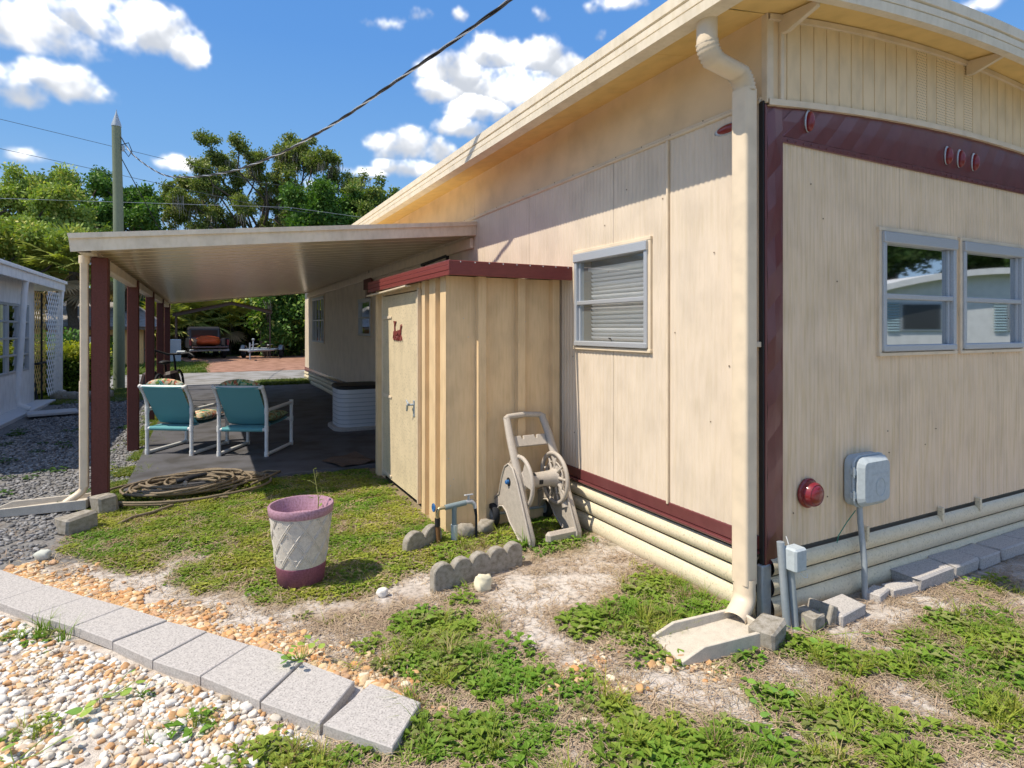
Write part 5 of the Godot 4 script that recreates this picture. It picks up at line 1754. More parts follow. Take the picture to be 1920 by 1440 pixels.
func make_reel() -> void:
	var O := Vector3(2.345, 0, -3.85)
	var R := thing("hose_reel_cart", "empty taupe plastic hose reel cart standing against the shed", "hose reel", O)
	var side := PackedVector2Array()
	for q: Array in [[0.07, -0.02], [0.075, 0.05], [-0.02, 0.22], [-0.14, 0.44], [-0.20, 0.52], [-0.27, 0.545], [-0.335, 0.51], [-0.385, 0.42], [-0.435, 0.27], [-0.50, 0.235], [-0.57, 0.17], [-0.58, 0.09], [-0.52, 0.075], [-0.485, 0.12], [-0.43, 0.175], [-0.37, 0.19], [-0.31, 0.165], [-0.25, 0.10], [-0.06, -0.02]]:
		side.append(Vector2(q[0], q[1]))
	side.reverse()
	if Geometry2D.is_polygon_clockwise(side):
		side.reverse()
	for s: float in [-1.0, 1.0]:
		var b := MB.new()
		b.extrude(side, 0.055, 0.014)
		_face_left(b, Vector3(s * 0.205, 0, 0))
		part("side_frame", b, M.reel, R)
		b = MB.new()                                   # raised rim of the side frame
		var rim := []
		for p in side:
			rim.append(Vector3(s * 0.205 - 0.026, p.y, p.x))
		rim.append(rim[0])
		b.tube(rim, 0.009, 5, false)
		part("rim", b, M.reel, R)
		b = MB.new()                                   # upright
		b.tube([Vector3(s * 0.19, 0.20, -0.08), Vector3(s * 0.185, 0.50, -0.21), Vector3(s * 0.18, 0.74, -0.345), Vector3(s * 0.165, 0.875, -0.43)], [0.042, 0.036, 0.034, 0.032], 8, true, Vector2(0.75, 1.0), PI / 8)
		part("upright", b, M.reel, R)
		var wh := group_part("wheel", R, Vector3(s * 0.255, 0.085, -0.51))
		wh.rotation.z = PI / 2
		b = MB.new()
		b.lathe([Vector2(0.055, -0.026), Vector2(0.085, -0.026), Vector2(0.092, -0.014), Vector2(0.092, 0.014), Vector2(0.085, 0.026), Vector2(0.055, 0.026)], 22)
		part("tyre", b, M.rubber, wh)
		b = MB.new()
		b.lathe([Vector2(0.0, -0.018), Vector2(0.056, -0.018), Vector2(0.056, 0.018), Vector2(0.02, 0.022), Vector2(0.0, 0.030)], 16)
		part("rim", b, M.galv, wh)
	var b := MB.new()                                  # grip
	b.tube([Vector3(-0.185, 0.865, -0.425), Vector3(-0.15, 0.885, -0.435), Vector3(0, 0.895, -0.44), Vector3(0.15, 0.885, -0.435), Vector3(0.185, 0.865, -0.425)], 0.024, 10)
	part("grip", b, M.reel, R)
	b = MB.new()                                       # notched cross plate
	var pl := PackedVector2Array([Vector2(-0.17, 0), Vector2(0.17, 0), Vector2(0.17, 0.09), Vector2(0.075, 0.09), Vector2(0.068, 0.062), Vector2(0.055, 0.062), Vector2(0.05, 0.09), Vector2(-0.05, 0.09), Vector2(-0.055, 0.062), Vector2(-0.068, 0.062), Vector2(-0.075, 0.09), Vector2(-0.17, 0.09)])
	b.T = Transform3D(Basis(Vector3.RIGHT, -0.5), Vector3(0, 0.655, -0.325))
	b.extrude(pl, 0.024, 0.004)
	part("cross_plate", b, M.reel, R)
	b = MB.new()                                       # front foot bar
	b.box(Vector3(0.075, 0.035, 0.045), Vector3(0.31, 0.085, 0.06), 0.02, Basis(Vector3.UP, 0.04))
	part("foot_bar", b, M.reel, R)
	b = MB.new()
	b.tube([Vector3(-0.28, 0.085, -0.51), Vector3(0.28, 0.085, -0.51)], 0.012, 8)
	part("axle", b, M.galv, R)
	# drum with its two flanges
	var c := Vector3(0, 0.405, -0.215)
	b = MB.new()
	b.T = Transform3D(Basis(Vector3.BACK, PI / 2), c)
	b.lathe([Vector2(0.0, -0.15), Vector2(0.075, -0.15), Vector2(0.062, -0.11), Vector2(0.058, 0.0), Vector2(0.062, 0.11), Vector2(0.075, 0.15), Vector2(0.0, 0.15)], 20)
	part("drum", b, M.reel, R)
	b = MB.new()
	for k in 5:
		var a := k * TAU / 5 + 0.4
		b.box(c + Vector3(-0.05 + 0.05 * (k % 3), cos(a) * 0.057, sin(a) * 0.057), Vector3(0.034, 0.012, 0.034), 0.002, Basis(Vector3.RIGHT, a))  # black blocks stand in for the shade inside square drum holes
	part("black_drum_blocks", b, M.black, R)
	for s: float in [-1.0, 1.0]:
		var fl := group_part("flange", R, c + Vector3(s * 0.155, 0, 0))
		b = MB.new()
		var ring := []
		for k in 37:
			ring.append(Vector3(0, cos(TAU * k / 36) * 0.196, sin(TAU * k / 36) * 0.196))
		b.tube(ring, 0.017, 8, false)
		part("hoop", b, M.reel, fl)
		b = MB.new()
		if s < 0:                                      # three broad webs
			for k in 3:
				var a := k * TAU / 3 + 0.5
				var pv := PackedVector2Array()
				for q: Array in [[0.03, -0.5], [0.19, -0.62], [0.19, -0.3], [0.19, 0.0], [0.19, 0.3], [0.19, 0.62], [0.03, 0.5]]:
					pv.append(Vector2(cos(a + q[1]) * q[0], sin(a + q[1]) * q[0]))
				b.extrude(pv, 0.016, 0.004)
			b.extrude(PackedVector2Array(_disc(0.09)), 0.022, 0.004)
			_face_left(b, Vector3.ZERO)
		else:
			for k in 9:
				var a := k * TAU / 9
				b.tube([Vector3(0, cos(a) * 0.05, sin(a) * 0.05), Vector3(0.012, cos(a + 0.12) * 0.19, sin(a + 0.12) * 0.19)], [0.016, 0.009], 6, false)
			for k in 37:
				pass
			b.T = Transform3D(Basis(Vector3.BACK, PI / 2), Vector3.ZERO)
			b.lathe([Vector2(0.0, -0.02), Vector2(0.07, -0.018), Vector2(0.08, 0.0), Vector2(0.07, 0.02), Vector2(0.0, 0.024)], 18)
			b.T = Transform3D.IDENTITY
			var r2 := []
			for k in 31:
				r2.append(Vector3(0.004, cos(TAU * k / 30) * 0.128, sin(TAU * k / 30) * 0.128))
			b.tube(r2, 0.007, 6, false)
		part("web", b, M.reel, fl)
	b = MB.new()                                       # inlet and outlet couplings on the yard side
	b.T = Transform3D(Basis(Vector3.BACK, PI / 2), Vector3(-0.245, 0.405, -0.265))
	b.lathe([Vector2(0.0, 0.016), Vector2(0.012, 0.016), Vector2(0.018, 0.010), Vector2(0.018, -0.01)], 12)
	part("coupling", b, M.bluehandle, R)
	b = MB.new()
	b.T = Transform3D(Basis(Vector3.BACK, PI / 2), Vector3(-0.232, 0.405, -0.265))
	b.lathe([Vector2(0.034, -0.004), Vector2(0.034, 0.003), Vector2(0.0, 0.003)], 18)  # flat black disc in place of a shaded recess round the coupling
	part("coupling_black_disc", b, M.black, R)

func _disc(r: float, n := 18) -> Array:
	var out := []
	for k in n:
		out.append(Vector2(cos(TAU * k / n), sin(TAU * k / n)) * r)
	return out

func make_standpipe() -> void:
	var S := thing("water_standpipe", "grey plastic water standpipe with two garden taps beside the shed corner", "standpipe", Vector3(1.69, 0, -4.20))
	var b := MB.new()
	b.tube([Vector3(0, -0.05, 0), Vector3(0, 0.11, 0)], 0.026, 12)
	part("stem_sleeve", b, mat(lin(0.55, 0.60, 0.58), 0.5), S)
	b = MB.new()
	b.tube([Vector3(0, 0.10, 0), Vector3(0, 0.20, 0), Vector3(0, 0.255, 0)], [0.019, 0.019, 0.022], 12)
	b.tube([Vector3(-0.075, 0.25, 0.0), Vector3(0.095, 0.265, 0.0)], 0.021, 12)
	part("tee", b, M.pvcgrey, S)
	var t := group_part("tap", S, Vector3(-0.10, 0.25, 0.0))
	b = MB.new()
	b.tube([Vector3(0.03, 0, 0), Vector3(-0.02, 0, 0), Vector3(-0.035, -0.02, 0), Vector3(-0.035, -0.07, 0)], [0.012, 0.014, 0.014, 0.015], 10)
	part("body", b, M.brass, t)
	b = MB.new()
	for k in 6:
		var a := k * TAU / 6
		b.tube([Vector3(-0.062, 0.012, 0), Vector3(-0.066, 0.012 + cos(a) * 0.026, sin(a) * 0.026)], 0.006, 5)
	b.T = Transform3D(Basis(Vector3.BACK, PI / 2), Vector3(-0.066, 0.012, 0))
	var rg := []
	for k in 17:
		rg.append(Vector3(cos(TAU * k / 16) * 0.027, 0, sin(TAU * k / 16) * 0.027))
	b.tube(rg, 0.006, 6, false)
	part("wheel", b, M.bluehandle, t)
	b = MB.new()
	b.tube([Vector3(-0.135, 0.18, 0), Vector3(-0.135, 0.12, 0)], 0.021, 10)
	part("hose_nut", b, M.black, S)
	b = MB.new()
	b.tube([Vector3(-0.135, 0.125, 0), Vector3(-0.133, 0.05, 0.01), Vector3(-0.13, -0.05, 0.01)], 0.016, 10)
	part("rusty_pipe", b, M.rust, S)
	t = group_part("tap", S, Vector3(0.12, 0.268, 0.0))
	b = MB.new()
	b.tube([Vector3(-0.03, 0, 0), Vector3(0.02, 0.0, 0), Vector3(0.045, -0.02, 0.005), Vector3(0.05, -0.055, 0.01)], [0.016, 0.02, 0.016, 0.015], 10)
	b.tube([Vector3(0.0, 0.0, 0), Vector3(0.0, 0.05, 0)], [0.013, 0.010], 8)
	part("body", b, M.alu, t)
	b = MB.new()
	b.box(Vector3(0.0, 0.054, 0), Vector3(0.075, 0.010, 0.018), 0.004)
	part("lever", b, M.alu, t)
	b = MB.new()
	b.tube([Vector3(0.17, 0.215, 0.01), Vector3(0.178, 0.15, 0.012), Vector3(0.178, -0.04, 0.012)], [0.014, 0.010, 0.010], 8)
	part("hose_tail", b, M.rubber, S)

func make_boxes() -> void:
	var B := thing("utility_box", "rounded grey utility box on the end wall with a conduit to the ground", "utility box", Vector3(3.58, 0.535, EZ + 0.005))
	var b := MB.new()
	b.extrude(PackedVector2Array(_rounded(0.31, 0.305, 0.055)), 0.05, 0.006)
	for i in b.v.size():
		b.v[i] += Vector3(0, 0.152, 0.027)
	part("case", b, M.boxgrey, B)
	b = MB.new()
	b.extrude(PackedVector2Array(_rounded(0.318, 0.313, 0.06)), 0.014, 0.003)
	for i in b.v.size():
		b.v[i] += Vector3(0, 0.152, 0.060)
	part("lip", b, M.boxgrey, B)
	b = MB.new()                                       # domed cover
	b.extrude(PackedVector2Array(_rounded(0.300, 0.295, 0.055)), 0.064, 0.028)
	for i in b.v.size():
		b.v[i] += Vector3(0, 0.152, 0.082)
	part("cover", b, M.boxgrey, B)
	b = MB.new()
	var rg := []
	for k in 25:
		rg.append(Vector3(0.03 + cos(TAU * k / 24) * 0.045, 0.115 + sin(TAU * k / 24) * 0.055, 0.1145))
	b.tube(rg, 0.0022, 5, false)
	b.span(Vector3(-0.055, 0.195, 0.113), Vector3(0.11, 0.20, 0.1155), 0.001)
	part("round_seal", b, M.boxgrey, B)
	for y: float in [0.075, 0.215]:
		b = MB.new()
		b.span(Vector3(-0.166, y - 0.02, 0.045), Vector3(-0.140, y + 0.02, 0.078), 0.004)
		b.tube([Vector3(-0.166, y - 0.03, 0.074), Vector3(-0.166, y + 0.03, 0.074)], 0.006, 6)
		part("hinge", b, M.boxgrey, B)
	b = MB.new()
	b.tube([Vector3(-0.075, 0.005, 0.05), Vector3(-0.075, -0.10, 0.055), Vector3(-0.085, -0.32, 0.085), Vector3(-0.085, -0.60, 0.09)], 0.0165, 12)
	part("conduit", b, M.galv, B)
	b = MB.new()
	b.tube([Vector3(-0.09, -0.03, 0.035), Vector3(-0.16, -0.10, 0.022), Vector3(-0.235, -0.165, 0.022), Vector3(-0.26, -0.20, 0.03)], 0.0028, 5)
	part("ground_wire", b, mat(lin(0.03, 0.22, 0.14), 0.5), B)
	var J := thing("junction_box", "small grey junction box on twin grey conduits at the house corner", "junction box", Vector3(2.765, 0, -2.125))
	b = MB.new()
	b.tube([Vector3(0.01, -0.05, -0.005), Vector3(-0.015, 0.455, -0.03)], 0.020, 12)
	part("conduit", b, M.galv, J)
	b = MB.new()
	b.tube([Vector3(0.062, -0.05, 0.005), Vector3(0.045, 0.30, -0.015)], 0.0205, 12)
	part("conduit", b, M.galv, J)
	b = MB.new()
	b.box(Vector3(0.045, 0.37, 0.012), Vector3(0.094, 0.125, 0.085), 0.010)
	part("case", b, M.boxgrey, J)
	b = MB.new()
	b.box(Vector3(0.0925, 0.375, 0.015), Vector3(0.003, 0.014, 0.012), 0.001)
	part("knockout", b, M.black, J)
	b = MB.new()
	b.tube([Vector3(0.06, 0.30, 0.03), Vector3(0.075, 0.275, 0.045), Vector3(0.095, 0.27, 0.05), Vector3(0.10, 0.29, 0.045)], 0.0022, 5)
	b.tube([Vector3(0.05, 0.43, -0.03), Vector3(0.05, 0.47, -0.045)], 0.003, 5)
	part("stub_wire", b, M.pvc, J)

# ------------------------------------------------------------------ under the carport
func make_chair() -> Node3D:
	var c := thing("patio_chair", "", "chair")
	var r := 0.0225
	for s: float in [-1.0, 1.0]:
		var x := s * 0.30
		var b := MB.new()
		b.tube([Vector3(x, 0.022, 0.36), Vector3(x, 0.60, 0.36), Vector3(x, 0.68, 0.375), Vector3(x, 0.76, 0.41), Vector3(x, 0.855, 0.475)], r, 10)
		part("rear_post", b, M.pvc, c)
		b = MB.new()
		b.tube([Vector3(x, 0.022, -0.38), Vector3(x, 0.58, -0.38)], r, 10)
		part("front_leg", b, M.pvc, c)
		b = MB.new()
		b.tube([Vector3(x, 0.58, -0.39), Vector3(x, 0.565, 0.35)], r, 10)
		part("armrest", b, M.pvc, c)
		b = MB.new()
		b.tube([Vector3(x, 0.024, -0.38), Vector3(x, 0.024, 0.36)], r, 10)
		part("runner", b, M.pvc, c)
		b = MB.new()                                   # fittings at the joints
		for p: Array in [[0.024, -0.38], [0.024, 0.36], [0.58, -0.38], [0.34, 0.36], [0.36, -0.38], [0.56, 0.36]]:
			b.tube([Vector3(x, p[0] - 0.035, p[1]), Vector3(x, p[0] + 0.035, p[1])], r + 0.0045, 10)
		b.ball(Vector3(x, 0.865, 0.48), Vector3(0.028, 0.028, 0.028), 10, 6)
		part("fitting", b, M.pvc, c)
	var b := MB.new()
	b.tube([Vector3(-0.30, 0.86, 0.478), Vector3(0.30, 0.86, 0.478)], r, 10)
	b.tube([Vector3(-0.30, 0.36, -0.38), Vector3(0.30, 0.36, -0.38)], r, 10)
	b.tube([Vector3(-0.30, 0.33, 0.36), Vector3(0.30, 0.33, 0.36)], r, 10)
	part("crossbar", b, M.pvc, c)
	b = MB.new()                                       # sling: over the top bar, down the back, along the seat
	var prof := [[0.478, 0.886], [0.506, 0.862], [0.485, 0.835], [0.42, 0.72], [0.345, 0.60], [0.27, 0.48], [0.19, 0.385], [0.10, 0.355], [-0.10, 0.355], [-0.30, 0.372], [-0.38, 0.386]]
	b.grid(10, 40, func(u: float, v: float) -> Vector3:
		var f := v * (prof.size() - 1)
		var i := mini(int(f), prof.size() - 2)
		var p: Array = prof[i]
		var q: Array = prof[i + 1]
		var k := f - i
		var sag := 0.018 * sin(PI * u) * sin(PI * v)
		return Vector3(lerpf(-0.262, 0.262, u), lerpf(p[1], q[1], k) - sag, lerpf(p[0], q[0], k)))
	part("sling", b, M.teal, c)
	b = MB.new()                                       # lower strap round the rear bar
	b.tube([Vector3(-0.255, 0.33, 0.36), Vector3(0.255, 0.33, 0.36)], 0.027, 10)
	b.span(Vector3(-0.255, 0.348, 0.14), Vector3(0.255, 0.356, 0.37), 0.003)
	part("strap", b, M.teal, c)
	return c

func cushion_mesh() -> ArrayMesh:
	var b := MB.new()
	# seat pad
	b.grid(16, 20, func(u: float, v: float) -> Vector3:
		var a := v * TAU
		var k := pow(maxf(0.0, 1.0 - pow(absf(2.0 * u - 1.0), 6.0)), 0.3)
		return Vector3(lerpf(-0.262, 0.262, u), 0.435 + sin(a) * 0.062 * k, -0.12 - cos(a) * 0.30 * (0.85 + 0.15 * k)))
	# back pad, domed at the top
	b.grid(16, 20, func(u: float, v: float) -> Vector3:
		var a := v * TAU
		var x := lerpf(-0.255, 0.255, u)
		var k := pow(maxf(0.0, 1.0 - pow(absf(2.0 * u - 1.0), 5.0)), 0.35)
		var top := 0.86 + 0.10 * sqrt(maxf(0.0, 1.0 - pow(x / 0.27, 2.0)))
		var s := 0.5 - 0.5 * cos(a)
		var y := lerpf(0.46, top, s)
		var z := lerpf(0.20, 0.435, s)
		return Vector3(x, y + 0.02 * sin(a), z - 0.052 * sin(a) * k))
	return b.mesh()

func make_under_carport() -> void:
	var c1 := make_chair()
	c1.position = Vector3(-0.185, 0.028, -8.83)
	c1.rotation.y = -0.60
	c1.set_meta("label", "white pipe patio chair with teal sling standing nearer the carport posts")
	c1.set_meta("group", "patio chairs on the carport slab")
	var c2 := c1.duplicate()
	c2.name = numbered("patio_chair")
	add_child(c2)
	c2.position = Vector3(0.60, 0.028, -8.33)
	c2.rotation.y = -0.52
	c2.set_meta("label", "white pipe patio chair with teal sling standing nearer the shed door")
	var cm := cushion_mesh()
	for q: Array in [[c1, "faded floral cushion on the patio chair nearer the carport posts", M.floral], [c2, "green floral cushion on the patio chair nearer the shed door", M.floral2]]:
		var o := MeshInstance3D.new()
		o.name = numbered("chair_cushion")
		o.mesh = cm
		o.material_override = q[2]
		add_child(o)
		o.transform = (q[0] as Node3D).transform
		tag(o, q[1], "cushion", "cushions of the patio chairs")
	# bicycle seen from behind, with hanging bags
	var K := thing("bicycle", "dark bicycle with wide handlebar and dark saddle bags under the carport", "bicycle", Vector3(-0.60, 0.03, -13.2), -0.22)
	K.scale = Vector3.ONE * 1.12
	for z: float in [-0.55, 0.55]:
		var wh := group_part("wheel", K, Vector3(0, 0.34, z))
		var b := MB.new()
		var ring := []
		for k in 31:
			ring.append(Vector3(0, cos(TAU * k / 30) * 0.315, sin(TAU * k / 30) * 0.315))
		b.tube(ring, 0.022, 7, false)
		part("tyre", b, M.rubber, wh)
		b = MB.new()
		for k in 14:
			b.tube([Vector3.ZERO, Vector3(0, cos(TAU * k / 14) * 0.31, sin(TAU * k / 14) * 0.31)], 0.003, 4, false)
		b.tube([Vector3(-0.05, 0, 0), Vector3(0.05, 0, 0)], 0.02, 8)
		part("spokes", b, M.alu, wh)
	var b := MB.new()
	b.tube([Vector3(0, 0.34, 0.55), Vector3(0, 0.32, 0.10), Vector3(0, 0.62, -0.36)], 0.018, 8)
	b.tube([Vector3(0, 0.32, 0.10), Vector3(0, 0.80, 0.22)], 0.018, 8)
	b.tube([Vector3(0, 0.34, 0.55), Vector3(0, 0.66, 0.20)], 0.012, 8)
	b.tube([Vector3(0, 0.34, -0.55), Vector3(0, 0.64, -0.38), Vector3(0, 0.88, -0.30)], 0.018, 8)
	part("frame", b, M.black, K)
	b = MB.new()
	b.tube([Vector3(0, 0.86, -0.30), Vector3(0, 0.95, -0.26)], 0.016, 8)
	b.tube([Vector3(-0.40, 1.05, -0.05), Vector3(-0.30, 1.04, -0.14), Vector3(-0.10, 0.96, -0.26), Vector3(0.10, 0.96, -0.26), Vector3(0.28, 0.98, -0.14), Vector3(0.40, 0.92, -0.02)], 0.019, 8)
	b.tube([Vector3(0.26, 0.94, -0.16), Vector3(0.38, 0.90, -0.10)], 0.009, 6)
	part("handlebar", b, M.black, K)
	b = MB.new()
	b.ball(Vector3(0, 0.84, 0.24), Vector3(0.09, 0.035, 0.14), 10, 6)
	part("saddle", b, M.black, K)
	b = MB.new()
	b.box(Vector3(0.12, 0.99, -0.28), Vector3(0.16, 0.06, 0.10), 0.02)
	part("basket_bag", b, M.galv, K)
	for s: float in [-1.0, 1.0]:
		b = MB.new()
		b.box(Vector3(s * 0.17, 0.58, 0.46), Vector3(0.17, 0.26, 0.34), 0.05, Basis(Vector3.BACK, s * 0.25))
		part("saddle_bag", b, mat(lin(0.045, 0.032, 0.032), 0.6), K)
	# air conditioner
	var A := thing("air_conditioner", "white round cornered air conditioner unit with a dark lid by the home", "air conditioner", Vector3(2.20, 0.03, -9.62))
	b = MB.new()
	b.extrude(PackedVector2Array(_rounded(0.72, 0.72, 0.17)), 0.58, 0.0)
	_stand(b, Vector3(0, 0.34, 0))
	part("cabinet", b, mat(lin(0.62, 0.64, 0.68), 0.5), A)
	for k in 8:
		b = MB.new()
		var rr := []
		for p: Vector2 in _rounded(0.726, 0.726, 0.172):
			rr.append(Vector3(p.x, 0.10 + k * 0.066, p.y))
		rr.append(rr[0])
		b.tube(rr, 0.0045, 4, false)
		part("louvre", b, M.galv, A)
	b = MB.new()
	b.extrude(PackedVector2Array(_rounded(0.76, 0.76, 0.19)), 0.06, 0.018)
	_stand(b, Vector3(0, 0.66, 0))
	part("lid", b, M.black, A)
	b = MB.new()
	b.extrude(PackedVector2Array(_rounded(0.86, 0.86, 0.2)), 0.06, 0.01)
	_stand(b, Vector3(0, 0.02, 0))
	part("pad", b, M.concrete, A)
	# mat, hanging name board, wall bits
	b = MB.new()
	b.grid(8, 8, func(u: float, v: float) -> Vector3:
		return Vector3((u - 0.5) * 0.45, 0.012 + 0.03 * u * v + 0.01 * sin(u * 9.0 + v * 5.0), (0.5 - v) * 0.5))
	single("door_mat", b, over(grain(mat(lin(0.13, 0.09, 0.07), 0.95), M.blotch, Vector3(4, 4, 4)), M.fine, Vector3(3, 3, 3)), "curled brown mat lying on the slab beside the shed", "mat", Vector3(1.52, 0.034, -7.1), 0.3)
	var N := thing("hanging_sign", "maroon wooden name board with hanging bars on the home's side wall", "sign", Vector3(W - 0.04, 2.30, -11.0))
	b = MB.new()
	b.span(Vector3(-0.012, 0.04, -0.30), Vector3(0.012, 0.24, 0.30), 0.004)
	part("board", b, M.maroon_post, N)
	for k in 4:
		b = MB.new()
		b.span(Vector3(-0.006, -0.14, -0.15 + k * 0.1), Vector3(0.006, 0.045, -0.13 + k * 0.1), 0.002)
		part("bar", b, M.maroon_post, N)
	b = MB.new()
	b.tube([Vector3(0.02, 0.24, 0), Vector3(0.02, 0.40, 0)], 0.006, 6)
	part("hook", b, M.black, N)
	var AW := thing("door_light_bar", "dark bar fitting fixed high on the home's wall under the carport", "wall fitting", Vector3(W - 0.03, 2.50, -7.45))
	b = MB.new()
	b.tube([Vector3(0, 0.0, -0.5), Vector3(0, 0.03, 0.5)], 0.022, 10)
	part("tube", b, M.black, AW)
	for s: float in [-0.45, 0.45]:
		b = MB.new()
		b.box(Vector3(0.015, 0.0, s), Vector3(0.03, 0.05, 0.05), 0.006)
		part("mount", b, M.black, AW)

func make_vines() -> void:
	var fb := MB.new()
	fb.grid(12, 8, func(u: float, v: float) -> Vector3:
		var x := (u - 0.5) * 0.34
		var z := (0.5 - v) * 0.15
		return Vector3(x + 0.03 * sin(v * 7.0), 0.006 + 0.014 * sin(u * 11.0 + v * 4.0) * sin(PI * u) + 0.01 * nz_b.get_noise_2d(u * 6.0, v * 6.0), z + 0.05 * u + 0.02 * sin(u * 9.0)))
	single("landscape_fabric", fb, over(grain(mat(lin(0.06, 0.06, 0.065), 0.8), M.blotch, Vector3(5, 5, 5)), M.fine, Vector3(4, 4, 4)), "torn black landscape fabric showing through the sand beside the creeping vine", "fabric", Vector3(-0.50, 0.0, -2.60), -0.5)
	# creeping weeds with broad leaves, each leaf told apart
	var heart := MB.new()
	var ring := []
	for k in 13:
		var t := TAU * k / 12.0
		var r := 0.5 + 0.16 * cos(t) - 0.10 * exp(-8.0 * pow(sin(t / 2.0 - PI / 2), 2.0))
		ring.append(Vector3(0.42 + cos(t) * r, 0.05 * cos(2.0 * t), sin(t) * r * 0.95))
	for k in 12:
		heart.otri(Vector3(0.35, -0.05, 0), ring[k], ring[k + 1], Vector3.UP)
	var hm := heart.mesh()
	var greens := []
	for g: Array in [[0.13, 0.27, 0.05], [0.18, 0.32, 0.05], [0.26, 0.36, 0.06]]:
		var m := mat(lin(g[0], g[1], g[2]), 0.5, 0.4)
		m.backlight_enabled = true
		m.backlight = Color(0.5, 0.6, 0.3)
		greens.append(m)
	var spots := [[Vector3(-0.62, 0, -2.78), 13, 0.055, 0.24, "broad leafed creeping vine on the pebbles by the bare sand patch"], [Vector3(2.83, 0, -2.02), 9, 0.048, 0.22, "round leafed creeper beside the twin conduits and pale chunk"], [Vector3(-0.40, 0, -3.10), 6, 0.042, 0.15, "small round leafed creeper alone in the middle of the pale pebble bed"], [Vector3(0.40, 0.040, -2.93), 14, 0.030, 0.08, "leafy green weed sprouting from the joint between two slabs"], [Vector3(2.05, 0, -1.62), 10, 0.040, 0.2, "round leafed creeper among the grass tufts before the splash block"]]
	rng.seed = 60
	for s: Array in spots:
		var o: Vector3 = s[0]
		var V := thing("creeping_weed", s[4], "plant", Vector3(o.x, maxf(gh(o.x, o.z), o.y), o.z))
		var b := MB.new()
		var tips := []
		for k in s[1]:
			var a := rng.randf() * TAU
			var d: float = s[3] * sqrt(rng.randf())
			var tip := Vector3(cos(a) * d, rng.randf_range(0.02, 0.07), sin(a) * d)
			tips.append([tip, a + rng.randfn(0, 0.6)])
			b.tube([tip * 0.1, tip * Vector3(0.5, 0.3, 0.5), tip], [0.0025, 0.002, 0.0015], 4, false)
		part("stem", b, greens[2], V)
		for t: Array in tips:
			var l := inst("leaf", hm, greens[rng.randi() % 3], V)
			l.transform = Transform3D((Basis(Vector3.UP, -t[1]) * Basis(Vector3.BACK, rng.randf_range(-0.3, 0.3)) * Basis(Vector3.RIGHT, rng.randf_range(-0.4, 0.4))).scaled(Vector3.ONE * s[2] * rng.randf_range(0.7, 1.2)), t[0])

# ------------------------------------------------------------------ street and far things
func make_street() -> void:
	var b := MB.new()
	b.span(Vector3(-90, -0.10, -24.3), Vector3(90, 0.010, -19.1))
	structure("road", b, M.road)
	b = MB.new()
	b.quad(Vector3(0.15, 0.016, -24.25), Vector3(7.8, 0.016, -24.25), Vector3(6.8, 0.016, -38.0), Vector3(-1.4, 0.016, -38.0))
	structure("brick_driveway", b, M.brickdrive)
	# far lawn beyond the road, and its verge
	rng.seed = 91
	var buf := PackedFloat32Array()
	for k in 5200:
		var x := rng.randf_range(-13.0, 0.1)
		var z := rng.randf_range(-32.0, -24.4)
		if k > 3600:
			x = rng.randf_range(1.4, 2.8)
			z = -18.5 + rng.randfn(0, 0.3)
			if z < -19.0 or z > -17.8:
				continue
		add_copy(buf, Basis(Vector3.UP, rng.randf() * TAU).scaled(Vector3.ONE * rng.randf_range(2.0, 4.0)), Vector3(x, 0.0, z), Color(0.09, 0.17, 0.025).lerp(Color(0.2, 0.22, 0.05), rng.randf()))
	tag(multi("verge_grass", tuft_mesh(71, 9, 0.05, 1.1, 0.004, 0.05), M.leaf, buf, self), "green grass of the verge and lawn across the street", "grass")

func leaf_clump(seed_: int, leaves: int, rad: float, l: float, w: float) -> ArrayMesh:
	var r := RandomNumberGenerator.new()
	r.seed = seed_
	var b := MB.new()
	for k in leaves:
		var o := Vector3(r.randfn(0, 1), r.randfn(0, 0.8), r.randfn(0, 1)) * rad * 0.5
		var d := Vector3(r.randfn(0, 1), r.randfn(-0.1, 0.6), r.randfn(0, 1)).normalized()
		var s := d.cross(Vector3(r.randfn(0, 0.5), 1, r.randfn(0, 0.5))).normalized() * w * 0.5
		var ll := l * r.randf_range(0.7, 1.2)
		var m := o + d * ll * 0.5 + Vector3(0, ll * 0.06, 0)
		var g := r.randf_range(0.8, 1.2)
		b.col = Color(g, g, g)
		b.quad(o, m - s, o + d * ll, m + s)
	return b.mesh()

func moss_mesh(seed_: int) -> ArrayMesh:             # a ragged beard of strands
	var r := RandomNumberGenerator.new()
	r.seed = seed_
	var b := MB.new()
	for k in 16:
		var o := Vector3(r.randfn(0, 0.14), r.randfn(0, 0.05), r.randfn(0, 0.14))
		var a := r.randf() * TAU
		var s := Vector3(cos(a), 0, sin(a)) * r.randf_range(0.012, 0.03)
		var l := r.randf_range(0.2, 0.85)
		var prev := o
		for q in 3:
			var e := prev + Vector3(r.randfn(0, 0.045), -l / 3.0, r.randfn(0, 0.045))
			var w0 := 1.0 - q * 0.28
			b.quad(prev - s * w0, prev + s * w0, e + s * (w0 - 0.28), e - s * (w0 - 0.28))
			prev = e
	return b.mesh()

func limb(b: MB, p: Vector3, q: Vector3, r0: float, r1: float, seed_: int) -> void:
	var r := RandomNumberGenerator.new()
	r.seed = seed_
	var l := (q - p).length()
	var pts := []
	var rr := []
	for i in 6:
		var t := i / 5.0
		var w := sin(PI * t) * l * 0.09
		pts.append(p.lerp(q, t) + Vector3(r.randfn(0, 1), r.randfn(0.4, 0.6), r.randfn(0, 1)) * w)
		rr.append(lerpf(r0, r1, t))
	b.tube(pts, rr, 7, false)

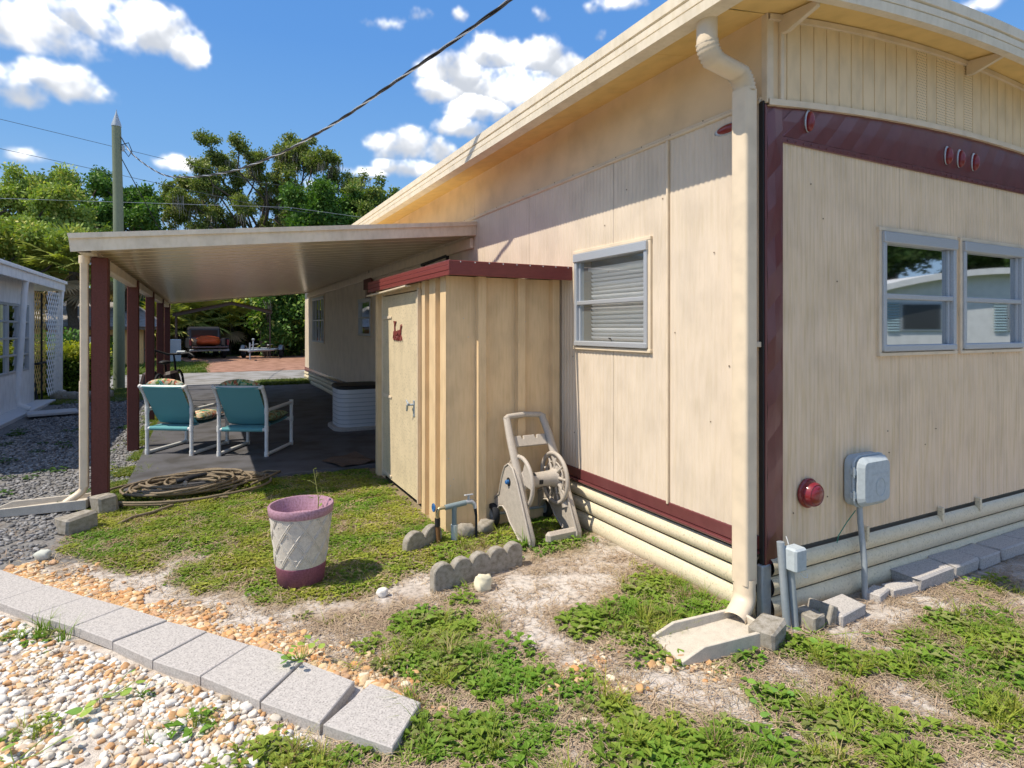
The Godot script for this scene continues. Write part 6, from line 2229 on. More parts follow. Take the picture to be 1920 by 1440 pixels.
func make_tree(called: String, label: String, at: Vector3, fork: float, trunk_r: float, puffs: Array, per: int, clump: ArrayMesh, cols: Array, seed_: int, scale: float, moss := 0, group := "", lean := Vector3.ZERO) -> void:
	# puffs: [offset from the foot, radius]; limbs run from the fork to each
	var T := thing(called, label, "tree", at, 0.0, group)
	var r := RandomNumberGenerator.new()
	r.seed = seed_
	var b := MB.new()
	var top := Vector3(0, fork, 0) + lean
	limb(b, Vector3(0, -0.1, 0), top, trunk_r, trunk_r * 0.7, seed_)
	var buf := PackedFloat32Array()
	var mb := PackedFloat32Array()
	var i := 0
	var clumps := []
	for p: Array in puffs:                             # each mass of the crown breaks up into uneven clumps
		var c0: Vector3 = p[0]
		limb(b, top if c0.y > fork else Vector3(0, fork * 0.7, 0) + lean * 0.7, c0, trunk_r * 0.34, 0.03, seed_ + clumps.size())
		clumps.append([c0, p[1] * 0.5])
		for q in 6:
			var c1: Vector3 = c0 + Vector3(r.randfn(0, 0.62), r.randfn(0.05, 0.46), r.randfn(0, 0.62)) * p[1]
			clumps.append([c1, p[1] * r.randf_range(0.24, 0.46)])
			limb(b, c0, c1, trunk_r * 0.10, 0.012, seed_ + clumps.size())
	for p: Array in clumps:
		i += 1
		var c: Vector3 = p[0]
		var rad: float = p[1]
		for k in int(per * rad * rad * 1.2) + 5:
			var d := Vector3(r.randfn(0, 1), r.randfn(0.1, 0.8), r.randfn(0, 1)).normalized() * rad * pow(r.randf(), 0.45)
			d.y *= 0.72
			var col: Color = (cols[0] as Color).lerp(cols[1], r.randf())
			if r.randf() < 0.12:
				col = cols[2]
			col = col * r.randf_range(0.75, 1.25)
			var t := Basis.from_euler(Vector3(r.randf() * TAU, r.randf() * TAU, r.randf() * TAU))
			add_copy(buf, t.scaled(Vector3.ONE * scale * r.randf_range(0.7, 1.25)), c + d, col)
		if moss and i % 3 == 0:
			for k in int(moss * rad * 1.6):
				var d := Vector3(r.randfn(0, 0.5), r.randf_range(-0.5, -0.1), r.randfn(0, 0.5)) * rad
				var g := r.randf_range(0.75, 1.2)
				add_copy(mb, Basis(Vector3.UP, r.randf() * TAU).scaled(Vector3(1.1, r.randf_range(0.7, 1.5), 1.1)), c + d, Color(0.33 * g, 0.30 * g, 0.25 * g))
	part("trunk", b, M.bark, T)
	multi("crown", clump, M.leaf, buf, T)
	if mb.size():
		multi("hanging_moss", moss_mesh(seed_), M.straw, mb, T)

func crown_puffs(centre: Vector3, size: Vector3, count: int, rmin: float, rmax: float, seed_: int) -> Array:
	var r := RandomNumberGenerator.new()
	r.seed = seed_
	var out := []
	for k in count:
		var d := Vector3(r.randfn(0, 1), r.randfn(0, 1), r.randfn(0, 1)).normalized() * pow(r.randf(), 0.4)
		out.append([centre + d * size, r.randf_range(rmin, rmax)])
	return out

var frond_meshes := []
func frond(seed_: int, l: float) -> ArrayMesh:      # fan leaf on its stalk, pointing along +x from the origin
	var r := RandomNumberGenerator.new()
	r.seed = seed_
	var b := MB.new()
	b.col = Color(0.9, 0.9, 0.7)
	b.tube([Vector3.ZERO, Vector3(l * 0.28, l * 0.09, 0), Vector3(l * 0.52, l * 0.10, 0)], [0.022, 0.015, 0.010], 5, false)
	for k in 27:
		var a := lerpf(-1.9, 1.9, k / 26.0)
		var g := r.randf_range(0.75, 1.25)
		b.col = Color(g, g, g)
		var o := Vector3(l * 0.5, l * 0.10, 0)
		var d := Vector3(cos(a), 0.12 - 0.25 * absf(sin(a)), sin(a)).normalized()
		var s := d.cross(Vector3.UP).normalized() * 0.030
		var ll := l * 0.52 * (0.72 + 0.28 * cos(a * 0.6)) * r.randf_range(0.88, 1.08)
		var m := o + d * ll * 0.55
		var e := o + d * ll + Vector3(0, -ll * r.randf_range(0.04, 0.22), 0)
		b.quad(o, m - s, m + Vector3(0, 0.014, 0), o)
		b.tri(o, m - s, m + Vector3(0, 0.012, 0))
		b.tri(o, m + Vector3(0, 0.012, 0), m + s)
		b.tri(m - s, e, m + Vector3(0, 0.012, 0))
		b.tri(m + Vector3(0, 0.012, 0), e, m + s)
	return b.mesh()

func make_palm(label: String, at: Vector3, h: float, size: float, fronds: int, seed_: int, tint: Color, group := "", dead := 6) -> void:
	if frond_meshes.is_empty():
		for k in 3:
			frond_meshes.append(frond(300 + k, 1.0))
	var P := thing("fan_palm", label, "palm", at, 0.0, group)
	var r := RandomNumberGenerator.new()
	r.seed = seed_
	var b := MB.new()
	var pts := []
	var rr := []
	for i in 12:
		pts.append(Vector3(0.08 * sin(i * 0.5 + seed_), -0.05 + (h + 0.05) * i / 11.0, 0.05 * cos(i * 0.7)))
		rr.append(0.17 + 0.03 * (i % 2))
	b.tube(pts, rr, 9)
	part("trunk", b, M.bark, P)
	for k in fronds:
		var el := lerpf(1.3, -0.55, pow(float(k) / fronds, 0.9)) + r.randfn(0, 0.1)
		var az := k * 2.399 + r.randfn(0, 0.15)
		var old := k >= fronds - dead
		var c := tint * r.randf_range(0.75, 1.3)
		if old:
			c = Color(0.30, 0.22, 0.13) * r.randf_range(0.7, 1.2)
			el -= 0.35
		var key := "frond%d" % (int(c.g * 60.0) * 2 + int(old))
		if not M.has(key):
			M[key] = M.leaf.duplicate()
			M[key].albedo_color = c.linear_to_srgb()
		var o := inst("frond", frond_meshes[k % 3], M[key], P)
		o.transform = Transform3D((Basis(Vector3.UP, az) * Basis(Vector3.BACK, el)).scaled(Vector3.ONE * size * r.randf_range(0.85, 1.1)), Vector3(0, h, 0))

func make_trees() -> void:
	var oakleaf := leaf_clump(1, 12, 0.34, 0.20, 0.10)
	var soft := leaf_clump(2, 14, 0.34, 0.17, 0.085)
	var dense := leaf_clump(3, 14, 0.42, 0.24, 0.12)
	var oak := [Color(0.15, 0.21, 0.05), Color(0.27, 0.32, 0.085), Color(0.38, 0.38, 0.14)]
	var lime := [Color(0.25, 0.36, 0.07), Color(0.42, 0.50, 0.13), Color(0.58, 0.55, 0.16)]
	var deep := [Color(0.065, 0.15, 0.03), Color(0.13, 0.25, 0.05), Color(0.19, 0.30, 0.06)]
	# two oaks hung with moss beyond the street
	var pa := [[Vector3(-5.72, 10.94, -4.38), 0.52], [Vector3(-4.88, 10.91, -2.52), 0.92], [Vector3(-5.32, 10.08, -4.19), 0.86], [Vector3(-4.15, 11.39, -2.71), 0.93], [Vector3(-2.78, 13.39, -1.94), 1.09], [Vector3(-3.37, 12.23, -0.62), 0.73], [Vector3(-2.14, 13.15, -2.55), 0.86], [Vector3(-1.37, 13.45, 1.14), 0.56], [Vector3(-0.73, 13.11, 0.63), 0.65], [Vector3(-0.25, 12.69, 0.27), 0.58], [Vector3(-0.17, 12.47, -0.85), 0.76], [Vector3(-2.93, 10.84, -0.33), 0.89], [Vector3(-1.99, 11.05, -2.09), 1.11], [Vector3(-1.51, 11.81, -2.24), 0.60], [Vector3(-4.24, 9.90, -0.90), 0.89], [Vector3(-2.79, 9.49, -1.60), 1.00], [Vector3(-0.93, 9.32, 1.35), 0.88], [Vector3(-4.76, 8.93, -1.92), 0.91], [Vector3(-3.74, 8.29, -0.23), 0.88], [Vector3(-1.84, 8.95, -2.33), 1.03]]
	make_tree("oak_tree", "broad live oak hung with grey moss beyond the street, reaching towards the pole", Vector3(3.4, 0, -43.5), 5.0, 0.42, pa, 190, oakleaf, oak, 61, 0.85, 4)
	var pb := [[Vector3(0.13, 14.83, -0.82), 0.70], [Vector3(0.42, 14.11, 0.75), 0.77], [Vector3(-0.47, 13.96, -1.15), 0.88], [Vector3(0.03, 13.47, -0.02), 0.95], [Vector3(-0.91, 13.01, -0.45), 0.78], [Vector3(1.05, 13.04, 2.20), 0.67], [Vector3(1.26, 13.16, -0.26), 0.70], [Vector3(1.67, 13.26, 3.23), 0.49], [Vector3(2.13, 13.08, 2.64), 0.58], [Vector3(2.37, 12.27, 2.15), 0.59], [Vector3(-1.18, 12.09, -0.87), 0.78], [Vector3(-0.47, 11.47, 1.47), 0.83], [Vector3(-1.79, 10.75, -1.47), 0.96], [Vector3(-0.81, 10.10, -1.36), 0.97], [Vector3(3.10, 11.45, 3.45), 0.66], [Vector3(4.01, 11.77, 2.45), 0.51], [Vector3(-0.32, 8.62, 2.19), 0.98], [Vector3(-1.79, 8.64, 0.14), 0.93]]
	make_tree("oak_tree", "tall live oak with moss rising over the carport roof beside the denser trees", Vector3(5.6, 0, -44.0), 5.5, 0.40, pb, 190, oakleaf, oak, 83, 0.85, 4)
	# dense dark green trees to the right of them
	make_tree("leafy_tree", "dense dark green tree behind the carport roof close under the eave line", Vector3(8.0, 0, -38.5), 3.2, 0.22, [[Vector3(-2.01, 9.64, -1.67), 1.20], [Vector3(-1.55, 9.21, -0.01), 1.31], [Vector3(-0.07, 9.47, -0.68), 1.20], [Vector3(-1.46, 7.95, -0.54), 1.33], [Vector3(0.03, 7.94, 0.30), 1.33], [Vector3(-2.88, 7.70, 0.41), 0.97], [Vector3(-1.02, 10.51, -1.19), 0.80]], 230, dense, deep, 31, 1.0)
	make_tree("leafy_tree", "small feathery green tree peeping out beside the eave of the home", Vector3(10.4, 0, -39.0), 4.0, 0.2, [[Vector3(-1.35, 10.17, -0.71), 1.06], [Vector3(-0.66, 10.37, 1.07), 0.63], [Vector3(-0.02, 10.17, -0.04), 0.74], [Vector3(-0.91, 9.16, 0.38), 1.04], [Vector3(-1.23, 8.11, 0.27), 1.20]], 170, oakleaf, [deep[0], oak[1], oak[1]], 37, 1.0)
	make_tree("leafy_tree", "dark bushy tree right of the driveway partly behind the home", Vector3(9.0, 0, -33.0), 1.8, 0.2, crown_puffs(Vector3(-0.5, 3.3, 0), Vector3(2.6, 2.2, 1.4), 14, 0.9, 1.4, 16), 230, dense, deep, 39, 1.0)
	# light tree behind the white home, dark trees between it and the oak
	make_tree("light_tree", "light yellow green leafy tree rising behind the white home", Vector3(-7.0, 0, -29.6), 2.6, 0.2, [[Vector3(0.18, 7.77, -3.71), 0.71], [Vector3(1.25, 7.20, -1.74), 0.73], [Vector3(0.32, 6.77, -3.66), 1.23], [Vector3(1.54, 6.62, -2.15), 0.69], [Vector3(-0.33, 7.07, -3.07), 0.64], [Vector3(0.41, 5.61, -1.05), 1.13], [Vector3(1.02, 5.99, -3.31), 1.10], [Vector3(2.43, 5.14, 0.71), 0.44], [Vector3(-0.10, 4.88, -1.45), 1.01], [Vector3(1.05, 4.96, -1.46), 1.03], [Vector3(1.67, 4.79, -2.30), 0.91], [Vector3(0.58, 4.14, -0.90), 1.00], [Vector3(-0.89, 6.00, -3.92), 0.97], [Vector3(-1.74, 5.82, -4.77), 1.10]], 330, soft, lime, 41, 0.95)
	make_tree("light_tree", "small lime green tree growing low beside the taller light tree", Vector3(-9.9, 0, -28.4), 2.0, 0.15, crown_puffs(Vector3(0, 4.2, 0), Vector3(1.8, 2.2, 1.5), 13, 0.8, 1.3, 8), 300, soft, lime, 43, 0.95)
	make_tree("leafy_tree", "dark green tree behind the light tree left of the utility pole", Vector3(-7.6, 0, -39.0), 5.0, 0.25, [[Vector3(0.28, 9.79, -3.59), 0.79], [Vector3(-0.70, 9.79, -2.68), 0.62], [Vector3(0.63, 9.36, -3.43), 0.57], [Vector3(1.54, 8.19, -2.08), 0.63], [Vector3(1.79, 7.42, -1.89), 0.70], [Vector3(1.61, 6.73, -0.36), 0.80], [Vector3(-0.20, 10.05, -3.87), 0.50]], 190, oakleaf, [deep[1], oak[1], lime[0]], 47, 1.0)
	make_tree("vine_tree", "dark vine wrapped tree right behind the utility pole with ragged top", Vector3(-4.3, 0, -41.5), 6.0, 0.25, [[Vector3(-1.38, 11.09, -2.49), 0.38], [Vector3(-0.99, 10.22, -0.87), 0.58], [Vector3(-1.47, 10.14, -2.56), 0.45], [Vector3(-0.06, 9.64, -0.95), 0.81], [Vector3(0.51, 9.47, -0.60), 0.66], [Vector3(-0.70, 8.50, 0.40), 0.78], [Vector3(0.04, 8.96, -1.78), 0.98], [Vector3(1.35, 7.86, 2.18), 0.76], [Vector3(1.56, 8.71, 1.45), 0.28], [Vector3(-0.38, 7.63, -0.17), 0.94], [Vector3(0.77, 7.48, -0.74), 0.97]], 210, oakleaf, [deep[0], deep[1], lime[0]], 53, 1.0)
	# undergrowth closing off the far end of the driveway
	for q: Array in [[-3.0, -44.0, 2.6, 2.2, "dark undergrowth tree standing behind the parked pickup truck"], [2.3, -45.0, 3.2, 2.4, "vine hung undergrowth tree behind the boat trailer"], [5.2, -41.5, 3.4, 2.0, "bright green undergrowth tree right of the trailer"], [7.0, -45.0, 4.0, 2.4, "dark undergrowth tree behind the black bin"], [-8.0, -46.0, 3.4, 2.4, "dark undergrowth tree behind the peach house"], [13.0, -44.0, 4.0, 2.6, "dark undergrowth tree hidden mostly by the home"], [-0.4, -43.5, 2.6, 2.0, "shaded undergrowth tree behind the low yellow green palm"], [4.0, -44.0, 2.6, 2.2, "shaded undergrowth tree closing the gap behind the trailer"], [5.9, -38.0, 2.3, 1.9, "leafy undergrowth tree at the driveway's right edge"]]:
		make_tree("undergrowth_tree", q[4], Vector3(q[0], 0, q[1]), 1.4, 0.16, crown_puffs(Vector3(0, q[2], 0), Vector3(2.3, q[3], 1.2), 13, 0.9, 1.4, int(q[0] * 7) + 90), 190, dense, [deep[0], deep[1], lime[1] if q[0] > 5.0 and q[0] < 6.0 else lime[0]], int(q[0] * 11) + 300, 1.0, 5)
	# fan palms
	make_palm("fan palm with drooping dead fronds between white home and carport post", Vector3(-4.7, 0, -29.6), 3.9, 2.0, 32, 1, Color(0.36, 0.40, 0.10), "", 5)
	make_palm("fan palm with brown skirt of dead fronds behind the utility pole", Vector3(-3.3, 0, -33.5), 4.2, 1.9, 28, 2, Color(0.30, 0.36, 0.08), "", 5)
	make_palm("low yellow green fan palm spreading above the pickup truck", Vector3(-0.6, 0, -40.5), 2.0, 2.5, 30, 3, Color(0.48, 0.47, 0.12), "", 3)
	make_palm("fan palm with lit fronds behind the pickup truck's far side", Vector3(1.4, 0, -41.0), 1.9, 2.3, 26, 4, Color(0.42, 0.45, 0.12), "", 3)
	make_palm("small fan palm left of the pickup at the edge of the driveway", Vector3(-2.0, 0, -39.0), 1.5, 2.2, 24, 5, Color(0.42, 0.46, 0.13), "", 2)
	make_palm("small fan palm frond clump beside the shelter's right end", Vector3(5.3, 0, -39.2), 2.7, 1.5, 16, 6, Color(0.32, 0.42, 0.10), "", 3)
	make_palm("tall fan palm standing behind the shelter roof", Vector3(2.6, 0, -42.5), 4.2, 2.4, 26, 7, Color(0.22, 0.33, 0.07), "", 6)
	# hedge and shrubs by the white home
	var hb := PackedFloat32Array()
	var r := RandomNumberGenerator.new()
	r.seed = 6
	for k in 1500:
		var p := Vector3(r.randf_range(-0.75, 0.75), r.randf_range(0.05, 1.12), r.randf_range(-0.55, 0.55))
		if absf(p.x) < 0.55 and absf(p.z) < 0.4 and p.y < 0.9:
			continue
		var c := Color(0.09, 0.16, 0.02).lerp(Color(0.17, 0.25, 0.03), r.randf())
		if p.y > 0.95:  # sunlight on the hedge top is put into the leaf colour
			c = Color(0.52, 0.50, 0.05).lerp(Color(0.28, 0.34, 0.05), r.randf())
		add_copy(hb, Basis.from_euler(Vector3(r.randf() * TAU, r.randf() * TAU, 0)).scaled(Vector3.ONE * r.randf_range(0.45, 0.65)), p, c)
	var HG := thing("clipped_hedge", "clipped green hedge with sunlit yellow coloured onto its top beside the white lattice", "hedge", Vector3(-3.05, 0, -18.1))
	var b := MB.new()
	b.box(Vector3(0, 0.45, 0), Vector3(1.15, 0.85, 0.8), 0.05)  # solid near-black box stands in for shade inside the hedge
	part("dark_core", b, mat(lin(0.02, 0.03, 0.01), 0.95), HG)
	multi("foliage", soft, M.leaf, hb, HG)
	make_tree("round_shrub", "dark broad leafed shrub behind the hedge with painted sunlit top", Vector3(-4.3, 0, -23.5), 0.3, 0.05, [[Vector3(0, 0.7, 0), 0.6], [Vector3(0.4, 0.6, 0.1), 0.5], [Vector3(-0.4, 0.9, 0), 0.5]], 420, dense, deep, 71, 0.6)

# ------------------------------------------------------------------ pole and lines
func wire(called: String, label: String, pts: Array, r: float, m: Material) -> void:
	var b := MB.new()
	b.tube(pts, r, 6)
	single(called, b, m, label, "cable")

func make_pole() -> void:
	var P := thing("utility_pole", "greenish wooden utility pole with a pointed metal cap by the street", "utility pole", Vector3(-2.16, 0, -20.2))
	P.position.z = -18.95
	P.position.x = -2.03
	var k := 18.95 / 20.2
	var b := MB.new()
	b.tube([Vector3(0, -0.2, 0), Vector3(0.0, 2.5, 0), Vector3(-0.02, 5.0, 0), Vector3(-0.06, 7.45 * k + 0.05, 0)], [0.138, 0.128, 0.118, 0.108], 14)
	part("shaft", b, M.polewood, P)
	b = MB.new()
	b.T = Transform3D(Basis.IDENTITY, Vector3(-0.06, 7.5 * k + 0.05, 0))
	b.lathe([Vector2(0.117, -0.06), Vector2(0.112, 0.0), Vector2(0.02, 0.30), Vector2(0.0, 0.42)], 12)
	part("cap", b, M.galv, P)
	b = MB.new()
	b.tube([Vector3(0.06, 6.55, 0.02), Vector3(0.22, 6.62, 0.05), Vector3(0.30, 6.4, 0.05), Vector3(0.22, 6.25, 0.03), Vector3(0.12, 6.4, 0.02)], 0.012, 6)
	part("drip_loop", b, M.black, P)
	b = MB.new()
	b.box(Vector3(0.10, 6.45, 0.06), Vector3(0.06, 0.16, 0.06), 0.01)
	part("clamp", b, M.galv, P)
	# service drop: three strands twisted together
	var path := [Vector3(-1.98, 6.75, -18.9), Vector3(-1.66, 6.19, -18.42), Vector3(-0.88, 5.10, -15.44), Vector3(-0.31, 4.58, -13.22), Vector3(0.36, 4.16, -10.65), Vector3(0.88, 3.98, -8.64), Vector3(1.15, 3.96, -7.62), Vector3(1.37, 3.965, -6.78), Vector3(1.66, 4.02, -5.64), Vector3(1.88, 4.07, -4.81), Vector3(2.09, 4.13, -3.99), Vector3(2.35, 4.24, -2.95), Vector3(2.62, 4.40, -1.9)]
	var cv := Curve3D.new()
	for i in path.size():
		var a: Vector3 = path[maxi(i - 1, 0)]
		var c: Vector3 = path[mini(i + 1, path.size() - 1)]
		cv.add_point(path[i], -(c - a) / 6.0, (c - a) / 6.0)
	var l := cv.get_baked_length()
	var S := thing("service_cable", "thick twisted black power cable running from the pole down over the home's roof", "cable", path[0])
	for s in 3:
		var pts := []
		var n := 330
		for i in n + 1:
			var p := cv.sample_baked(l * i / n, true)
			var a := i * 0.42 + s * TAU / 3
			pts.append(p + Vector3(cos(a) * 0.9, sin(a), cos(a) * 0.2) * 0.0105 - path[0])
		b = MB.new()
		b.tube(pts, 0.0085 if s else 0.0065, 5)
		part("strand", b, M.black if s else M.alu, S)
	var mast := thing("roof_mast", "galvanised service mast on the home's roof holding the power cable", "mast", Vector3(2.75, 3.38, -1.99))
	b = MB.new()
	b.tube([Vector3(0, 0, -0.06), Vector3(0, 1.15, -0.06)], 0.025, 8)
	b.ball(Vector3(0, 1.18, -0.06), Vector3(0.05, 0.06, 0.05), 8, 6)
	b.tube([Vector3(0, 1.02, -0.06), Vector3(-0.13, 1.02, 0.09)], 0.012, 6)
	part("pipe", b, M.galv, mast)
	b = MB.new()
	b.T = Transform3D(Basis.IDENTITY, Vector3(0, 0.0, -0.06))
	b.lathe([Vector2(0.10, 0.0), Vector2(0.03, 0.06)], 12)
	part("flashing", b, M.galv, mast)
	wire("guy_wire", "dark drop wire slanting down from the utility pole towards the oaks", [Vector3(-1.98, 6.2, -18.9), Vector3(-1.2, 4.6, -20.4), Vector3(-0.15, 3.55, -22.5), Vector3(1.0, 3.0, -26.0)], 0.012, M.black)
	var thin := mat(lin(0.10, 0.12, 0.15), 0.6)
	wire("phone_line", "thin upper line crossing the sky behind the utility pole", [Vector3(-32, 15.0, -34), Vector3(-9, 11.6, -36), Vector3(3, 10.3, -38), Vector3(30, 10.0, -42)], 0.012, thin)
	wire("phone_line", "thin lower line crossing the sky behind the utility pole", [Vector3(-32, 13.0, -33), Vector3(-9, 10.0, -35), Vector3(3, 8.7, -37), Vector3(30, 8.0, -41)], 0.012, thin)
	wire("phone_line", "thin pale line running low across the oak crowns", [Vector3(-30, 7.9, -30), Vector3(-8, 6.7, -30), Vector3(4, 8.0, -33), Vector3(14, 7.7, -34)], 0.010, M.alu)

# ------------------------------------------------------------------ the white home to the left
func make_white_home() -> void:
	var x := -3.28
	var H := thing("white_home", "white neighbouring home with jalousie windows and a lattice screened corner", "home", Vector3(x, 0, -14.0))
	var at := H.position
	var b := MB.new()
	for r: Array in [[-9.0, -16.2, 0.0, 0.74], [-9.0, -16.2, 2.10, 2.62], [-15.72, -16.2, 0.742, 2.098], [-9.0, -11.2, 0.742, 2.098]]:
		b.span(Vector3(x - 0.10, r[2], r[0]) - at, Vector3(x, r[3], r[1]) - at, 0.002)
	b.span(Vector3(x - 0.15, 0.0, -16.0) - at, Vector3(x - 5.0, 2.62, -15.9) - at)
	b.span(Vector3(x - 5.0, 0.0, -15.9) - at, Vector3(x - 4.9, 2.62, -9.0) - at)
	part("wall", b, M.white, H)
	var zs := [-15.70, -14.95, -14.2, -13.45, -12.7, -11.95, -11.22]
	for i in zs.size() - 1:
		var wn := group_part("window", H)
		b = MB.new()
		var z0: float = zs[i]
		var z1: float = zs[i + 1]
		for z: float in [z0, z1 - 0.05]:
			b.span(Vector3(x - 0.05, 0.745, z) - at, Vector3(x + 0.02, 2.095, z + 0.045) - at, 0.004)
		for k in 5:
			var y := lerpf(0.745, 2.05, k / 4.0)
			b.span(Vector3(x - 0.05, y, z0 + 0.046) - at, Vector3(x + 0.016, y + 0.04, z1 - 0.051) - at, 0.004)
		part("frame", b, M.alu, wn)
		for k in 4:
			b = MB.new()
			var y := lerpf(0.745, 2.05, k / 4.0)
			b.span(Vector3(x - 0.02, y + 0.042, z0 + 0.047) - at, Vector3(x - 0.016, y + 0.325, z1 - 0.052) - at)
			part("pane", b, M.film, wn)
	b = MB.new()                                       # roof and fascia
	b.span(Vector3(x - 5.2, 2.64, -17.45) - at, Vector3(x + 0.28, 2.70, -8.5) - at)
	part("roof", b, M.white, H)
	b = MB.new()
	b.span(Vector3(x + 0.28, 2.50, -17.5) - at, Vector3(x + 0.33, 2.67, -8.5) - at, 0.006)
	b.span(Vector3(x + 0.275, 2.668, -17.52) - at, Vector3(x + 0.37, 2.735, -8.5) - at, 0.006)
	b.span(Vector3(x - 5.0, 2.50, -17.51) - at, Vector3(x + 0.33, 2.735, -17.46) - at, 0.006)
	part("fascia", b, M.white, H)
	for z: float in [-14.15, -17.35]:
		b = MB.new()
		b.tube([Vector3(x + 0.29, 2.52, z) - at, Vector3(x + 0.27, 2.3, z) - at, Vector3(x + 0.17, 0.35, z) - at, Vector3(x + 0.19, 0.18, z) - at, Vector3(x + 0.35, 0.09, z) - at], 0.05, 10, true, Vector2(0.8, 1.0))
		part("downspout", b, M.white, H)
	b = MB.new()
	b.span(Vector3(x + 0.23, 0.0, -17.34) - at, Vector3(x + 0.31, 2.5, -17.26) - at, 0.006)
	part("corner_post", b, M.white, H)
	# lattice across the porch corner: diagonal laths
	var lx := x + 0.10
	for side: Array in [[Vector3(x + 0.27, 0.15, -17.25), Vector3(0, 0, 1), 1.3, M.white], [Vector3(x - 0.02, 0.15, -17.35), Vector3(0, 0, 1), 1.1, M.soffit]]:  # rear panel coloured darker to stand in for its shade
		var L := group_part("lattice", H)
		var o: Vector3 = side[0]
		var e: Vector3 = side[1]
		var w: float = side[2]
		var h := 2.28
		var across := e.cross(Vector3.UP)
		for d: float in [-1.0, 1.0]:
			var c := -h
			while c < w:
				# lath from (c, 0) going up at 45 degrees, clipped to the panel
				var u0 := maxf(c, 0.0)
				var u1 := minf(c + h, w)
				if u1 - u0 > 0.03:
					var p := Vector2(u0, u0 - c)
					var q := Vector2(u1, u1 - c)
					if d < 0:
						p.x = w - p.x
						q.x = w - q.x
					var P := o + e * p.x + Vector3.UP * p.y + across * 0.005 * d - at
					var Q := o + e * q.x + Vector3.UP * q.y + across * 0.005 * d - at
					b = MB.new()
					var dir := (Q - P).normalized()
					var sd := dir.cross(across).normalized()
					b.box((P + Q) / 2, Vector3((Q - P).length(), 0.034, 0.008), 0.0, Basis(dir, sd, dir.cross(sd)))
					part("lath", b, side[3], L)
				c += 0.20
	b = MB.new()
	b.tube([Vector3(x + 0.05, 0.0, -16.6) - at, Vector3(x + 0.05, 2.4, -16.6) - at], 0.02, 8)
	b.span(Vector3(x + 0.0, 0.82, -17.0) - at, Vector3(x + 0.08, 0.86, -16.2) - at, 0.004)
	b.tube([Vector3(x + 0.02, 0.0, -16.35) - at, Vector3(x - 0.08, 0.85, -16.35) - at], 0.03, 8)
	part("railing", b, M.black, H)
	b = MB.new()
	b.span(Vector3(x + 0.0, -0.05, -16.3), Vector3(x + 0.36, 0.05, -8.0), 0.01)
	structure("white_home_walk", b, mat(lin(0.55, 0.56, 0.58), 0.8))
	b = MB.new()
	b.box(Vector3(0, 0.03, 0), Vector3(0.75, 0.05, 0.55), 0.01)
	single("step_plank", b, mat(lin(0.45, 0.45, 0.46), 0.85), "grey plank lying on the gravel before the white home's walk", "plank", Vector3(-2.48, 0.03, -13.6), 0.25)
	for k in 9:
		b = MB.new()
		b.rock(Vector3(0, 0.06, 0), Vector3(0.16, 0.11, 0.12), 70 + k, 0.2)
		single("border_stone", b, M.oldconcrete, "rounded stone bordering the planting bed below the lattice and hedge", "stone", Vector3(-3.0 + k * 0.12, 0.0, -16.4 - 0.12 * absf(k - 5.0)), k * 0.7, "stones round the hedge bed")

# ------------------------------------------------------------------ across the street
func make_far_house() -> void:
	var H := thing("peach_house", "low peach house with a grey shingle roof across the street", "house", Vector3(-6.0, -0.65, -31.0))
	var b := MB.new()
	for r: Array in [[-9.0, -5.35], [-4.2, -3.6], [-1.9, -1.3], [0.3, 0.75], [2.9, 3.6]]:
		b.span(Vector3(r[0], 0, 0), Vector3(r[1], 2.25, 0.2))
	b.span(Vector3(-9.0, 2.0, 0.005), Vector3(3.6, 2.25, 0.195))
	part("wall", b, M.peach, H)
	b = MB.new()
	b.span(Vector3(-9, 0, -2.0), Vector3(3.6, 2.2, -1.9))
	part("porch_back", b, mat(lin(0.30, 0.20, 0.13), 0.8), H)
	b = MB.new()
	b.span(Vector3(-9.5, 2.22, 0.5), Vector3(4.2, 2.36, 0.65), 0.01)
	part("eave", b, mat(lin(0.17, 0.13, 0.10), 0.7), H)
	b = MB.new()
	b.quad(Vector3(-9.7, 2.36, 0.72), Vector3(4.3, 2.36, 0.72), Vector3(2.8, 3.6, -4.5), Vector3(-8.2, 3.6, -4.5))
	b.quad(Vector3(4.3, 2.36, 0.72), Vector3(4.3, 2.36, -9.5), Vector3(2.8, 3.6, -4.6), Vector3(2.8, 3.6, -4.5))
	part("roof", b, M.roofgrey, H)
	for xx: float in [-4.9, -2.75, -0.5, 1.8]:
		var wn := group_part("window", H)
		b = MB.new()
		b.span(Vector3(xx - 0.5, 0.3, -1.88), Vector3(xx + 0.5, 1.9, -1.86))
		part("pane", b, M.film, wn)
	b = MB.new()
	b.span(Vector3(-9.2, 2.27, -2.2), Vector3(3.8, 2.34, 0.49))
	b.span(Vector3(-9, -0.05, 0.21), Vector3(3.6, 0.06, 1.0))
	part("porch_floor", b, mat(lin(0.25, 0.16, 0.12), 0.8), H)
	# blue house glimpsed between the posts
	var B := thing("blue_house", "pale blue house glimpsed between the carport posts across the street", "house", Vector3(-1.6, 0, -52.0))
	b = MB.new()
	b.span(Vector3(-3, 0, -4), Vector3(1.5, 3.0, 0))
	part("wall", b, mat(lin(0.45, 0.55, 0.62), 0.7), B)
	b = MB.new()
	b.quad(Vector3(-3.3, 3.0, 0.3), Vector3(1.8, 3.0, 0.3), Vector3(1.5, 4.4, -2.0), Vector3(-3.0, 4.4, -2.0))
	part("roof", b, M.roofgrey, B)
	b = MB.new()
	b.span(Vector3(-1.0, 1.0, 0.0), Vector3(0.0, 2.2, 0.03))
	part("window", b, M.film, B)

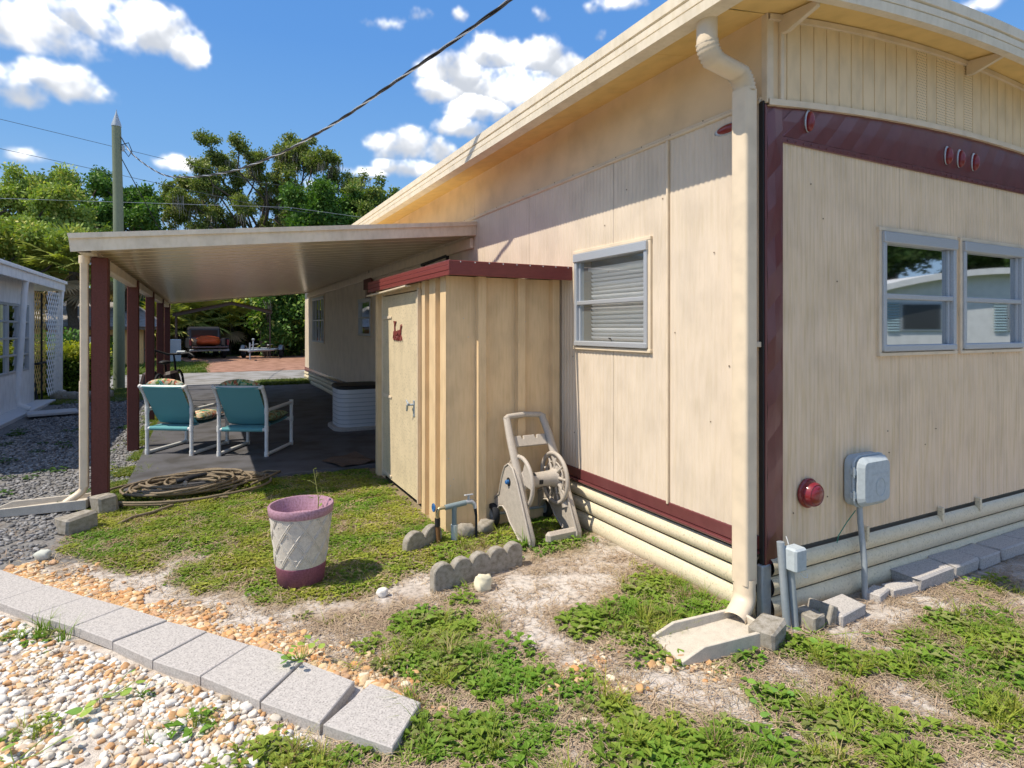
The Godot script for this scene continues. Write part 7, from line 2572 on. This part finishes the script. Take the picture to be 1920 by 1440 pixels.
func make_driveway_things() -> void:
	# pickup truck seen from behind with its tailgate down and an orange load
	var T := thing("pickup_truck", "dark pickup truck with lowered tailgate parked on the brick driveway", "pickup truck", Vector3(0.25, 0.016, -35.4), 0.12)
	var paint := mat(lin(0.035, 0.035, 0.045), 0.3, 0.5)
	var b := MB.new()
	b.span(Vector3(-0.95, 0.55, -4.6), Vector3(0.95, 1.02, -1.9), 0.08)
	b.span(Vector3(-0.95, 0.55, -1.9), Vector3(-0.85, 1.08, 0.0), 0.02)
	b.span(Vector3(0.85, 0.55, -1.9), Vector3(0.95, 1.08, 0.0), 0.02)
	b.span(Vector3(-0.85, 0.55, -1.9), Vector3(0.85, 0.66, 0.0), 0.02)
	part("body", b, paint, T)
	b = MB.new()
	b.extrude(PackedVector2Array([Vector2(-3.6, 1.0), Vector2(-1.95, 1.0), Vector2(-2.05, 1.62), Vector2(-2.3, 1.72), Vector2(-3.0, 1.70)]), 1.66, 0.08)
	var tb := Basis(Vector3.UP, -PI / 2)
	for i in b.v.size():
		b.v[i] = tb * b.v[i]
		b.n[i] = tb * b.n[i]
	part("cab", b, paint, T)
	b = MB.new()
	b.span(Vector3(-0.66, 1.14, -1.975), Vector3(0.66, 1.54, -1.955), 0.004)
	part("rear_window", b, mat(lin(0.03, 0.032, 0.035), 0.12, 0.4), T)
	b = MB.new()
	b.span(Vector3(-0.84, 0.60, 0.0), Vector3(0.84, 0.66, 0.55), 0.02)
	part("tailgate", b, mat(lin(0.16, 0.11, 0.11), 0.5), T)
	b = MB.new()
	b.span(Vector3(-0.95, 0.40, 0.02), Vector3(0.95, 0.52, 0.14), 0.03)
	part("bumper", b, M.galv, T)
	b = MB.new()
	b.tube([Vector3(0.05, 0.42, 0.1), Vector3(0.05, 0.40, 0.34), Vector3(0.05, 0.46, 0.36)], 0.035, 8)
	part("tow_hitch", b, M.galv, T)
	for s: float in [-1.0, 1.0]:
		b = MB.new()
		b.span(Vector3(s * 0.90 - 0.05, 0.72, -0.02), Vector3(s * 0.90 + 0.05, 1.02, 0.012), 0.01)
		part("tail_light", b, M.redlens, T)
		for z: float in [-3.7, -0.85]:
			var wh := group_part("wheel", T, Vector3(s * 0.80, 0.36, z))
			wh.rotation.z = PI / 2
			b = MB.new()
			b.lathe([Vector2(0.2, -0.12), Vector2(0.33, -0.12), Vector2(0.36, -0.09), Vector2(0.36, 0.09), Vector2(0.33, 0.12), Vector2(0.2, 0.12)], 20)
			part("tyre", b, M.rubber, wh)
			b = MB.new()
			b.lathe([Vector2(0.0, -0.06), Vector2(0.21, -0.08), Vector2(0.21, 0.08), Vector2(0.0, 0.06)], 14)
			part("rim", b, M.galv, wh)
	b = MB.new()
	b.rock(Vector3(0, 0.22, 0), Vector3(0.62, 0.27, 0.9), 4, 0.12, 16, 10)
	single("orange_tarp", b, mat(lin(0.66, 0.11, 0.03), 0.5, 0.4), "bright orange tarpaulin bundle lying in the pickup truck's bed", "tarpaulin", Vector3(0.14, 0.72, -36.3), 0.1)
	b = MB.new()
	b.rock(Vector3(0, 0.1, 0), Vector3(0.22, 0.2, 0.4), 7, 0.2, 12, 8)
	single("tan_bundle", b, mat(lin(0.42, 0.28, 0.18), 0.7), "tan bundle beside the orange tarpaulin in the truck bed", "bundle", Vector3(-0.52, 0.78, -36.0), 0.3)
	# boat trailer without its boat
	var R := thing("boat_trailer", "empty galvanised boat trailer standing on the brick driveway", "trailer", Vector3(2.35, 0.016, -33.6), -0.25)
	b = MB.new()
	b.tube([Vector3(0, 0.48, 1.6), Vector3(-0.2, 0.48, 0.4), Vector3(-0.8, 0.48, -0.4), Vector3(-0.8, 0.48, -3.2)], 0.05, 8)
	b.tube([Vector3(0, 0.48, 1.6), Vector3(0.2, 0.48, 0.4), Vector3(0.8, 0.48, -0.4), Vector3(0.8, 0.48, -3.2)], 0.05, 8)
	for z: float in [-0.4, -1.8, -3.1]:
		b.tube([Vector3(-0.8, 0.48, z), Vector3(0.8, 0.48, z)], 0.045, 8)
	part("frame", b, M.galv, R)
	b = MB.new()
	b.tube([Vector3(0, 0.9, 1.3), Vector3(0, 0.05, 1.3)], 0.035, 8)
	b.tube([Vector3(0, 0.5, 0.5), Vector3(0, 1.05, 0.45)], 0.035, 8)
	b.box(Vector3(0, 1.05, 0.45), Vector3(0.12, 0.10, 0.16), 0.02)
	part("jack", b, M.galv, R)
	for s: float in [-1.0, 1.0]:
		var wh := group_part("wheel", R, Vector3(s * 0.98, 0.30, -2.2))
		wh.rotation.z = PI / 2
		b = MB.new()
		b.lathe([Vector2(0.15, -0.10), Vector2(0.28, -0.10), Vector2(0.30, -0.07), Vector2(0.30, 0.07), Vector2(0.28, 0.10), Vector2(0.15, 0.10)], 18)
		part("tyre", b, M.rubber, wh)
		b = MB.new()
		b.lathe([Vector2(0.0, -0.05), Vector2(0.16, -0.06), Vector2(0.16, 0.06), Vector2(0.0, 0.05)], 12)
		part("rim", b, M.whiteplastic, wh)
		b = MB.new()
		b.tube([Vector3(s * 0.98, 0.42, -2.65), Vector3(s * 0.98, 0.66, -2.4), Vector3(s * 0.98, 0.68, -2.0), Vector3(s * 0.98, 0.44, -1.75)], 0.06, 6, true, Vector2(2.0, 0.5))
		part("mudguard", b, M.galv, R)
		b = MB.new()
		b.box(Vector3(s * 0.45, 0.72, -2.2), Vector3(0.09, 0.05, 2.2), 0.01)
		part("bunk", b, M.whiteplastic, R)
	# black wheeled bin
	var W2 := thing("wheeled_bin", "large black wheeled rubbish bin at the right edge of the driveway", "bin", Vector3(3.35, 0.0, -37.0))
	b = MB.new()
	b.lathe([Vector2(0.0, 0.02), Vector2(0.40, 0.02), Vector2(0.55, 1.05), Vector2(0.50, 1.05)], 4)
	part("body", b, M.black, W2)
	b = MB.new()
	b.box(Vector3(0, 1.09, 0), Vector3(0.82, 0.08, 0.86), 0.03)
	part("lid", b, M.black, W2)
	for s: float in [-1.0, 1.0]:
		b = MB.new()
		b.T = Transform3D(Basis(Vector3.BACK, PI / 2), Vector3(s * 0.32, 0.12, -0.36))
		b.lathe([Vector2(0.0, -0.04), Vector2(0.12, -0.04), Vector2(0.12, 0.04), Vector2(0.0, 0.04)], 12)
		part("wheel", b, M.rubber, W2)
	# open gable shelter of brown metal
	var S := thing("gable_shelter", "open shelter with a low brown gable roof over the driveway's far end", "shelter", Vector3(1.3, 0, -35.0))
	var brown := mat(lin(0.10, 0.075, 0.06), 0.6)
	for s: float in [-1.0, 1.0]:
		b = MB.new()
		var run := Vector3(s * 2.75, -0.66, 0) if s < 0 else Vector3(2.0, -0.45, 0)
		var n0 := Vector3(0, 3.05, 0)
		for z: Array in [[0.0, 0.16]]:
			b.sweep([Vector3(0, 0, 0.12), Vector3(0, -0.16, 0.12), Vector3(0, -0.16, 0), Vector3(0, 0, 0)], n0, n0 + run, true)
		b.oquad(n0 + Vector3(0, 0.02, 0.3), n0 + run + Vector3(0, 0.02, 0.3), n0 + run + Vector3(0, 0.02, -1.3), n0 + Vector3(0, 0.02, -1.3), Vector3.UP)
		part("roof_slope", b, brown, S)
	for p: Array in [[-2.6, 0.06, 2.35], [1.9, 0.06, 2.5], [-2.6, -1.2, 2.35], [1.9, -1.2, 2.5]]:
		b = MB.new()
		b.tube([Vector3(p[0], -0.05, p[1]), Vector3(p[0], p[2], p[1])], 0.04, 6)
		part("post", b, brown, S)
	b = MB.new()
	b.box(Vector3(0, 0.55, 0), Vector3(0.6, 1.1, 0.5), 0.03)
	single("grey_cabinet", b, M.boxgrey, "grey metal cabinet standing left of the pickup truck", "cabinet", Vector3(-1.35, 0.0, -33.4), 0.2)

# ------------------------------------------------------------------ what the end windows mirror
func make_opposite() -> void:
	var o := Vector3(15.3, 0, 5.2)
	var H := thing("shuttered_home", "white home with blue shutters facing the end wall across the yard", "home", o, atan2(1.61, 3.12))
	# local: x along its face, face towards -z... turned so the face looks at the end wall
	var b := MB.new()
	var roof := func(x: float) -> float: return 3.15 - 0.035 * pow(x - 4.2, 2.0)
	b.span(Vector3(-1.5, 0, 0), Vector3(9.5, 2.5, 0.15))
	for i in 22:
		var xa := -1.5 + i * 0.5
		b.oquad(Vector3(xa, 2.49, 0.0), Vector3(xa + 0.5, 2.49, 0.0), Vector3(xa + 0.5, roof.call(xa + 0.5), 0.0), Vector3(xa, roof.call(xa), 0.0), Vector3(0, 0, -1))
	part("wall", b, M.white, H)
	b = MB.new()
	for i in 22:
		var xa := -1.5 + i * 0.5
		b.oquad(Vector3(xa, roof.call(xa) - 0.1, -0.3), Vector3(xa + 0.5, roof.call(xa + 0.5) - 0.1, -0.3), Vector3(xa + 0.5, roof.call(xa + 0.5) + 0.06, -0.3), Vector3(xa, roof.call(xa) + 0.06, -0.3), Vector3(0, 0, -1))
		b.oquad(Vector3(xa, roof.call(xa) + 0.06, -0.3), Vector3(xa + 0.5, roof.call(xa + 0.5) + 0.06, -0.3), Vector3(xa + 0.5, roof.call(xa + 0.5) + 0.06, 9), Vector3(xa, roof.call(xa) + 0.06, 9), Vector3(0, 1, 0))
		b.oquad(Vector3(xa, roof.call(xa) - 0.08, -0.3), Vector3(xa + 0.5, roof.call(xa + 0.5) - 0.08, -0.3), Vector3(xa + 0.5, roof.call(xa + 0.5) - 0.08, 0.0), Vector3(xa, roof.call(xa) - 0.08, 0.0), Vector3(0, -1, 0))
	part("roof", b, M.white, H)
	for xx: float in [1.75, 4.6]:
		var wn := group_part("window", H, Vector3(xx, 1.55, -0.02))
		b = MB.new()
		b.span(Vector3(-0.55, 0.0, -0.02), Vector3(0.55, 0.75, 0.0), 0.004)
		part("frame", b, M.alu, wn)
		b = MB.new()
		b.span(Vector3(-0.50, 0.05, -0.03), Vector3(0.50, 0.70, -0.021))
		part("pane", b, mat(lin(0.05, 0.055, 0.06), 0.1), wn)
		for s: float in [-1.0, 1.0]:
			var sh := group_part("shutter", H, Vector3(xx + s * 0.75, 1.52, -0.03))
			for k in 11:
				b = MB.new()
				b.box(Vector3(0, 0.04 + k * 0.072, 0), Vector3(0.34, 0.05, 0.02), 0.003, Basis(Vector3.RIGHT, 0.4))
				part("slat", b, mat(lin(0.33, 0.45, 0.50), 0.5), sh)
	for q: Array in [[8.0, 0.85, "spiky yucca plant growing in the yard left of the blue shutters"], [9.7, 0.65, "spiky yucca plant growing in the yard right of the blue shutters"]]:
		var Y := thing("yucca_plant", q[2], "plant", Vector3(q[0], 0, 0.9 if q[0] < 9.0 else 0.1))
		rng.seed = int(q[0] * 10)
		b = MB.new()
		b.tube([Vector3(0, -0.05, 0), Vector3(0.03, q[1], 0)], 0.07, 8)
		part("stem", b, M.bark, Y)
		for k in 46:
			b = MB.new()
			var a := k * 2.399
			var el := lerpf(1.4, -0.3, k / 46.0)
			var d := Vector3(cos(a) * cos(el), sin(el), sin(a) * cos(el)) * rng.randf_range(0.55, 0.75)
			var s := d.cross(Vector3.UP).normalized() * 0.022
			var p0 := Vector3(0.03, q[1], 0)
			b.tri(p0 - s, p0 + s, p0 + d)
			b.tri(p0 - s, p0 + d, p0 + Vector3(0, -0.015, 0))
			part("blade", b, M.yucca, Y)
	var oakleaf := leaf_clump(11, 12, 0.34, 0.22, 0.11)
	var deep := [Color(0.026, 0.065, 0.014), Color(0.055, 0.10, 0.022), Color(0.08, 0.12, 0.03)]
	for q: Array in [[24.0, 9.5, 7.0, "tall dark pine like tree behind the shuttered home's left half"], [29.0, 6.0, 6.0, "dark tree behind the shuttered home's right half"], [20.5, 13.0, 6.5, "broad dark tree beyond the shuttered home's far corner"]]:
		make_tree("yard_tree", q[3], Vector3(q[0], 0, q[1]), 3.0, 0.25, crown_puffs(Vector3(0, q[2], 0), Vector3(3.0, 3.0, 3.0), 16, 1.0, 1.6, int(q[0])), 120, oakleaf, deep, int(q[0]) * 3, 1.2)

func _ready() -> void:
	set_scene()
	make_materials()
	M.yucca = mat(lin(0.05, 0.11, 0.04), 0.5)
	make_ground()
	make_street()
	make_house()
	make_carport()
	make_shed()
	make_white_home()
	make_far_house()
	make_trees()
	make_pole()
	make_opposite()
	make_driveway_things()
	make_under_carport()
	make_slabs()
	make_blocks()
	make_planter()
	make_reel()
	make_standpipe()
	make_boxes()
	make_hose()
	make_pebbles()
	make_grass()
	make_vines()
